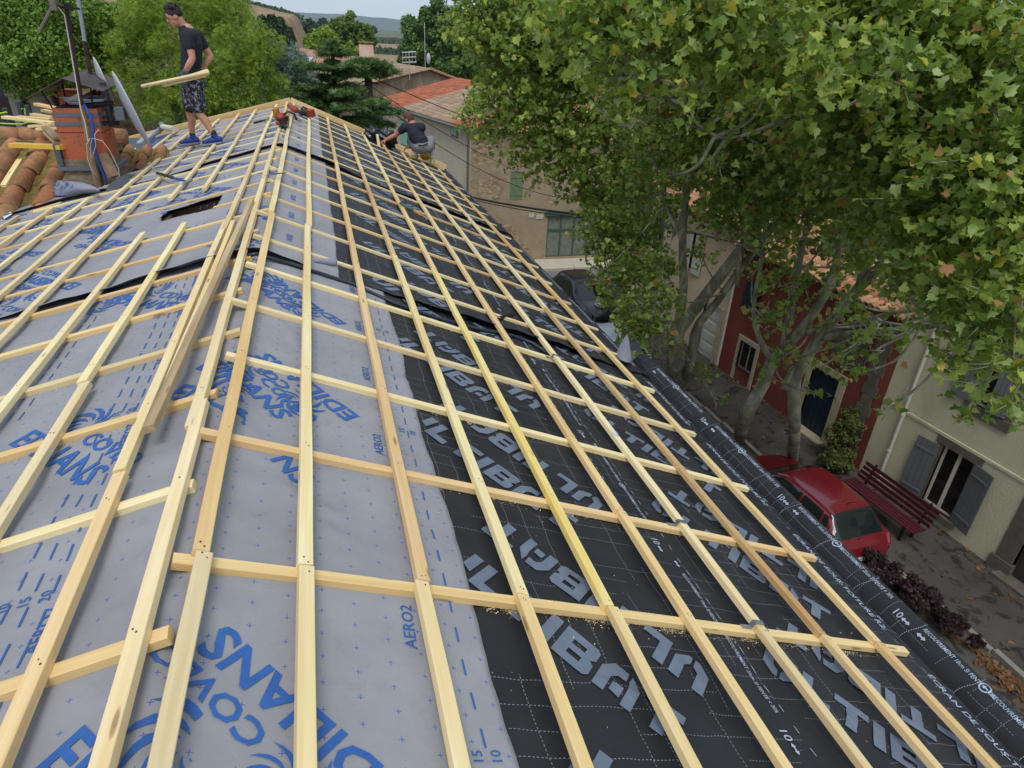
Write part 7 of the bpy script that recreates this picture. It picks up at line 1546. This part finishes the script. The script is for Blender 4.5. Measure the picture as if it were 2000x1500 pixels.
def car(name, lab, paint, loc_, rz, s=1.0, roofm=None, badge=False, rack=False):
    t = empty(name, loc_, (0, 0, rz), label=lab, cat='car'); t.scale = (s,)*3
    def P(mb, nm, mat, **k): o = mb.build(nm, mat, t, **k); return o
    ysn = np.unique(np.r_[np.linspace(0, 3.72, 50), _k]); qs = np.unique(np.r_[np.linspace(0, 8, 33)]); V = []; F = []
    for y in ysn:
        row = [carsurf(y, q, 1) for q in qs]+[carsurf(y, q, -1) for q in qs[::-1][1:-1]]; V += row
    n = 2*len(qs)-2
    for i in range(len(ysn)-1):
        for j in range(n): a = i*n+j; b = i*n+(j+1) % n; F.append((a, b, b+n, a+n))
    F.append(tuple(range(n))[::-1]); F.append(tuple(range((len(ysn)-1)*n, len(ysn)*n))); m = MB(); m.add(V, F); P(m, 'body', paint, smooth=True)
    def patch(y0, y1, q0, q1, side, off=.006, ny=8, nq=6, yq=None):
        V = []; F = []
        for i in range(ny+1):
            for j in range(nq+1):
                y = y0+(y1-y0)*i/ny; q = q0+(q1-q0)*j/nq
                if yq: y, q = yq(i/ny, j/nq)
                p = carsurf(y, q, side); e = .02; du = carsurf(y+e, q, side)-carsurf(y-e, q, side); dv = carsurf(y, min(8, q+e), side)-carsurf(y, q-e, side); nn = du.cross(dv).normalized(); c = Vector((0, y, .7))
                if nn.dot(p-c) < 0: nn = -nn
                V.append(p+nn*off)
        for i in range(ny):
            for j in range(nq): a = i*(nq+1)+j; F.append((a, a+1, a+nq+2, a+nq+1))
        return V, F
    # side windows: tapered front quarter / rear quarter
    for side in (1, -1):
        for (a0, a1, b0, b1, nm) in ((1.30, 2.52, 1.34, 2.10, 'side_window'), (.66, 1.24, .74, 1.28, 'side_window'), (.40, .60, .58, .68, 'quarter_window')):
            V, F = patch(0, 0, 0, 0, side, .004, 8, 6, lambda u, v, A=(a0, a1, b0, b1): ((A[0]+(A[1]-A[0])*u)*(1-v)+(A[2]+(A[3]-A[2])*u)*v, 5.08+.88*v)); m = MB(); m.add(V, F); P(m, nm, GLC, smooth=True)
        m = MB(); q = carsurf(2.45, 5.0, side); m.ell(q+Vector((side*.09, 0, .03)), (.09, .05, .06)); P(m, 'mirror', paint, smooth=True)
        for yy in (1.36, .74): q = carsurf(yy, 4.2, side); m = MB(); m.tube([q+Vector((side*.015, -.07, 0)), q+Vector((side*.015, .07, 0))], .014, 6); P(m, 'door_handle', paint)
        for yy in (1.28, 2.42): 
            m = MB(); pts = [carsurf(yy, qq, side)+Vector((side*.001, 0, 0)) for qq in np.linspace(2.2, 5, 10)]; m.tube(pts, .004, 4); P(m, 'door_seam', DKP)
        q = carsurf(.09, 3.9, side); V, F = patch(.03, .14, 3.4, 5.0, side, .006, 4, 5); m = MB(); m.add(V, F); P(m, 'tail_light', RLT, smooth=True)
        V, F = patch(3.45, 3.62, 4.2, 5.2, side, .006, 4, 5); m = MB(); m.add(V, F); P(m, 'headlight', CLT, smooth=True)
        for yy in (.62, 2.98):
            w = MB(); x = side*.735; w.tube([(x-side*.10, yy, .285), (x+side*.085, yy, .285)], .285, 24); wo = P(w, 'wheel', TYR)
            w = MB(); w.tube([(x+side*.085, yy, .285), (x+side*.10, yy, .285)], [.19, .17], 20); o = w.build('rim', RIM, wo)
    # rear window and windscreen
    for nm, (ya, yb) in (('rear_window', (.185, .585)), ('windscreen', (2.76, 2.16))):
        m = MB()
        for side in (1, -1):
            V, F = patch(0, 0, 0, 0, side, .005, 8, 8, lambda u, v: (ya+(yb-ya)*u, 6.15+1.85*v)); m.add(V, F)
        P(m, nm, GLC, smooth=True)
    m = MB(); m.tube([(-.12, .14, .985), (.2, .20, 1.01)], .010, 5); P(m, 'rear_wiper', DKP)
    m = MB(); m.tube([(0, .72, 1.42), (0, .66, 1.50), (0, .5, 1.62)], [.014, .008, .004], 5); P(m, 'aerial', DKP)
    m = MB(); m.box((-.24, -.012, .50), (.24, .004, .61)); P(m, 'number_plate', BPL)
    m = MB(); m.tube([(-.70, .06, .36), (-.5, -.025, .36), (.5, -.025, .36), (.70, .06, .36)], .05, 8); P(m, 'bumper', paint, smooth=True)
    if roofm: V, F = patch(0, 0, 0, 0, 1, .008, 10, 6, lambda u, v: (.65+1.45*u, 7+v)); V2, F2 = patch(0, 0, 0, 0, -1, .008, 10, 6, lambda u, v: (.65+1.45*u, 7+v)); m = MB(); m.add(V, F); m.add(V2, F2); P(m, 'roof_panel', roofm, smooth=True)
    if badge:
        v, f = ring2d(); N = 36; q = carsurf(.05, 8, 1); m = MB(); c = Vector((0, 3.2, .865))
        def bp(a, b): return (a*.24, 3.2+b*.24, .866+.035)
        m.add([bp(math.cos(2*PI*k/28)*r_, math.sin(2*PI*k/28)*r_) for k in range(28) for r_ in (1, .82)], [(2*k, (2*k+2) % 56, (2*k+3) % 56, 2*k+1) for k in range(28)])
        tv, tf = text2d('5', .05); m.add([bp((a-.28)*1.15, (b-.48)*1.15) for a, b in tv], tf); o = P(m, 'badge', WPL, fix=False); o.data.transform(Matrix.Translation((0, 0, .0)))
    return t
CRED = simple('red_car_paint', srgb(118, 22, 32), .22, 0, var=.04, scale=2, spec=.6, Coat_Weight=.8, Coat_Roughness=.05)
CBLK = simple('black_car_paint', srgb(24, 25, 28), .25, Coat_Weight=.6); CWHT = simple('white_car_paint', srgb(196, 200, 204), .3, Coat_Weight=.5)
car('parked_car', 'dark red hatchback parked beside the kerb, half hidden by the eave', CRED, (11.25, 8.35, G+.02), rad(4.2), 1.08)
car('parked_car', 'black car with a ringed 5 on its bonnet, far down the street', CBLK, (10.75, 26.6, G+.02), rad(184), 1.12, roofm=simple('dark_sunroof', srgb(30, 30, 32), .2), badge=True)
car('parked_car', 'white car almost hidden behind the plane trunks', CWHT, (10.1, 18.0, G+.02), rad(4), 1.05)
# bench
BRD = simple('dark_red_bench_paint', srgb(74, 24, 34), .55, var=.15, scale=9)
bo = Vector((13.15, 8.85, GP)); bench = empty('park_bench', bo, (0, 0, rad(4.2)), label='dark red slatted bench between the red car and the beige house', cat='bench')
m = MB(); L = 2.2
for k in range(4): m.box((.0+.115*k, 0, .44), (.0+.115*k+.095, L, .47))
m.build('seat', BRD, bench, bevel=.005); m = MB()
for k in range(4): x = .49+.05*k; z = .50+.115*k; m.box((x, 0, z), (x+.028, L, z+.095))
m.build('backrest', BRD, bench, bevel=.005)
for yy in (.25, L-.3):
    m = MB(); m.box((.03, yy, 0), (.08, yy+.05, .44)); m.box((.42, yy, 0), (.48, yy+.05, .46)); m.box((.0, yy, .40), (.5, yy+.05, .44)); m.add([(.48, yy, .4), (.54, yy, .4), (.72, yy, .98), (.68, yy, .98), (.48, yy+.05, .4), (.54, yy+.05, .4), (.72, yy+.05, .98), (.68, yy+.05, .98)], [(0,1,2,3),(4,7,6,5),(0,4,5,1),(1,5,6,2),(2,6,7,3),(3,7,4,0)]); m.build('leg', IRN, bench)
# ================================================================ CAMERA, LIGHT
cam = bpy.data.cameras.new('camera'); co = bpy.data.objects.new('camera', cam); COL.objects.link(co)
right, down, fwd = Vector(RW[:, 0]), Vector(RW[:, 1]), Vector(RW[:, 2])
co.matrix_world = basis(right, -down, -fwd, CAM); cam.sensor_width = 36; cam.lens = FPX/2000*36; cam.clip_end = 40000; cam.clip_start = .05
scene.camera = co
w = bpy.data.worlds.new('World'); scene.world = w; w.use_nodes = True; nt = w.node_tree; nt.nodes.clear()
sky = nt.nodes.new('ShaderNodeTexSky'); sky.sky_type = 'NISHITA'; sky.sun_disc = False
SE_, SR_ = rad(64), rad(198)
sky.sun_elevation = SE_; sky.sun_rotation = SR_; sky.air_density = 1.0; sky.dust_density = .3; sky.ozone_density = 2.0
bg = nt.nodes.new('ShaderNodeBackground'); bg.inputs[1].default_value = .15
hs = nt.nodes.new('ShaderNodeHueSaturation'); hs.inputs['Saturation'].default_value = .55
out = nt.nodes.new('ShaderNodeOutputWorld'); nt.links.new(sky.outputs[0], hs.inputs['Color']); 
mx = nt.nodes.new('ShaderNodeMix'); mx.data_type = 'RGBA'; mx.inputs[0].default_value = .68; mx.inputs[7].default_value = (1.72, 2.08, 2.52, 1)   # thin overcast layer over the clear sky
nt.links.new(hs.outputs[0], mx.inputs[6]); nt.links.new(mx.outputs[2], bg.inputs[0]); nt.links.new(bg.outputs[0], out.inputs[0])
sl = bpy.data.lights.new('sun', 'SUN'); sl.energy = 1.0; sl.angle = rad(32); sl.color = (1, .97, .92)
so = bpy.data.objects.new('sun', sl); COL.objects.link(so)
# direction towards the sun
az = SR_; dirv = Vector((math.sin(az)*math.cos(SE_), math.cos(az)*math.cos(SE_), math.sin(SE_)))
so.rotation_euler = dirv.to_track_quat('Z', 'Y').to_euler()
scene.view_settings.view_transform = 'Standard'; scene.view_settings.look = 'None'; scene.view_settings.exposure = 0.98; scene.view_settings.gamma = 1
scene.render.resolution_x = 1024; scene.render.resolution_y = 768

# air: the far hills fade to blue
hz = MB(); hz.box((-16000, -200, G-1.5), (16000, 13500, 900)); ho = hz.build('haze', None, None); ho.data.materials.clear()
hm = bpy.data.materials.new('haze_air'); hm.use_nodes = True; ht = hm.node_tree; ht.nodes.clear(); hout = ht.nodes.new('ShaderNodeOutputMaterial'); pv = ht.nodes.new('ShaderNodeVolumePrincipled')
pv.inputs['Color'].default_value = (.72, .84, 1.0, 1); pv.inputs['Density'].default_value = .000075; pv.inputs['Anisotropy'].default_value = .2; ht.links.new(pv.outputs[0], hout.inputs['Volume']); ho.data.materials.append(hm); ho['kind'] = 'stuff'
